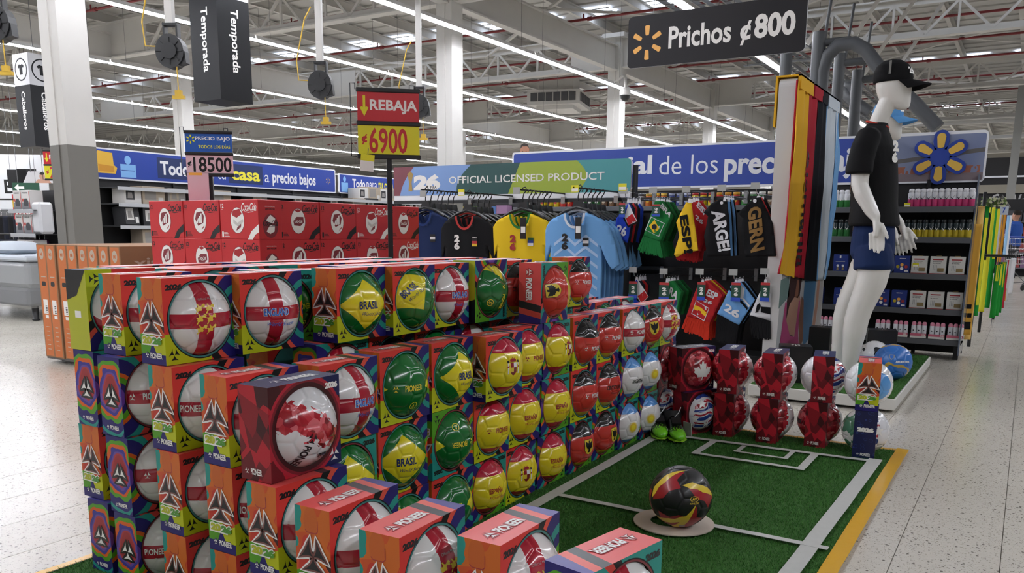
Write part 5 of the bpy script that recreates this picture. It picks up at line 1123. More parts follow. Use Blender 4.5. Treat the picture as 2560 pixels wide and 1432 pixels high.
part('divider_panel', rk, lambda m: m.box((OLW + .02, -.05, .1), (OLW + .05, .2, 1.2), SHB))
part('divider_panel', rk, lambda m: m.box((OLW + .05, .02, .1), (OLW + 1.33, .05, .70), SHB))
# jersey
def jersey_poly(sc=1.):
    P = [(-.245, -.70), (.245, -.70), (.25, -.40), (.245, -.23), (.30, -.34), (.345, -.40), (.40, -.36), (.36, -.2), (.30, -.07), (.24, -.015), (.10, .035), (.085, .02), (.07, -.03), (.035, -.075), (0, -.085), (-.035, -.075), (-.07, -.03), (-.085, .02), (-.10, .035), (-.24, -.015), (-.30, -.07), (-.36, -.2), (-.40, -.36), (-.345, -.40), (-.30, -.34), (-.245, -.23), (-.25, -.40)]
    return [(a * sc * .92, b * sc) for a, b in P]
def jfold(ph): return lambda a, b: .010 * sin(a * 26 + ph + b * 2) * min(1, max(0, -b * 2.2)) + .035 * (1 - min(1, (a / .3) ** 2)) * .6 - max(0, abs(a) - .24) * .25
def glyph26(mb, fr, cx, cy, h, mt, fold, lay): # stacked 2 over 6
    for s_, yy in (('2', cy), ('6', cy - h * .5)): cloth(mb, fr, fit(text2d(s_, 1, .07), cx - h * .22, cx + h * .22, yy, yy + h * .48), mt, fold, lay, .03)
JC = dict(navy=CM('jnavy', '#1a2a52'), black=CM('jblack', '#0f0f12'), yellow=CM('jyellow', '#e2bf22'), sky=CM('jsky', '#6ea3d8'))
COLL = dict(navy=CM('cnavy', '#22386e'), black=CM('cred', '#b33a36'), yellow=CM('cgreen', '#2f7a3c'), sky=CM('cwhite', '#d5dbe4'))
HANGM = MB(); HANGM.tube([(0, 0, .22), (.012, 0, .245), (.03, 0, .25), (.042, 0, .235), (.035, 0, .215), (.018, 0, .195), (.01, 0, .16), (.01, 0, .09)], .0045, BLACKP, 6); HANGM.prism([(-.055, .06), (.055, .06), (.04, .13), (-.03, .13)], -.008, .008, BLACKP, frame((.01, 0, 0), X, Z)); HANGM.tube([(-.19, 0, .0), (-.10, 0, .05), (0, 0, .08), (.12, 0, .05), (.21, 0, .0)], .012, BLACKP, 8); HANGM = HANGM.mesh('hanger')
def jersey_mesh(c, ph, front):
    m = MB(); fr = frame((0, 0, 0), X, Z); fo = jfold(ph); cloth(m, fr, poly2(jersey_poly()), JC[c], fo, 0, .035, .03)
    if front and c == 'sky':
        st = flat('jersey_stripe', '#a9c6e8', .8); 
        for k in range(7):
            for cx in (-.09, .10):
                y0 = -.16 - .085 * k; cloth(m, fr, poly2([(cx - .10, y0 - .07), (cx, y0), (cx + .10, y0 - .07), (cx + .10, y0 - .045), (cx, y0 + .026), (cx - .10, y0 - .045)]), st, fo, 2 + (cx > 0), .05)
    me = m.mesh('shirt')
    k_ = MB(); N = 14; P = [(.097 * cos(pi + pi * i / N), .03 + .118 * sin(pi + pi * i / N)) for i in range(N + 1)]; Q = [(.078 * cos(pi + pi * i / N), .03 + .098 * sin(pi + pi * i / N)) for i in range(N + 1)]
    for i in range(N): cloth(k_, fr, poly2([P[i], P[i + 1], Q[i + 1], Q[i]]), COLL[c], lambda a, b: .036, 3, .2)
    k_.tube([(-.088, .012, .035), (-.05, .018, .05), (0, .02, .055), (.05, .018, .05), (.088, .012, .035)], .008, COLL[c], 6); ce = k_.mesh('collar'); em = None
    if front:
        e = MB()
        if c == 'black': glyph26(e, fr, -.09, -.19, .13, K['white'], fo, 6)
        if c == 'yellow': glyph26(e, fr, -.07, -.20, .13, K['dred'], fo, 6)
        if c == 'sky': glyph26(e, fr, -.09, -.19, .13, K['black'], fo, 6)
        cc = (('#141414', '#b3272d', '#e0be2e') if c == 'black' else ('#1c5a30', '#24408f', '#efefef') if c == 'yellow' else ('#141416', '#e8e8ea', '#141416'))
        for q in range(3): cloth(e, fr, poly2([(.075, -.18 - .022 * q), (.125, -.18 - .022 * q), (.125, -.158 - .022 * q), (.075, -.158 - .022 * q)]), flat('badge' + c + str(q), cc[q], .6), fo, 6, .1)
        if c == 'black': cloth(e, fr, fit(text2d('GERMANY', 1, .03), .078, .122, -.155, -.146), K['white'], fo, 6, .1)
        em = e.mesh('chest_print')
    return me, ce, em
JN = dict(navy='dark navy', black='black with red collar', yellow='yellow with green collar', sky='sky blue with white chevrons')
for c, px, py, n_, fy in (('navy', 1062, 540, 6, 6.02), ('black', 1166, 549, 5, 6.0), ('yellow', 1303, 545, 6, 6.0), ('sky', 1440, 543, 6, 5.98)):
    q = PY(px, py, fy); zc = q.z if c != 'sky' else q.z
    part('arm', rk, lambda m: (m.box((q.x - hl - .006, fy - HY - .05, zc + .222), (q.x - hl + .006, .0, zc + .234), BLACKM), m.box((q.x - hl - .02, -.03, 1.30), (q.x - hl + .02, .0, 1.36), CHROME)))
    me = [jersey_mesh(c, .4 + k, k == 0) for k in range(2)]
    for k in range(n_):
        a, b, e = me[min(k, 1)]; rank = ('front', 'second', 'third', 'fourth', 'fifth', 'sixth')[k]; o = thing('jersey', f'{JN[c]} football jersey on a black hanger, {rank} of its row', 'jersey', (q.x + random.uniform(-.008, .008), fy + .085 * k, zc - .018 * (k > 0)), (0, 0, random.uniform(-.05, .05)), f'{JN[c]} jerseys')
        obj('shirt', a, o); obj('collar', b, o); obj('hanger', HANGM, o)
        if e: obj('chest_print', e, o)
        if k == 0 and c in ('sky', 'yellow'): part('hang_tag', o, lambda m: (m.box((.03, -.075, -.17), (.085, -.072, .0), K['black']), m.box((.037, -.0765, -.12), (.078, -.0755, -.07), K['white'])))
for px in (1057, 1153, 1291, 1437, 1556): q = PY(px, 492 - (px - 1057) * .03, 5.93); mb = MB(); mb.box((-.032, 0, 0), (.032, .003, .055), YY if px in (1153, 1437, 1556) else flat('ticket_grey', '#a9aba8', .4)); mb.box((-.028, -.001, .006), (.028, .0, .03), K['white'] if px in (1153, 1437, 1556) else MATS['ticket_grey']); mb.build('price_ticket', None, q, label=f'small {"yellow" if px in (1153, 1437, 1556) else "grey"} price ticket at an arm tip above the jerseys', category='price ticket', group='price tickets on the jersey rack')
# ---------------------------------------------------------------- scarves on hooks
SY = 6.2
def pl(pts, Yp): return [(PY(a, b, Yp).x, PY(a, b, Yp).z) for a, b in pts]
def ccw(P): A = sum(P[i][0] * P[(i + 1) % len(P)][1] - P[(i + 1) % len(P)][0] * P[i][1] for i in range(len(P))); return P if A > 0 else P[::-1]
def quadtext(s_, o, u, v, bold=.04):
    vf = fit(text2d(s_, 1, bold), 0, 1, 0, 1); return ([(o[0] + (u[0] - o[0]) * a + (v[0] - o[0]) * b, o[1] + (u[1] - o[1]) * a + (v[1] - o[1]) * b) for a, b in vf[0]], vf[1])
TAGC = [flat('tag_green', '#1f4a3c', .4), flat('tag_red', '#b8383c', .4), flat('tag_blue', '#2b4fc0', .4)]
FOLD = lambda ph: (lambda a, b: .006 * sin(a * 40 + ph) + .004 * sin(b * 30 + ph * 2))
def scarf(name, label, hook, base, col_, fringe=None, fcol=None, arts=(), tag=None, backs=(), Yp=SY, group='scarves and flags on hooks', cat='scarf'):
    """all pixel lists become real positions on the plane Y=Yp; origin at the hook"""
    h = PY(*hook, Yp); fr = frame((0, 0, 0), X, Z); L = lambda P: ccw([(a - h.x, b - h.z) for a, b in pl(P, Yp)])
    def build(first, color, lab, dy, dx):
        o = thing(name, lab, cat, (h.x + dx, Yp + dy, h.z), (0, 0, 0), group); m = MB(); fo = FOLD(hook[0] * .1 + dy * 9); cloth(m, fr, poly2(L(base)), color, fo, 0, .03, .012); m.build('body', o)
        if fringe:
            FQ = L(fringe); m = MB(); q = pl(fringe, Yp); q = [(a - h.x, b - h.z) for a, b in q]; n_ = 22    # strands between the top edge (0,1) and the bottom edge (3,2)
            for i in range(n_):
                t0, t1 = i / n_, (i + .8) / n_; A = [q[0][j] + (q[1][j] - q[0][j]) * t0 for j in (0, 1)]; B = [q[0][j] + (q[1][j] - q[0][j]) * t1 for j in (0, 1)]; C = [q[3][j] + (q[2][j] - q[3][j]) * (t1 + .01) for j in (0, 1)]; D = [q[3][j] + (q[2][j] - q[3][j]) * t0 for j in (0, 1)]
                e = random.uniform(-.012, .012); m.prism(ccw([tuple(A), tuple(B), (C[0], C[1] + e), (D[0], D[1] + e)]), -.006 + random.uniform(-.003, .003), .004, fcol or color, fr)
            m.build('fringe', o, kind='stuff')
        if first:
            m = MB()
            for it in arts:
                if it[0] == 'p': cloth(m, fr, poly2(L(it[1])), it[2], fo, it[3] if len(it) > 3 else 2, .04)
                else:
                    T = pl(it[2:5], Yp); T = [(a - h.x, b - h.z) for a, b in T]; vf = quadtext(it[1], *T); cloth(m, fr, vf, it[5], fo, 5, .05)
            if m.v: m.build('print', o)
            if tag:
                t = L(tag); xs = [p[0] for p in t]; zs = [p[1] for p in t]; a, b, c, d = min(xs), max(xs), min(zs), max(zs); m = MB(); m.box((a, -.03, c), (b, -.027, d), TAGC[0]); m.box((a, -.031, d - (d - c) * .14), (b, -.0302, d), TAGC[1]); m.box((a, -.031, c), (b, -.0302, c + (d - c) * .2), TAGC[2])
                f2 = frame((a, -.0305, c), X, Z); m.mesh2d(f2, fit(text2d('2', 1, .07), (b - a) * .3, (b - a) * .75, (d - c) * .52, (d - c) * .72), K['white'], 1); m.mesh2d(f2, fit(text2d('6', 1, .07), (b - a) * .3, (b - a) * .75, (d - c) * .28, (d - c) * .49), K['white'], 1); m.build('hang_tag', o)
        m = MB(); m.tube([(0, .0, -.01), (0, .004, .02), (.004, .004, .028)], .002, HWH, 5); m.prism([(-.012, -.02), (.012, -.02), (.008, .012), (-.008, .012)], -.002, .002, HWH, fr); m.build('clip', o)
    build(True, col_, label, 0, 0)
    for k, (c_, lb) in enumerate(backs): build(False, c_, lb, .055 * (k + 1), random.uniform(-.006, .006))
def hook(px, py, Yp, row):
    q = PY(px, py, Yp); o = thing('display_hook', f'long chrome display hook on the {row} rack bar with a grey label holder', 'display hook', (q.x, Yp - .05, q.z), (0, 0, 0), f'display hooks of the {row} bar')
    part('wire', o, lambda m: m.tube([(0, -.01, .035), (0, .0, .005), (0, .02, 0), (0, HY - Yp + .05, .0)], .0035, CHROME, 6)); part('label_wire', o, lambda m: m.tube([(0, -.03, .04), (0, HY - Yp + .05, .05)], .002, CHROME, 5)); part('label_holder', o, lambda m: m.box((-.032, -.034, .03), (.032, -.03, .075), flat('ticket_grey', '#a9aba8', .4))); part('mount', o, lambda m: m.box((-.014, HY - Yp + .03, -.04), (.014, HY - Yp + .05, .06), GALV))
for px, py in ((1571, 495), (1642, 494), (1724, 492), (1812, 489), (1895, 484)): hook(px, py, SY, 'upper')
for px, py in ((1592, 690), (1668, 694), (1757, 695), (1840, 697), (1918, 695)): hook(px, py, SY, 'lower')
cG, cDG, cB, cN, cR, cY, cK, cSky, cW, cGold = CM('green', '#1f7a3d'), CM('dgreen', '#17552b'), CM('blue', '#2443b8'), CM('navy', '#14182c'), CM('red', '#b8282c'), CM('yel', '#ecc02c'), CM('blk', '#111114'), CM('lsky', '#6fa4dc'), CM('wht', '#dcdce0'), CM('goldbrown', '#8a6a3c')
scarf('scarf', 'blue and white 26 scarf at the left end of the upper hooks', (1571, 500), [(1571, 506), (1580, 520), (1577, 560), (1568, 607), (1536, 592), (1542, 545)], cB, [(1536, 592), (1568, 607), (1564, 655), (1533, 640)], cN, [('t', '26', (1538, 585), (1562, 592), (1545, 560), cW), ('p', [(1572, 508), (1594, 552), (1570, 567), (1560, 545)], cW, 6), ('p', [(1566, 546), (1582, 534), (1592, 551), (1572, 564)], cR, 8), ('p', [(1558, 545), (1562, 543), (1572, 563), (1596, 553), (1597, 557), (1571, 569)], cK, 7)], [(1552, 512), (1566, 508), (1566, 540), (1552, 543)], [(cN, 'dark navy flag scarf behind the upper blue scarf'), (cR, 'red and navy flag scarf second behind the upper blue scarf'), (cN, 'dark navy flag scarf third behind the upper blue scarf'), (cB, 'blue flag scarf fourth behind the upper blue scarf')])
scarf('scarf', 'green scarf with yellow diamond flag on the upper hooks', (1642, 500), [(1638, 503), (1652, 502), (1676, 540), (1650, 604), (1608, 590), (1628, 530)], cG, [(1608, 590), (1650, 604), (1657, 643), (1594, 626)], cG, [('t', 'BRA', (1650, 517), (1673, 545), (1657, 508), cW), ('p', [(1627, 541), (1662, 558), (1648, 592), (1613, 575)], cW, 3), ('p', [(1628, 543), (1660, 559), (1647, 590), (1615, 575)], cG, 4), ('p', [(1637, 549), (1650, 572), (1636, 584), (1623, 565)], cY, 5), ('p', [(1637 + 7 * cos(k * pi / 5), 567 + 7 * sin(k * pi / 5)) for k in range(10)], cN, 6)], [(1634, 511), (1653, 511), (1653, 541), (1636, 541)], [(cG, 'green scarf directly behind the upper flag scarf'), (cDG, 'green and yellow scarf second behind the upper flag scarf'), (cG, 'green scarf third behind the upper flag scarf'), (cDG, 'green scarf fourth behind the upper flag scarf'), (cG, 'rearmost green scarf of the upper hook')])
scarf('scarf', 'yellow scarf with black ESP lettering hanging on the upper hooks', (1724, 500), [(1716, 505), (1727, 507), (1745, 626), (1712, 632), (1690, 643), (1684, 636), (1698, 590), (1690, 556)], cY, None, None, [('t', 'ESP!', (1699, 540), (1712, 636), (1720, 536), cK)], None, [(cR, 'red scarf directly behind the yellow ESP scarf')])
scarf('scarf', 'red ESP scarf with long red fringe behind the yellow one', (1735, 498), [(1733, 502), (1745, 502), (1775, 545), (1752, 628), (1700, 615), (1720, 540)], cR, [(1690, 612), (1750, 628), (1745, 655), (1690, 650)], cR, [('t', 'ESP', (1740, 515), (1766, 545), (1747, 503), cW), ('t', '26', (1735, 545), (1757, 562), (1739, 535), cW)], None, [(cR, 'red scarf second from the front on the third upper hook'), (cR, 'rearmost red scarf on the third upper hook')], Yp=6.33)
scarf('scarf', 'black scarf with large white ARGE lettering', (1812, 496), [(1800, 497), (1816, 497), (1822, 540), (1826, 640), (1768, 642), (1760, 590), (1770, 540), (1758, 531), (1780, 508)], cK, None, None, [('t', 'ARGE!', (1779, 528), (1796, 630), (1811, 522), cW), ('p', [(1804 + 4 * cos(k * pi / 5), 507 + 4 * sin(k * pi / 5)) for k in range(10)], cW, 6)], None, [(cSky, 'sky blue scarf directly behind the ARGE scarf'), (cK, 'black striped scarf second behind the ARGE scarf'), (cSky, 'sky blue scarf third behind the ARGE scarf'), (cK, 'black scarf fourth behind the ARGE scarf')])
scarf('scarf', 'black scarf with gold brown GERN lettering beside the white slab', (1895, 494), [(1884, 495), (1902, 493), (1932, 560), (1940, 640), (1862, 642), (1853, 590), (1856, 545), (1845, 532)], cK, None, None, [('t', 'GERN', (1868, 522), (1877, 632), (1903, 512), cGold), ('p', [(1888 + 5 * cos(k * pi / 5), 502 + 5 * sin(k * pi / 5)) for k in range(10)], cW, 6)], None, [(cR, 'red and yellow scarf behind the GERN scarf'), (cK, 'black scarf second behind the GERN scarf')])
scarf('scarf', 'blue flag scarf on the first lower hook, half hidden by boxes', (1592, 696), [(1592, 698), (1604, 715), (1600, 770), (1575, 790), (1560, 780), (1572, 730)], cB, None, None, [('p', [(1596, 700), (1622, 741), (1602, 760), (1590, 742)], cW, 4), ('p', [(1595, 740), (1611, 727), (1621, 741), (1603, 757)], cR, 6), ('p', [(1588, 742), (1592, 741), (1603, 759), (1624, 742), (1626, 746), (1603, 763)], cK, 5)], [(1577, 705), (1597, 703), (1592, 742), (1575, 744)], [(cN, 'navy scarf behind the lower blue flag scarf'), (cR, 'red and navy scarf second behind the lower blue flag scarf'), (cN, 'rearmost navy scarf of the first lower hook')])
scarf('scarf', 'green scarf reading RA on the second lower hook', (1668, 700), [(1662, 704), (1680, 702), (1704, 730), (1690, 790), (1640, 780), (1650, 735)], cG, None, None, [('t', 'RA', (1670, 735), (1692, 751), (1676, 716), cW)], [(1654, 706), (1677, 706), (1674, 750), (1650, 750)], [(cG, 'green scarf behind the lower RA scarf'), (cDG, 'green and yellow scarf second behind the lower RA scarf'), (cG, 'green scarf third behind the lower RA scarf'), (cDG, 'rearmost green scarf of the second lower hook')])
scarf('scarf', 'red ESP scarf with striped flag and long red fringe, lower hook', (1757, 702), [(1746, 705), (1768, 701), (1806, 738), (1775, 806), (1716, 790)], cR, [(1716, 790), (1775, 806), (1771, 850), (1704, 824)], CM('fred', '#cc3420'), [('t', 'ESP', (1765, 738), (1790, 750), (1772, 722), cW), ('t', '26', (1759, 754), (1779, 762), (1763, 746), cW), ('p', [(1740, 750), (1774, 770), (1761, 803), (1728, 784)], cW, 3), ('p', [(1741, 752), (1772, 771), (1760, 800), (1730, 783)], cR, 4), ('p', [(1737, 762), (1752, 768), (1768, 782), (1764, 791), (1748, 779), (1733, 772)], cY, 5)], [(1747, 705), (1767, 705), (1765, 749), (1745, 749)], [(cR, 'red scarf behind the lower ESP scarf'), (cY, 'yellow and red scarf second behind the lower ESP scarf'), (cR, 'rearmost red scarf of the third lower hook')])
scarf('scarf', 'sky blue 26 scarf with black and white stripe, lower hook', (1840, 703), [(1832, 705), (1852, 705), (1887, 749), (1847, 812), (1793, 784)], cSky, [(1793, 784), (1847, 812), (1838, 862), (1788, 850)], cK, [('t', '26', (1808, 775), (1846, 797), (1815, 756), cW), ('p', [(1822, 722), (1826, 718), (1870, 770), (1867, 775)], cK, 3), ('p', [(1829, 717), (1832, 714), (1875, 764), (1872, 768)], cW, 3), ('p', [(1852, 712), (1862, 722), (1858, 746), (1850, 748)], cW, 4)], [(1832, 706), (1854, 706), (1853, 752), (1830, 752)], [(cK, 'black striped scarf behind the sky blue one'), (cSky, 'sky blue scarf second behind the striped one'), (cK, 'rearmost black scarf of the fourth lower hook')])
scarf('scarf', 'white scarf with black trophy print cut by the white slab', (1914, 702), [(1904, 722), (1926, 735), (1926, 800), (1873, 788)], cW, [(1873, 788), (1926, 802), (1926, 850), (1880, 840)], cK, [('p', [(1893, 762), (1900, 757), (1903, 765), (1895, 780), (1888, 782)], cK, 4), ('p', [(1903, 766), (1926, 768), (1926, 786), (1902, 780)], cK, 4)], [(1905, 706), (1925, 706), (1925, 752), (1902, 752)], [(cK, 'black scarf behind the white trophy scarf')])
# ---------------------------------------------------------------- white slab with poster and towels
SX = -1.5; sl = thing('display_slab', 'tall white foam slab panel with fitness poster on its side', 'display panel', (SX - .06, 6.93, 0))
part('slab', sl, lambda m: m.prism(ccw(rrect(-.72, 0, .72, 2.13, .06)), -.06, .06, flat('slab_white', '#c9c8c6', .7, vary=.03, bscale=5), frame((0, 0, 0), Y, Z)))
# top slopes down to the far side
m = MB(); fr = frame((SX + .0025, 0, 0), Y, Z)
def px(pts, Xp=SX): return ccw([(PX(a, b, Xp).y, PX(a, b, Xp).z) for a, b in pts])
PC = {k: flat('poster_' + k, c, .45) for k, c in dict(bg='#5d5a5c', cap='#6f8a86', hair='#3b211c', skin='#a5745a', skin2='#8c5c46', pink='#b8477c', blue='#4f84ad', edge='#b9b6b2').items()}
for P, c, l in (([(1958, 640), (2058, 640), (2040, 880), (1936, 900)], 'bg', 1), ([(1951, 700), (1972, 690), (1972, 740), (1945, 772)], 'cap', 2), ([(1975, 690), (2005, 690), (1995, 760), (1980, 850), (1958, 830), (1965, 760)], 'hair', 2), ([(1968, 880), (1945, 880), (1956, 800), (1962, 755), (1966, 756), (1964, 800), (1973, 838), (1984, 842), (1990, 800), (1996, 750), (1999, 752), (1994, 830), (1996, 880)], 'pink', 4), ([(1964, 800), (1973, 760), (1985, 742), (1998, 740), (2003, 760), (1990, 800), (1984, 840), (1972, 836)], 'skin', 3), ([(1985, 742), (1992, 700), (1997, 700), (1994, 745)], 'skin2', 3), ([(2003, 740), (2008, 750), (2006, 850), (1997, 870), (1995, 800)], 'skin2', 4), ([(2012, 690), (2040, 690), (2034, 760), (2025, 840), (2006, 868), (2006, 760)], 'blue', 3), ([(2044, 690), (2050, 690), (2044, 760), (2034, 830), (2028, 825), (2038, 755)], 'skin', 3), ([(2052, 690), (2058, 690), (2046, 850), (2034, 856)], 'edge', 2)): m.art(fr, px(P), PC[c], l)
m.build('poster', sl, (-(SX - .06), -6.93, 0))
def towel(label, quads, ybot, fold_ph, drape=True, extra=()):
    """quads: (poly px, mat, layer)"""
    o = thing('towel', label, 'towel', (SX, 6.5, 2.13), (0, 0, 0), 'towels over the white slab'); m = MB(); fr = frame((SX + .018, 0, 0), Y, Z); fo = lambda a, b: .010 * sin(a * 30 + fold_ph) + .006 * sin(a * 71 + b * 3)
    o.location = (0, 0, 0)
    for i, (P, c, l) in enumerate(quads): cloth(m, fr, poly2(px(P, SX + .018)), c, fo, l, .04, .012 if l == 0 else 0, lay=.004)
    m.build('towel_body', o)
    if extra: 
        m = MB()
        for vf, c in extra: cloth(m, fr, vf, c, fo, 3, .04, lay=.004)
        m.build('print', o)
    return o
tY, tR, tK, tS, tW = CM('tyel', '#e3ae2c'), CM('tred', '#a82030'), CM('tblk', '#101118'), CM('tsky', '#7db1e2'), CM('twht', '#cfd8de')
T0 = [(PX(*p, SX + .018).y, PX(*p, SX + .018).z) for p in ((1990, 668), (2014, 372), (1972, 662))]
vf = quadtext('Alemania', (T0[1][0] - .02, T0[1][1]), (T0[0][0] - .02, T0[0][1]), (T0[1][0] + .11, T0[1][1]), .01)
g = towel('German towel in yellow, red and black stripes lettered Alemania', [([(1997, 199), (2012, 215), (2022, 240), (2048, 236), (2066, 250), (2037, 702), (1952, 685), (1985, 400)], tR, 0), ([(1997, 199), (2013, 216), (2020, 240), (2004, 520), (1986, 694), (1952, 685), (1978, 400)], tY, 1), ([(2048, 236), (2066, 250), (2055, 470), (2037, 702), (2006, 700), (2028, 480)], tK, 1)], 0, 0, extra=[(vf, K['black'])])
def fold(g, y0, y1, mt, zb, dz=0.):
    def fn(m):
        for k in range(6):
            t0, t1 = y0 + (y1 - y0) * k / 6, y0 + (y1 - y0) * (k + 1) / 6; z0 = 2.135 + dz
            m.box((SX - .135, t0, z0), (SX + .03, t1, z0 + .012), mt); m.box((SX - .147, t0, zb + .02 * (k % 2)), (SX - .133, t1, z0 + .012), mt); m.box((SX + .008, t0, 2.05), (SX + .03, t1, z0 + .012), mt)
    part('towel_fold', g, fn)
fold(g, 6.22, 6.62, tY, 1.8); fold(g, 6.66, 6.95, tR, 1.6); fold(g, 6.97, 7.15, tK, 1.6)
g = towel('Argentine towel in white and sky blue beside the German one', [([(2068, 251), (2098, 274), (2092, 450), (2066, 698), (2038, 700), (2056, 450)], tW, 0), ([(2089, 267), (2098, 274), (2092, 450), (2066, 698), (2056, 698), (2080, 450)], tS, 1), ([(2068, 251), (2071, 253), (2060, 450), (2042, 700), (2037, 699), (2056, 450)], tS, 1)], 0, 2.)
fold(g, 7.18, 7.62, tW, 1.6)
# ---------------------------------------------------------------- big blue banner gondola and deodorant bays
BY = 8.3; bl, brr = PY(1283, 400, BY).x, -1.12
def bigb(m, f):
    q = lambda p: PY(p, 420, BY).x - bl
    m.mesh2d(f, fit(text2d('especial', 1, .03), q(1632) - 1.05, q(1632), .09, .34), HWH, 3); m.mesh2d(f, fit(text2d('de los', 1, -.004), q(1650), q(1796), .135, .325), HWH, 3); m.mesh2d(f, fit(text2d('precios bajos', 1, .03), q(1812), q(2205), .05, .335), HWH, 3)
header('long royal blue banner reading de los precios bajos', (bl, BY - .02, 1.50), X, brr - bl, .43, fn=bigb)
DX0 = -2.02
g2 = gondola('black shelving under the long blue banner behind the scarves', bl, DX0 - .01, BY + .42, 1.5, (.5, .9, 1.32), .42)
deo = gondola('black deodorant shelving with grey shelf fronts', DX0, -.415, BY, 1.53, (.42, .72, 1.03, 1.285), .30, base=.17)
part('side_panel', deo, lambda m: m.prism([(-.43, .05), (.02, .05), (.02, 1.56), (-.12, 1.56)], -.012, 0, flat('side_acrylic', '#5f6878', .15, coat=.5), frame((-.415 - DX0, 0, 0), Y, Z)))
wh = PY(2262, 335, BY - .02); we = -.385; Wd = we - (-1.12)
m = MB(); f = frame((-1.12, BY - .02, 1.50), X, Z); m.prism(rrect(0, 0, Wd, .43, .04), -.03, 0, HWH, f)
SHL = [flat('blur_a', '#7d7f8c', .5), flat('blur_b', '#8d6a62', .5), flat('blur_c', '#4e5b8e', .5), flat('blur_d', '#a3a6b0', .5), flat('blur_e', '#a8704a', .5)]
n = NX('blurred_photo', rough=.4); c_ = n.mix('#5a6a9c', '#9aa0ac', n.noise(None, 3, 1)); zz = n.z - 1.5; c_ = n.mix(c_, '#63605f', ((zz - .27) + (n.x + .4) * -.12).abs() < .018); c_ = n.mix(c_, '#9a5f4a', ((zz < .14).min(n.noise(n.comb(n.x * 3, n.z * 1.2), 6, 1) > .5))); c_ = n.mix(c_, '#7c6f74', (zz < .08)); n.done(c_)
m.art(f, rrect(.015, .015, Wd - .015, .405, .02), MATS['blurred_photo'], 1)
SB_ = flat('spark_blue', '#23409a', .4); SG = flat('spark_gold', '#e0b650', .4); cx, cy = PY(2350, 392, BY - .03).x + 1.12, .215
for k in range(6):
    a_ = pi / 2 + k * pi / 3; P = [(.0, -.03), (.12, -.055)] + [(.15 + .055 * cos(t), .055 * sin(t)) for t in (-1.2, -.8, -.4, 0, .4, .8, 1.2)] + [(.12, .055), (0, .03)]; m.prism(tf(P, (cx, cy), 1.12, a_), .0, .02, SB_, f)
    P = [(.075, -.022)] + [(.15 + .032 * cos(t), .032 * sin(t)) for t in (-1.4, -.7, 0, .7, 1.4)] + [(.075, .022), (.068, 0)]; m.prism(tf(P, (cx, cy), 1.12, a_), .02, .024, SG, f)
m.prism(ngon(cx, cy, .075, 18), .0, .0215, SB_, f)
m.build('header_panel', label='blurred shelf photo header with a large gold and blue sunburst', category='header sign')
# products
def can(body, cap, r, h, acc):
    m = MB(); m.lathe([(0, 0), (r * .95, 0), (r, .004), (r, h * .42)], body[0], 14); m.lathe([(r, h * .42), (r, h * .74), (r * .8, h * .80)], body[1], 14); m.lathe([(r * .8, h * .8), (r * .86, h * .81), (r * .84, h * .93), (r * .6, h * .99), (0, h)], cap, 14)
    P = [(-.6 * r, h * .55), (0, h * .38), (.62 * r, h * .62), (.05 * r, h * .46)]; m.prism(ccw([(a, b) for a, b in P]), r * .86, r * 1.02, acc, frame((0, 0, 0), X, Z)); return m.mesh('can')
cn = dict(pink=can((flat('can_pink', '#c23a72', .3), flat('can_white', '#d9dadf', .3)), flat('can_cap_white', '#e6e6ea', .35), .0265, .155, K['black']), yellow=can((flat('can_yellow', '#c9b433', .25, metal=.3), flat('can_dark', '#17272b', .3)), flat('can_cap_dark', '#141a1c', .35), .0265, .155, K['white']), green=can((flat('can_green', '#2f7a3a', .3), MATS['can_white']), MATS['can_cap_white'], .0265, .155, K['white']), dgreen=can((flat('can_dgreen', '#2a6a34', .3), MATS['can_dark']), MATS['can_cap_dark'], .0265, .155, K['white']))
fy = BY - .26
def rowcans(px0, px1, n_, py, z_, kind, lab, grp, scale=1.):
    a, b = PY(px0, py, fy).x, PY(px1, py, fy).x
    for i in range(n_): o = thing('deodorant_can', f'{lab}, {("first", "second", "third", "fourth", "fifth", "sixth", "seventh", "eighth", "ninth", "tenth", "eleventh", "twelfth")[i]} from the left', 'spray can', (a + (b - a) * i / (n_ - 1), fy + random.uniform(-.004, .004), z_), (0, 0, random.uniform(-.2, .2)), grp, cn[kind]); 
rowcans(2279, 2430, 11, 490, 1.286, 'pink', 'white and pink spray can on the top shelf', 'pink cans'); rowcans(2270, 2422, 11, 560, 1.031, 'yellow', 'dark and yellow spray can on the second shelf', 'yellow cans')
rowcans(2092, 2118, 3, 490, 1.286, 'green', 'white and green spray can beside the towels, top shelf', 'green cans'); rowcans(2089, 2118, 3, 560, 1.031, 'dgreen', 'dark and green spray can beside the towels, second shelf', 'dark green cans')
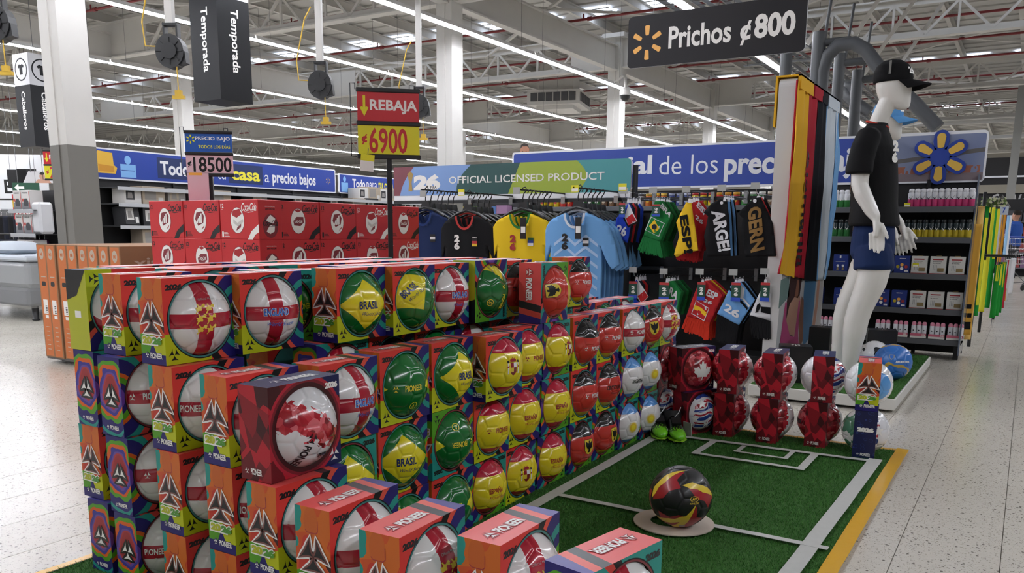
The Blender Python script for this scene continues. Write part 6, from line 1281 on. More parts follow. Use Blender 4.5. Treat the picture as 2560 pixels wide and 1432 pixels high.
def kit(c, kind):
    m = MB(); m.bbox((-.062, -.035, 0), (.062, .035, .15), c, .002); f = frame((-.062, -.035, 0), X, Z)
    if kind == 'w':
        m.art(f, [(.02, .118), (.10, .118), (.10, .128), (.02, .128)], K['dred'], 1); m.mesh2d(f, fit(text2d('prevencion', 1, .02), .022, .09, .100, .110), K['black'], 1); m.mesh2d(f, fit(text2d('de manchas', 1, .02), .022, .082, .088, .097), K['black'], 1); m.bbox((-.002, -.038, .022), (.048, -.034, .052), flat('pouch_tan', '#8f7a50', .7), .004); m.art(f, [(0, 0), (.124, 0), (.124, .006), (0, .006)], K['dred'], 1); m.box((-.02, -.012, .148), (.02, .012, .156), MATS['pouch_tan'])
        for q in range(3): m.art(f, [(.025 + .012 * q, .03), (.031 + .012 * q, .03), (.031 + .012 * q, .075), (.025 + .012 * q, .075)], flat('faint_print', '#a9a8a6', .5), 1)
    elif kind == 'b':
        m.art(f, [(.052, .118), (.066, .118), (.066, .14), (.052, .14)], K['white'], 1); m.art(f, [(.02, .085), (.1, .085), (.1, .09), (.02, .09)], MATS['faint_print'], 1)
        for q in (.04, .085): m.art(f, ngon(q, .05, .011, 12), K['white'], 1); m.art(f, [(q - .01, .01), (q + .01, .01), (q + .006, .036), (q - .006, .036)], MATS['pouch_tan'], 1)
    else:
        for q, w_, cc in ((.062, .072, OAM), (.03, .055, MATS['can_yellow']), (.096, .055, K['dred']), (.062, .038, K['white'])): m.art(f, ngon(q, w_, .014, 12), cc, 1)
        m.art(f, [(.085, .012), (.115, .012), (.115, .026), (.085, .026)], K['white'], 1); m.mesh2d(f, fit(text2d('REXONA', 1, .03), .04, .09, .122, .13), K['white'], 1)
    return m.mesh('carton')
kb_ = flat('kit_blue', '#22357c', .4); kw_ = flat('kit_white', '#dad8d2', .45); KM = dict(w=kit(kw_, 'w'), b=kit(kb_, 'b'), g=kit(kb_, 'g'))
for z_, py, row, L in ((.722, 645, 'third', [(2040, 'b'), (2103, 'b'), (2257, 'g'), (2300, 'w'), (2347, 'w'), (2394, 'w')]), (.422, 740, 'fourth', [(2040, 'b'), (2103, 'b'), (2204, 'g'), (2248, 'g'), (2295, 'w'), (2340, 'w'), (2388, 'w')])):
    for i, (p_, k_) in enumerate(L): thing('care_kit_carton', f'{"white" if k_ == "w" else "blue"} gift carton on the {row} shelf from the top, {("first", "second", "third", "fourth", "fifth", "sixth", "seventh")[i]} from the left', 'carton', (PY(p_, py, fy).x, fy + .02, z_), (0, 0, 0), 'gift cartons on the deodorant shelves', KM[k_])
tp = MB(); tp.bbox((-.062, -.03, 0), (.062, .03, .012), kw_, .002); tp.box((-.063, -.031, .0), (.063, -.029, .04), kw_); f = frame((-.063, -.031, 0), X, Z); tp.art(f, [(0, .018), (.126, .018), (.126, .04), (0, .04)], flat('pack_pink', '#c9647c', .5), 1); tp.mesh2d(f, fit(text2d('X3', 1, .05), .09, .118, .021, .035), K['white'], 2); tray = tp.mesh('tray')
cc_ = MB(); cc_.lathe([(0, .012), (.019, .012), (.0195, .02), (.0195, .105), (.015, .113)], flat('roll_white', '#d9d9dd', .35), 14); cap_ = MB(); cap_.lathe([(.0175, .108), (.018, .125), (.012, .138), (0, .140)], flat('roll_pink', '#d98aa0', .25), 14); cc_.prism(ngon(0, .065, .007, 8, .005), .0185, .0205, K['black'], frame((0, 0, 0), X, Z)); cc_ = cc_.mesh('bottle'); cap_ = cap_.mesh('cap')
for i, p_ in enumerate((2062, 2103, 2205, 2250, 2296, 2342, 2388)):
    o = thing('deodorant_pack', f'pink and white three bottle deodorant pack on the lowest shelf, {("first", "second", "third", "fourth", "fifth", "sixth", "last")[i]} from the left', 'deodorant pack', (PY(p_, 835, fy - .06).x, fy - .06, .172), (0, 0, 0), 'three bottle packs', tray)
    for q in (-.041, 0, .041): b_ = obj('bottle', cc_, o, (q, 0, 0)); obj('cap', cap_, b_)
for p_, q_ in ((2268, 512), (2259, 574), (2289, 662), (2053, 838)): q = PY(p_, q_, fy - .07); mb = MB(); mb.box((-.024, 0, -.015), (.024, .002, .015), YY); mb.box((-.02, -.001, -.013), (.02, 0, .0), K['white']); mb.build('shelf_ticket', None, q, label=f'small yellow price ticket on a deodorant shelf edge, {"highest" if q_ == 512 else "second highest" if q_ == 574 else "third highest" if q_ == 662 else "lowest"} one', category='price ticket')
# jars, cans and boxes seen through the rack above the scarves
gy = BY + .1
CT = [('#d8c21f', '#c03030'), ('#c8342c', '#d8a02c'), ('#2d7a35', '#e8e8e0'), ('#7a5a40', '#c9bda8'), ('#b8b8bc', '#404048'), ('#d0722c', '#e8c040'), ('#3a4a8c', '#b0b8d0')]
jm = []
for k, (a, b) in enumerate(CT): m = MB(); m.lathe([(0, 0), (.034, 0), (.035, .005), (.035, .10), (.03, .11)], flat(f'jar_{k}', a, .35), 12); m.lathe([(.031, .11), (.033, .112), (.033, .135), (0, .137)], flat(f'lid_{k}', b, .35), 12); m.prism(ngon(0, .055, .018, 10), .033, .037, MATS[f'lid_{k}'], frame((0, 0, 0), X, Z)); jm.append(m.mesh('jar'))
i = 0; x_ = bl + .35
while x_ < DX0 - .05:
    k = (i // 3) % 7; thing('grocery_jar', f'{("yellow", "red", "green", "brown", "grey", "orange", "blue")[k]} jar or tin seen between the hanging goods on the shelf behind', 'jar', (x_, gy, 1.32), (0, 0, 0), f'{("yellow", "red", "green", "brown", "grey", "orange", "blue")[k]} jars behind the rack', jm[k]); x_ += .085; i += 1
# ---------------------------------------------------------------- mannequins (one continuous remeshed body each)
def remeshed(mb, name, voxel=.009, it=6, mat=None):
    me = mb.mesh(name); o = bpy.data.objects.new(name, me); COL.objects.link(o); r = o.modifiers.new('r', 'REMESH'); r.mode = 'VOXEL'; r.voxel_size = voxel; r.use_smooth_shade = True
    s_ = o.modifiers.new('s', 'SMOOTH'); s_.iterations = it; s_.factor = .5; dg = bpy.context.evaluated_depsgraph_get(); dg.update()
    out = bpy.data.meshes.new_from_object(o.evaluated_get(dg)); bpy.data.objects.remove(o); out.name = name; out.materials.clear(); out.materials.append(mat)
    out.polygons.foreach_set('material_index', [0] * len(out.polygons)); out.polygons.foreach_set('use_smooth', [True] * len(out.polygons)); return out
MW = flat('mannequin_white', '#dcdad4', .35, coat=.25)
D = MW
def loft(m, rows, n=20, mat=D):
    """rows: (cx, cy, z, rx, ry) stacked ellipses, closed with poles"""
    vs = []; F = []
    for cx, cy, z, rx, ry in rows: vs += [(cx + rx * cos(2 * pi * k / n), cy + ry * sin(2 * pi * k / n), z) for k in range(n)]
    for i in range(len(rows) - 1): F += [(i * n + k, i * n + (k + 1) % n, (i + 1) * n + (k + 1) % n, (i + 1) * n + k) for k in range(n)]
    F += [tuple(range(n))[::-1], tuple(range((len(rows) - 1) * n, len(rows) * n))]; m.add(vs, F, mat, True)
def hand(m, w, d, side, sc=1., spread=.0, thumb=1):
    """w wrist, d pointing direction; palm faces the body (side = +1/-1 along y)"""
    d = Vector(d).normalized(); s_ = Vector((1, 0, 0)); s_ = (s_ - d * s_.dot(d)).normalized(); n = d.cross(s_)
    w = Vector(w); k = sc
    m.tube([w - d * .02, w + d * .015 * k, w + d * .045 * k, w + d * .075 * k, w + d * .094 * k], [(.024 * k, .019 * k), (.027 * k, .018 * k), (.037 * k, .0165 * k), (.0405 * k, .014 * k), (.037 * k, .011 * k)], D, 12)
    for i, (u, L) in enumerate(((-.0295, .070), (-.0098, .086), (.0098, .092), (.0295, .080))):
        b = w + d * .088 * k + s_ * u * k; e = (d + s_ * (u * (1.6 + spread * 8)) * .6).normalized(); bend = n * (side * .005 * k)
        m.tube([b - d * .02 * k, b + e * L * .35 * k, b + e * L * .7 * k + bend, b + e * L * k + bend * 2.4], [.0104 * k, .0098 * k, .0088 * k, .0064 * k], D, 8)
    b = w + d * .035 * k + s_ * .024 * k * thumb; t = (d * .88 + s_ * .42 * thumb + n * side * .25).normalized(); m.tube([b - t * .01, b + t * .03 * k, b + t * .058 * k, b + t * .075 * k + d * .012], [.0135 * k, .0118 * k, .0100 * k, .0070 * k], D, 8)
def body_mesh():
    m = MB()
    loft(m, [(0, 0, .80, .08, .11), (0, 0, .86, .115, .158), (.0, 0, .95, .122, .168), (-.005, 0, 1.06, .105, .152), (-.015, 0, 1.18, .098, .145), (-.025, 0, 1.32, .112, .165), (-.035, 0, 1.46, .122, .188), (-.045, 0, 1.58, .112, .195), (-.045, 0, 1.66, .090, .185), (-.04, 0, 1.715, .066, .12), (-.03, 0, 1.74, .055, .07)])
    m.tube([(-.05, 0, 1.68), (-.025, 0, 1.78), (.005, 0, 1.86), (.03, 0, 1.92)], [.064, .056, .055, .06], D, 16)
    loft(m, [(.105, 0, 1.835, .022, .022), (.098, 0, 1.85, .050, .036), (.072, 0, 1.88, .080, .054), (.052, 0, 1.92, .098, .066), (.045, 0, 1.97, .107, .075), (.040, 0, 2.02, .107, .078), (.036, 0, 2.07, .092, .068), (.034, 0, 2.10, .06, .045), (.034, 0, 2.112, .02, .02)])
    def leg(Yl, pts):
        P = [(.0, Yl - 6., .92)] + [(PY(a, b, Yl).x + .885, Yl - 6., PY(a, b, Yl).z) for a, b, r_ in pts]; m.tube(P, [(.112, .10)] + [(r_, r_ * .96) for a, b, r_ in pts], D, 20)
    leg(5.88, [(2187, 672, .106), (2178, 705, .099), (2163, 740, .089), (2151, 768, .083), (2141, 800, .080), (2136, 830, .077), (2130, 868, .062), (2124, 905, .052), (2121, 928, .050)])
    leg(6.12, [(2160, 672, .102), (2150, 700, .094), (2132, 735, .085), (2119, 762, .080), (2110, 795, .077), (2106, 825, .072), (2100, 862, .058), (2095, 890, .048), (2093, 905, .044)])
    for x_, y_ in ((-.075, -.12), (-.165, .12)): m.tube([(x_ - .045, y_, .108), (x_ + .0, y_, .12), (x_ + .07, y_ - .005, .106), (x_ + .14, y_ - .008, .092), (x_ + .185, y_ - .004, .086)], [(.026, .03), (.036, .036), (.038, .028), (.044, .018), (.026, .010)], D, 12)
    m.tube([(-.045, -.185, 1.655), (-.06, -.215, 1.60), (-.075, -.235, 1.48), (-.07, -.25, 1.36), (-.045, -.262, 1.30), (.015, -.275, 1.20), (.05, -.285, 1.15)], [.054, .062, .058, .052, .052, .042, .029], D, 16)
    m.tube([(-.045, .185, 1.655), (-.06, .215, 1.60), (-.06, .24, 1.48), (-.04, .26, 1.36), (-.02, .265, 1.30), (.06, .27, 1.20), (.13, .268, 1.12)], [.052, .056, .050, .043, .044, .036, .026], D, 16)
    hand(m, (.05, -.285, 1.15), (.10, -.02, -1), 1, 1.22); hand(m, (.13, .268, 1.12), (.35, -.0, -1), -1, 1.15, .5)
    return remeshed(m, 'body', .0062, 5, MW)
BODY = body_mesh()
SHK, SHN = CM('shirtblack', '#0e0e10'), CM('shortsnavy', '#12264f')
def open_tube(m, rows, mat, n=28, fold=0., ph=0.):
    """cloth sleeve of ellipses along z (cx,cy,z,rx,ry) open at both ends, with a thin hem"""
    vs = []; F = []
    for i, (cx, cy, z, rx, ry) in enumerate(rows):
        for k in range(n):
            t = 2 * pi * k / n; w_ = 1 + fold * sin(t * 5 + ph + i * .5) * (i == 0 or True) * min(1, abs(len(rows) - 1 - i) * .3); vs.append((cx + rx * cos(t) * w_, cy + ry * sin(t) * w_, z))
    for i in range(len(rows) - 1): F += [(i * n + k, i * n + (k + 1) % n, (i + 1) * n + (k + 1) % n, (i + 1) * n + k) for k in range(n)]
    m.add(vs, F, mat, True)
def dress(root, shirt, trim, shorts, capc, long_legs=None):
    m = MB(); m2 = MB()
    loft(m, [(-.0, 0, 1.105, .150, .196), (-.004, 0, 1.12, .158, .205), (-.012, 0, 1.25, .142, .192), (-.022, 0, 1.38, .143, .195), (-.034, 0, 1.50, .142, .208), (-.045, 0, 1.60, .128, .212), (-.048, 0, 1.67, .104, .198), (-.045, 0, 1.715, .082, .145), (-.038, 0, 1.742, .070, .088), (-.032, 0, 1.76, .064, .07)], 28, shirt)
    for s_ in (-1, 1): m.tube([(-.045, s_ * .14, 1.665), (-.05, s_ * .20, 1.655), (-.065, s_ * .235, 1.59), (-.075, s_ * .262, 1.50), (-.078, s_ * .272, 1.43), (-.078, s_ * .272, 1.425)], [(.06, .06), (.076, .072), (.080, .070), (.082, .066), (.086, .066), (.07, .055)], shirt, 20)
    sh = remeshed(m, 'shirt', .009, 4, shirt); obj('shirt', sh, root)
    part('collar', root, lambda q: q.tube([(-.034 + .068 * cos(t), .074 * sin(t), 1.752 - .022 * cos(t)) for t in (2 * pi * k / 24 for k in range(25))], .006, trim, 6, False))
    def pr(q):
        f = frame((.115, -.10, 1.50), (.35, 1, 0), Z); N = lambda b: b
        for s_, yy in (('2', .07), ('6', .0)): q.mesh2d(frame((.085, -.125, 1.50 + yy), Vector((.55, 1, 0)), Vector((-.09, 0, 1))), fit(text2d(s_, 1, .07), 0, .055, 0, .066), K['white'], 18)
    part('chest_print', root, pr)
    m = MB(); loft(m, [(0, 0, .86, .10, .15), (0, 0, .93, .138, .185), (0, 0, 1.05, .132, .178), (0, 0, 1.13, .122, .165)], 24, shorts)
    for s_, dx in ((-1, 0), (1, -.02)): m.tube([(.012 + dx, s_ * .085, .96), (.026 + dx, s_ * .10, .90), (.036 + dx * 1.6, s_ * .112, .83), (.036 + dx * 1.7, s_ * .112, .828)], [(.128, .11), (.142, .12), (.150, .126), (.13, .11)], shorts, 22)
    sm_ = remeshed(m, 'shorts', .009, 3, shorts); obj('shorts', sm_, root)
    def capf(q):
        loft(q, [(.034, 0, 2.005, .116, .088), (.034, 0, 2.03, .121, .092), (.032, 0, 2.07, .116, .087), (.028, 0, 2.11, .094, .070), (.026, 0, 2.138, .055, .042), (.026, 0, 2.146, .012, .012)], 26, capc)
    m = MB(); capf(m); obj('cap', remeshed(m, 'cap', .006, 3, capc), root)
    def brim(q):
        n = 14; T = []; B = []
        for i in range(n + 1):
            t = -1.15 + 2.3 * i / n; a = (.034 + .112 * cos(t), .088 * sin(t)); b = (.045 + .112 * cos(t) + .105 * max(0, cos(t * 1.15)) ** .6, .092 * sin(t) * 1.02); dz = -.03 * (sin(t)) ** 2
            T.append((a[0], a[1], 2.018 + dz * .3)); B.append((b[0], b[1], 1.985 + dz))
        vs = T + B + [(x, y, z - .006) for x, y, z in T + B]; k = n + 1; F = []
        for i in range(n): F += [(i, k + i, k + i + 1, i + 1), (2 * k + i, 2 * k + i + 1, 3 * k + i + 1, 3 * k + i), (k + i, 3 * k + i, 3 * k + i + 1, k + i + 1)]
        q.add(vs, F, capc, True)
    part('cap_brim', root, brim)
    part('cap_sticker', root, lambda q: q.box((.02, -.1005, 2.045), (.034, -.088, 2.125), CHROME, Matrix.Translation((.0, .004, 0))))
    part('cap_print', root, lambda q: q.mesh2d(frame((.135, -.055, 2.045), Vector((.45, 1, 0)), Vector((-.35, 0, 1))), fit(text2d('26', 1, .05), 0, .05, 0, .045), K['white'], 10))
    if long_legs:
        m = MB()
        for P in ([(-.005, -.105, .80), (-.03, -.108, .62), (-.07, -.112, .50), (-.098, -.115, .40), (-.09, -.117, .25)], [(-.04, .105, .80), (-.11, .108, .62), (-.16, .112, .50), (-.195, .115, .40), (-.20, .117, .25)]): m.tube(P, [(.100, .098), (.078, .076), (.068, .064), (.070, .066), (.052, .05)], long_legs, 18)
        obj('leggings', remeshed(m, 'leggings', .009, 3, long_legs), root)
def stand(root):
    part('base_plate', root, lambda q: q.bbox((-.33, -.2, .096), (.2, .2, .108), flat('glass_plate', '#9fb0ad', .1, coat=.6), .004))
man = thing('mannequin', 'white faceless male mannequin in black shirt, navy shorts and black cap', 'mannequin', (-.885, 6.0, 0)); obj('body', BODY, man); stand(man)
dress(man, SHK, CM('trimred', '#b0392c'), SHN, CM('capblack', '#0d0d0f'))
man2 = thing('mannequin', 'second white mannequin hidden behind the first, sky blue cap, green leggings', 'mannequin', (-1.045, 7.05, .0), (0, 0, -.02)); man2.scale = (.93, .93, .955); obj('body', BODY, man2); dress(man2, CM('shirtwhite', '#d8d8d8'), cDG, CM('shortsblack', '#1a1f24'), CM('capsky', '#5f9fdc'), CM('leggreen', '#3f5a38')); 
# platform with turf
pf = thing('display_platform', 'low white platform topped with green turf under the mannequins', 'platform', (0, 0, 0)); PWH = flat('platform_white', '#d3d2cc', .5, bump=.15, bscale=30)
part('frame', pf, lambda m: (m.bbox((-1.46, 5.32, .018), (-.585, 7.4, .088), PWH, .004), m.box((-1.40, 5.38, .0), (-.65, 7.3, .02), SHB)))
turf('platform_turf', '', -1.45, -.595, 5.33, 7.39, .088, 26000, pf)
put_ball('argblue', None, (-.70, 6.02, .094 + .1205), (0, 0, radians(10)), 'football', 1.105, label='blue football with gold swooshes reading ARGENTINA on the platform corner', category='football')
put_ball('whitebl', None, (-.86, 6.32, .094 + .109), (0, 0, 0), 'football', 1., label='white and black football behind the blue one on the platform', category='football'); 
mb = MB(); mb.bbox((-.13, -.16, 0), (.13, .16, .10), BLACKP, .004); sbx = mb.mesh('carton')
def dark_box(label, x, y, z, sx, sy, sz, yaw=0.):
    m = MB(); m.bbox((-sx / 2, -sy / 2, 0), (sx / 2, sy / 2, sz), flat('dark_box', '#161618', .35), .004); emblem(m, frame((-sx / 2 + .02, -sy / 2 + .02, sz), X, Y), min(sx, sy) * .5, K['white'], 1) if False else None
    f = frame((-sx / 2, -sy / 2, sz), X, Y); SPK(m, f, sx / 2, sy / 2, .03, K['white']); return m.build('dark_ball_carton', None, (x, y, z), (0, 0, yaw), label=label, category='carton')
q = PZ(2010, 985, .094); dark_box('black ball carton at the slab foot on the platform', -1.24, 5.58, .094, .2, .16, .24, .3); put_ball('whitebl', None, (-1.335, 5.47, .094 + .105), (0, 0, 1), 'football', .96, label='small white and black football beside the black carton at the slab foot', category='football')
dark_box('smaller black carton behind, between slab and mannequin legs', -1.28, 6.55, .094, .15, .15, .27, .1); dark_box('black ball carton behind the blue football', -.86, 6.62, .094, .2, .16, .27, .2)
# football boots
def boot(label, x, y, yaw):
    o = thing('football_boot', label, 'football boot', (x, y, .012), (0, 0, radians(yaw)), 'pair of boots'); GN = NX('boot_upper', rough=.3, coat=.3) if 'boot_upper' not in MATS else None
    if GN: gm = GN.mix('#76d126', '#131415', (GN.x * -9 + .55 + (GN.voro(None, 150, 'D') - .5) * .7) > .0); GN.done(gm)
    mt = MATS['boot_upper']; SO = flat('boot_sole', '#a9e23a', .4); BK = flat('boot_black', '#121214', .6)
    rows = [(.128, .012, .018, .022), (.118, .026, .018, .032), (.095, .036, .030, .040), (.060, .040, .036, .050), (.020, .038, .038, .066), (-.02, .034, .036, .084), (-.06, .032, .034, .094), (-.10, .031, .032, .098), (-.125, .020, .020, .09)]
    def up(m):
        n = 16; vs = []; F = []
        for x_, wy, dummy, h in rows: vs += [(x_, wy * cos(2 * pi * k / n) * 1.05, .016 + max(0, h / 2 + h / 2 * sin(2 * pi * k / n))) for k in range(n)]
        for i in range(len(rows) - 1): F += [(i * n + k, (i + 1) * n + k, (i + 1) * n + (k + 1) % n, i * n + (k + 1) % n) for k in range(n)]
        F += [tuple(range(n)), tuple(range((len(rows) - 1) * n, len(rows) * n))[::-1]]; m.add(vs, F, mt, True)
    part('upper', o, up); part('sole', o, lambda m: m.prism(ccw([(-.13, -.028), (-.06, -.034), (.03, -.044), (.08, -.044), (.12, -.022), (.126, 0), (.12, .022), (.08, .044), (.03, .044), (-.06, .034), (-.13, .028)]), .010, .018, SO))
    part('ankle_collar', o, lambda m: m.tube([(-.07, 0, .07), (-.085, 0, .10), (-.09, 0, .125)], [(.045, .034), (.048, .036), (.046, .035)], BK, 14)); part('tongue', o, lambda m: m.box((-.05, -.024, .085), (.0, .024, .095), BK, Matrix.Rotation(.45, 4, 'Y')))
    for i in range(4): part('lace', o, lambda m: m.tube([(.045 - .022 * i, -.022, .062 + .008 * i), (.04 - .022 * i, 0, .070 + .009 * i), (.045 - .022 * i, .022, .062 + .008 * i)], .0028, K['black'], 5))
    part('loose_lace', o, lambda m: m.tube([(-.03, 0, .10), (-.02, .02, .13), (-.05, .035, .15), (-.07, .03, .12)], .0022, HWH, 5))
    for s_ in range(3): part('side_stripe', o, lambda m: m.prism([(.05 - .028 * s_, .028), (.062 - .028 * s_, .028), (.045 - .028 * s_, .062), (.033 - .028 * s_, .062)], .040, .047, HWH, frame((0, 0, 0), X, Z)) if False else m.box((.03 - .026 * s_, -.0475, .03), (.04 - .026 * s_, -.045, .058), HWH))
    for a, b in ((.09, .02), (.09, -.02), (.03, .03), (.03, -.03), (-.09, .02), (-.09, -.02)): part('stud', o, lambda m: m.lathe([(.005, 0), (.007, .011)], HWH, 8, (a, b, 0)))
boot('green and black football boot, left one of the pair at the wall corner', -1.545, 3.985, -62); boot('green and black football boot, right one beside the grey card', -1.455, 4.0 - .02, -58)
# ---------------------------------------------------------------- right background: towel rack, far signs, shopper
tr = thing('towel_rack', 'black towel rail rack behind the end of the deodorant shelving', 'clothes rack', (0, 0, 0)); TY0 = 9.4
TXc = {k: CM('tw_' + k, c) for k, c in dict(gold='#e6b04a', green='#1f8f35', yel='#e8e23a', white='#e3e3e6', blk='#17171a', orange='#e0952c', sky='#8fb9dc', red='#c03040', pgold='#f0c878').items()}
def rackbar(x, y0, y1, z): part('rail', tr, lambda m: m.tube([(x, y0, z), (x, y1, z)], .014, BLACKM, 8))
rackbar(-.26, 8.6, 12.2, 1.40); rackbar(-.12, 9.4, 12.0, .86)
for a, b in ((-.40, 9.05), (-.30, 12.2), (-.38, 10.5)): part('post', tr, lambda m: m.tube([(a, b, 0), (a, b, 1.45)], .016, BLACKM, 8))
part('cross_rail', tr, lambda m: m.tube([(-.36, 9.4, .86), (-.12, 9.4, .86)], .012, BLACKM, 8)); part('cross_rail', tr, lambda m: m.tube([(-.36, 12.0, .86), (-.12, 12.0, .86)], .012, BLACKM, 8))
def hang(label, px0, px1, pyt, pyb, Yp, c, c2=None):
    a, b = PY(px0, pyt, Yp), PY(px0, pyb, Yp); b.x = PY(px1, pyt, Yp).x; o = thing('towel', label, 'towel', (a.x, Yp, b.z), (0, 0, 0), 'towels on the far rack'); W, H = max(.05, abs(b.x - a.x)), a.z - b.z; fr = frame((0, 0, 0), X, Z); fo = lambda u, v: .012 * sin(u * 70 + px0)
    m = MB(); cloth(m, fr, poly2([(0, 0), (W, 0), (W, H), (0, H)]), c, fo, 0, .03, .05); m.build('towel_body', o)
    if c2: m = MB(); [cloth(m, fr, poly2([(W * u0, H * v0), (W * u1, H * v0), (W * u1, H * v1), (W * u0, H * v1)]), k_, fo, 3, .03) for u0, u1, v0, v1, k_ in c2]; m.build('print', o)
T = TXc
for i, (px0, px1, pt, pb, Yp, c, c2) in enumerate(((2446, 2462, 515, 850, 8.75, 'pgold', None), (2432, 2456, 560, 838, 8.55, 'gold', [(0, .9, .05, .12, T['blk']), (.1, .9, .16, .2, T['blk']), (0, .8, .24, .28, T['blk'])]), (2456, 2474, 516, 790, 9.2, 'green', [(.6, 1, .1, .9, T['yel'])]), (2474, 2487, 518, 780, 9.5, 'yel', [(.0, .4, .5, .95, T['blk'])]), (2487, 2497, 522, 770, 9.8, 'green', [(.5, 1, .5, 1, T['yel'])]), (2492, 2504, 530, 700, 10.4, 'white', [(0, 1, .1, .35, T['blk'])]), (2503, 2516, 532, 655, 10.8, 'orange', [(.3, .4, 0, 1, T['gold']), (.7, .8, 0, 1, T['gold'])]), (2518, 2528, 538, 640, 11.3, 'sky', [(.6, 1, 0, 1, T['white'])]), (2488, 2494, 662, 795, 9.5, 'green', [(.3, .8, .7, 1, T['yel'])]), (2496, 2502, 660, 790, 9.7, 'green', [(.3, .8, .6, 1, T['yel'])]), (2503, 2511, 655, 782, 9.9, 'green', [(.3, .8, .5, 1, T['yel'])]), (2509, 2520, 650, 770, 10.1, 'red', [(.1, .8, .7, 1, T['white'])]), (2516, 2526, 648, 752, 10.6, 'white', [(.2, .7, .0, .3, T['orange'])]), (2528, 2536, 645, 735, 11.4, 'white', None))):
    hang(f'{("pale gold", "gold with black stripes", "green and yellow", "yellow and green", "second green", "white with black", "orange striped", "sky blue", "green lower", "second green lower", "third green lower", "red and white lower", "white and orange lower", "white rearmost lower")[i]} towel hanging on the far rack', px0, px1, pt, pb, Yp, T[c], c2)
q = PY(2480, 508, 9.2); mb = MB(); LV2 = [flat('flower_white', '#cfd2b0', .8), flat('flower_green', '#5d7a3c', .8)]
for i in range(60):
    p = Vector((random.uniform(-.09, .12), random.uniform(-.06, .06), random.uniform(-.03, .05))); mb.prism(ngon(p.x, p.z, .012, 5), p.y, p.y + .01, LV2[i % 2], frame((0, 0, 0), X, Z))
mb.tube([(0, 0, -.1), (0, 0, .0)], .006, LV2[1], 5); mb.build('flower_bunch', None, q, label='small bunch of pale flowers on top of the towel rack', category='flowers')
q = PY(2510, 527, 10.2); mb = MB(); mb.box((-.04, 0, -.04), (.04, .01, .05), flat('sign_lightblue', '#b8bfcc', .4)); f = frame((-.04, 0, -.04), X, Z); mb.mesh2d(f, fit(text2d('7', 1, .03), .025, .055, .02, .075), BLUE, 1); mb.box((-.003, .002, -1.2), (.003, .008, -.04), GREYM); mb.build('number_sign', None, q, label='small pale sign with blue number 7 above the towels', category='sign')
# far building front with sign
mb = MB(); a, b = PT(2462, 440, 30), PT(2700, 440, 30); yb = a.y
mb.box((a.x - 6, yb, 0), (b.x + 3, yb + .3, 3.8), flat('far_dark_front', '#1e1d1e', .6)); mb.box((a.x - 6, yb - .15, 2.55), (b.x + 3, yb, 2.85), flat('far_beige_band', '#8d8779', .6)); mb.box((a.x - 6, yb - .12, 3.1), (b.x + 3, yb, 3.16), HWH); ws = mb.build('far_front', kind='structure'); ws.name = 'wall_far_right'
fa = PY(2473, 520, yb - .2); fb_ = PY(2640, 520, yb - .2); mb = MB(); f = frame((fa.x, yb - .2, fa.z - .12), X, Z); mb.mesh2d(f, fit(text2d('@ Walmart', 1, .02), 0, fb_.x - fa.x, 0, .62), flat('letters_grey', '#a9a8a8', .5), 1); mb.build('wall_lettering', label='large grey lettering on the distant dark shop front', category='lettering')
for i, pxx in enumerate((2527, 2575)): q = PT(pxx, 480, 27 + i * 5); mb = MB(); mb.box((-.12, -.12, 0), (.12, .12, 5.9), flat('dark_column', '#8a8985', .6)); o = mb.build('column', None, (q.x, q.y, 0), kind='structure')
# shopper with cart
pq = PT(2536, 590, 19); per = thing('person', 'distant person in a blue shirt standing behind a shopping cart', 'person', (pq.x, pq.y, 0), (0, 0, radians(150))); per.scale = (.95,) * 3
SKIN = flat('skin', '#a2745c', .6); m = MB()
loft(m, [(0, 0, .80, .08, .11), (0, 0, .9, .12, .17), (0, 0, 1.05, .12, .16), (0, 0, 1.25, .125, .18), (0, 0, 1.38, .11, .19), (0, 0, 1.44, .07, .12)], 16); m.tube([(0, 0, 1.40), (.01, 0, 1.5)], [.055, .052], D, 12); loft(m, [(.03, 0, 1.475, .03, .03), (.02, 0, 1.51, .075, .058), (.01, 0, 1.58, .095, .072), (0, 0, 1.66, .088, .068), (0, 0, 1.70, .03, .03)], 16); m.tube([(.09, 0, 1.6), (.115, 0, 1.565), (.09, 0, 1.555)], [.01, .014, .008], D, 8)
for s_ in (-1, 1):
    m.tube([(0, s_ * .09, .88), (.02, s_ * .09, .48), (.0, s_ * .09, .08)], [.085, .058, .04], D, 12); m.tube([(-.04, s_ * .09, .04), (.16, s_ * .09, .035)], [.04, .03], D, 10); m.tube([(0, s_ * .19, 1.38), (.02, s_ * .24, 1.15), (.22, s_ * .2, 1.05)], [.05, .042, .03], D, 12); hand(m, (.22, s_ * .2, 1.05), (1, 0, -.1), s_, .9); m.tube([(0, s_ * .068, 1.60), (-.01, s_ * .085, 1.59), (0, s_ * .07, 1.56)], [.012, .014, .008], D, 6)
obj('body', remeshed(m, 'body', .011, 3, SKIN), per)
m = MB(); loft(m, [(0, 0, .86, .135, .185), (0, 0, 1.05, .135, .175), (0, 0, 1.25, .14, .195), (0, 0, 1.38, .125, .205), (0, 0, 1.45, .08, .12)], 18)
for s_ in (-1, 1): m.tube([(0, s_ * .17, 1.39), (.02, s_ * .25, 1.16)], [.065, .06], D, 12)
obj('shirt', remeshed(m, 'shirt', .012, 3, CM('workblue', '#2a4f9a')), per)
m = MB(); loft(m, [(0, 0, .82, .12, .17), (0, 0, .98, .13, .175)], 16)
for s_ in (-1, 1): m.tube([(0, s_ * .09, .9), (.02, s_ * .09, .48), (0, s_ * .09, .09)], [.10, .075, .065], D, 12)
obj('trousers', remeshed(m, 'trousers', .012, 3, CM('trousers', '#23262e')), per)
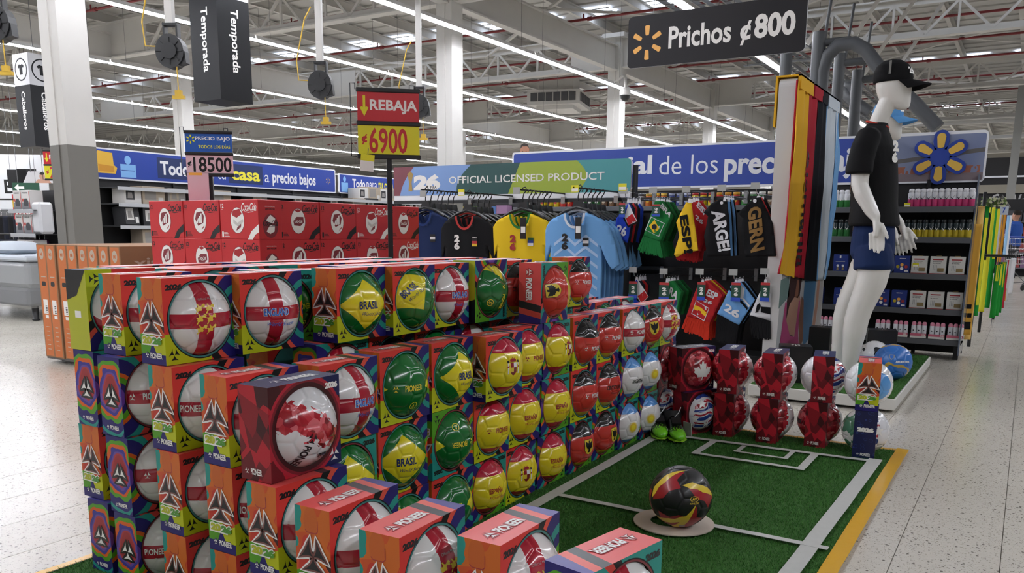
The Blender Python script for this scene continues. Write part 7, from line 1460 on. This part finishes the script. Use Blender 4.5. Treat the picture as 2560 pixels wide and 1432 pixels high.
m = MB(); loft(m, [(-.015, 0, 1.60, .095, .078), (-.01, 0, 1.67, .098, .078), (-.005, 0, 1.715, .06, .05)], 14); obj('hair', remeshed(m, 'hair', .01, 2, CM('hair', '#241c18')), per)
part('eyes', per, lambda q: [q.lathe([(0, -.006), (.007, 0), (0, .006)], K['black'], 8, (.098, s_ * .03, 1.605)) for s_ in (-1, 1)])
ct = PT(2552, 640, 16.5); cart = thing('shopping_cart', 'grey wire shopping cart in front of the distant person', 'shopping cart', (ct.x + .1, ct.y, 0), (0, 0, radians(60)))
def wires(m):
    for i in range(12):
        t = i / 11; m.tube([(-.4 + .8 * t, -.25, 1.0 - .02 * t), (-.36 + .72 * t, -.2, .5)], .004, CHROME, 5); m.tube([(-.4 + .8 * t, .25, 1.0 - .02 * t), (-.36 + .72 * t, .2, .5)], .004, CHROME, 5)
    for i in range(6): z_ = .5 + .1 * i; a = .36 + .008 * i; b = .2 + .01 * i; m.tube([(-a, -b, z_), (a, -b, z_), (a, b, z_), (-a, b, z_), (-a, -b, z_)], .004, CHROME, 5)
part('basket', cart, wires); part('frame', cart, lambda m: [m.tube([(-.38, s_ * .2, .12), (.38, s_ * .2, .12), (-.3, s_ * .2, .5), (-.5, s_ * .22, 1.02)], .012, GREYM, 6) for s_ in (-1, 1)]); part('handle', cart, lambda m: m.tube([(-.5, -.24, 1.03), (-.5, .24, 1.03)], .018, BLUE, 8))
for a in (-.36, .36):
    for b in (-.2, .2): part('wheel', cart, lambda m: m.prism(ngon(0, 0, .055, 12), -.012, .012, BLACKP, frame((a, b, .056), X, Z)))
# far generic gondolas to close the horizon
FG = [flat(f'fargoods_{i}', c, .6) for i, c in enumerate(('#8c3a3a', '#3a5a8c', '#c9b35a', '#5a7a4a', '#b8b4ac', '#7a5a7a', '#c07a3a', '#3a3a40'))]
def fargond(x0, x1, y, z1, nm):
    g = thing('shelving_unit', f'distant stocked shelving in the background, {nm}', 'shelving', (x0, y, 0)); L = x1 - x0
    part('body', g, lambda m: (m.box((0, 0, 0), (L, .4, z1), SHB), [m.box((0, -.3, z_), (L, 0, z_ + .03), SHELF) for z_ in (.2, .6, 1.0, 1.4)]))
    def goods_(m):
        for z_ in (.23, .63, 1.03, 1.43):
            a = .05
            while a < L - .3:
                w_ = random.uniform(.12, .4); h = random.uniform(.15, .3)
                if z_ + h < z1 + .1: m.box((a, -.28, z_), (a + w_ - .02, -.03, z_ + h), random.choice(FG))
                a += w_
    m = MB(); goods_(m); m.build('goods', g, kind='stuff'); return g
for i, (a, b, y, h, nm) in enumerate(((-30, -20, 17, 1.9, 'far left'), (-19, -11.5, 19, 1.9, 'left of the second column'), (-12, -5.5, 23, 1.8, 'behind the second column'), (-8, -1.4, 17, 1.75, 'behind the blue banner'), (-16, -8.5, 30, 2., 'rear left'), (-8, -2.2, 30, 2., 'rear right'), (-27, -16, 28, 2, 'rear far left'), (-1.2, .2, 26, 2., 'right aisle end'))): fargond(a, b, y, h, nm)
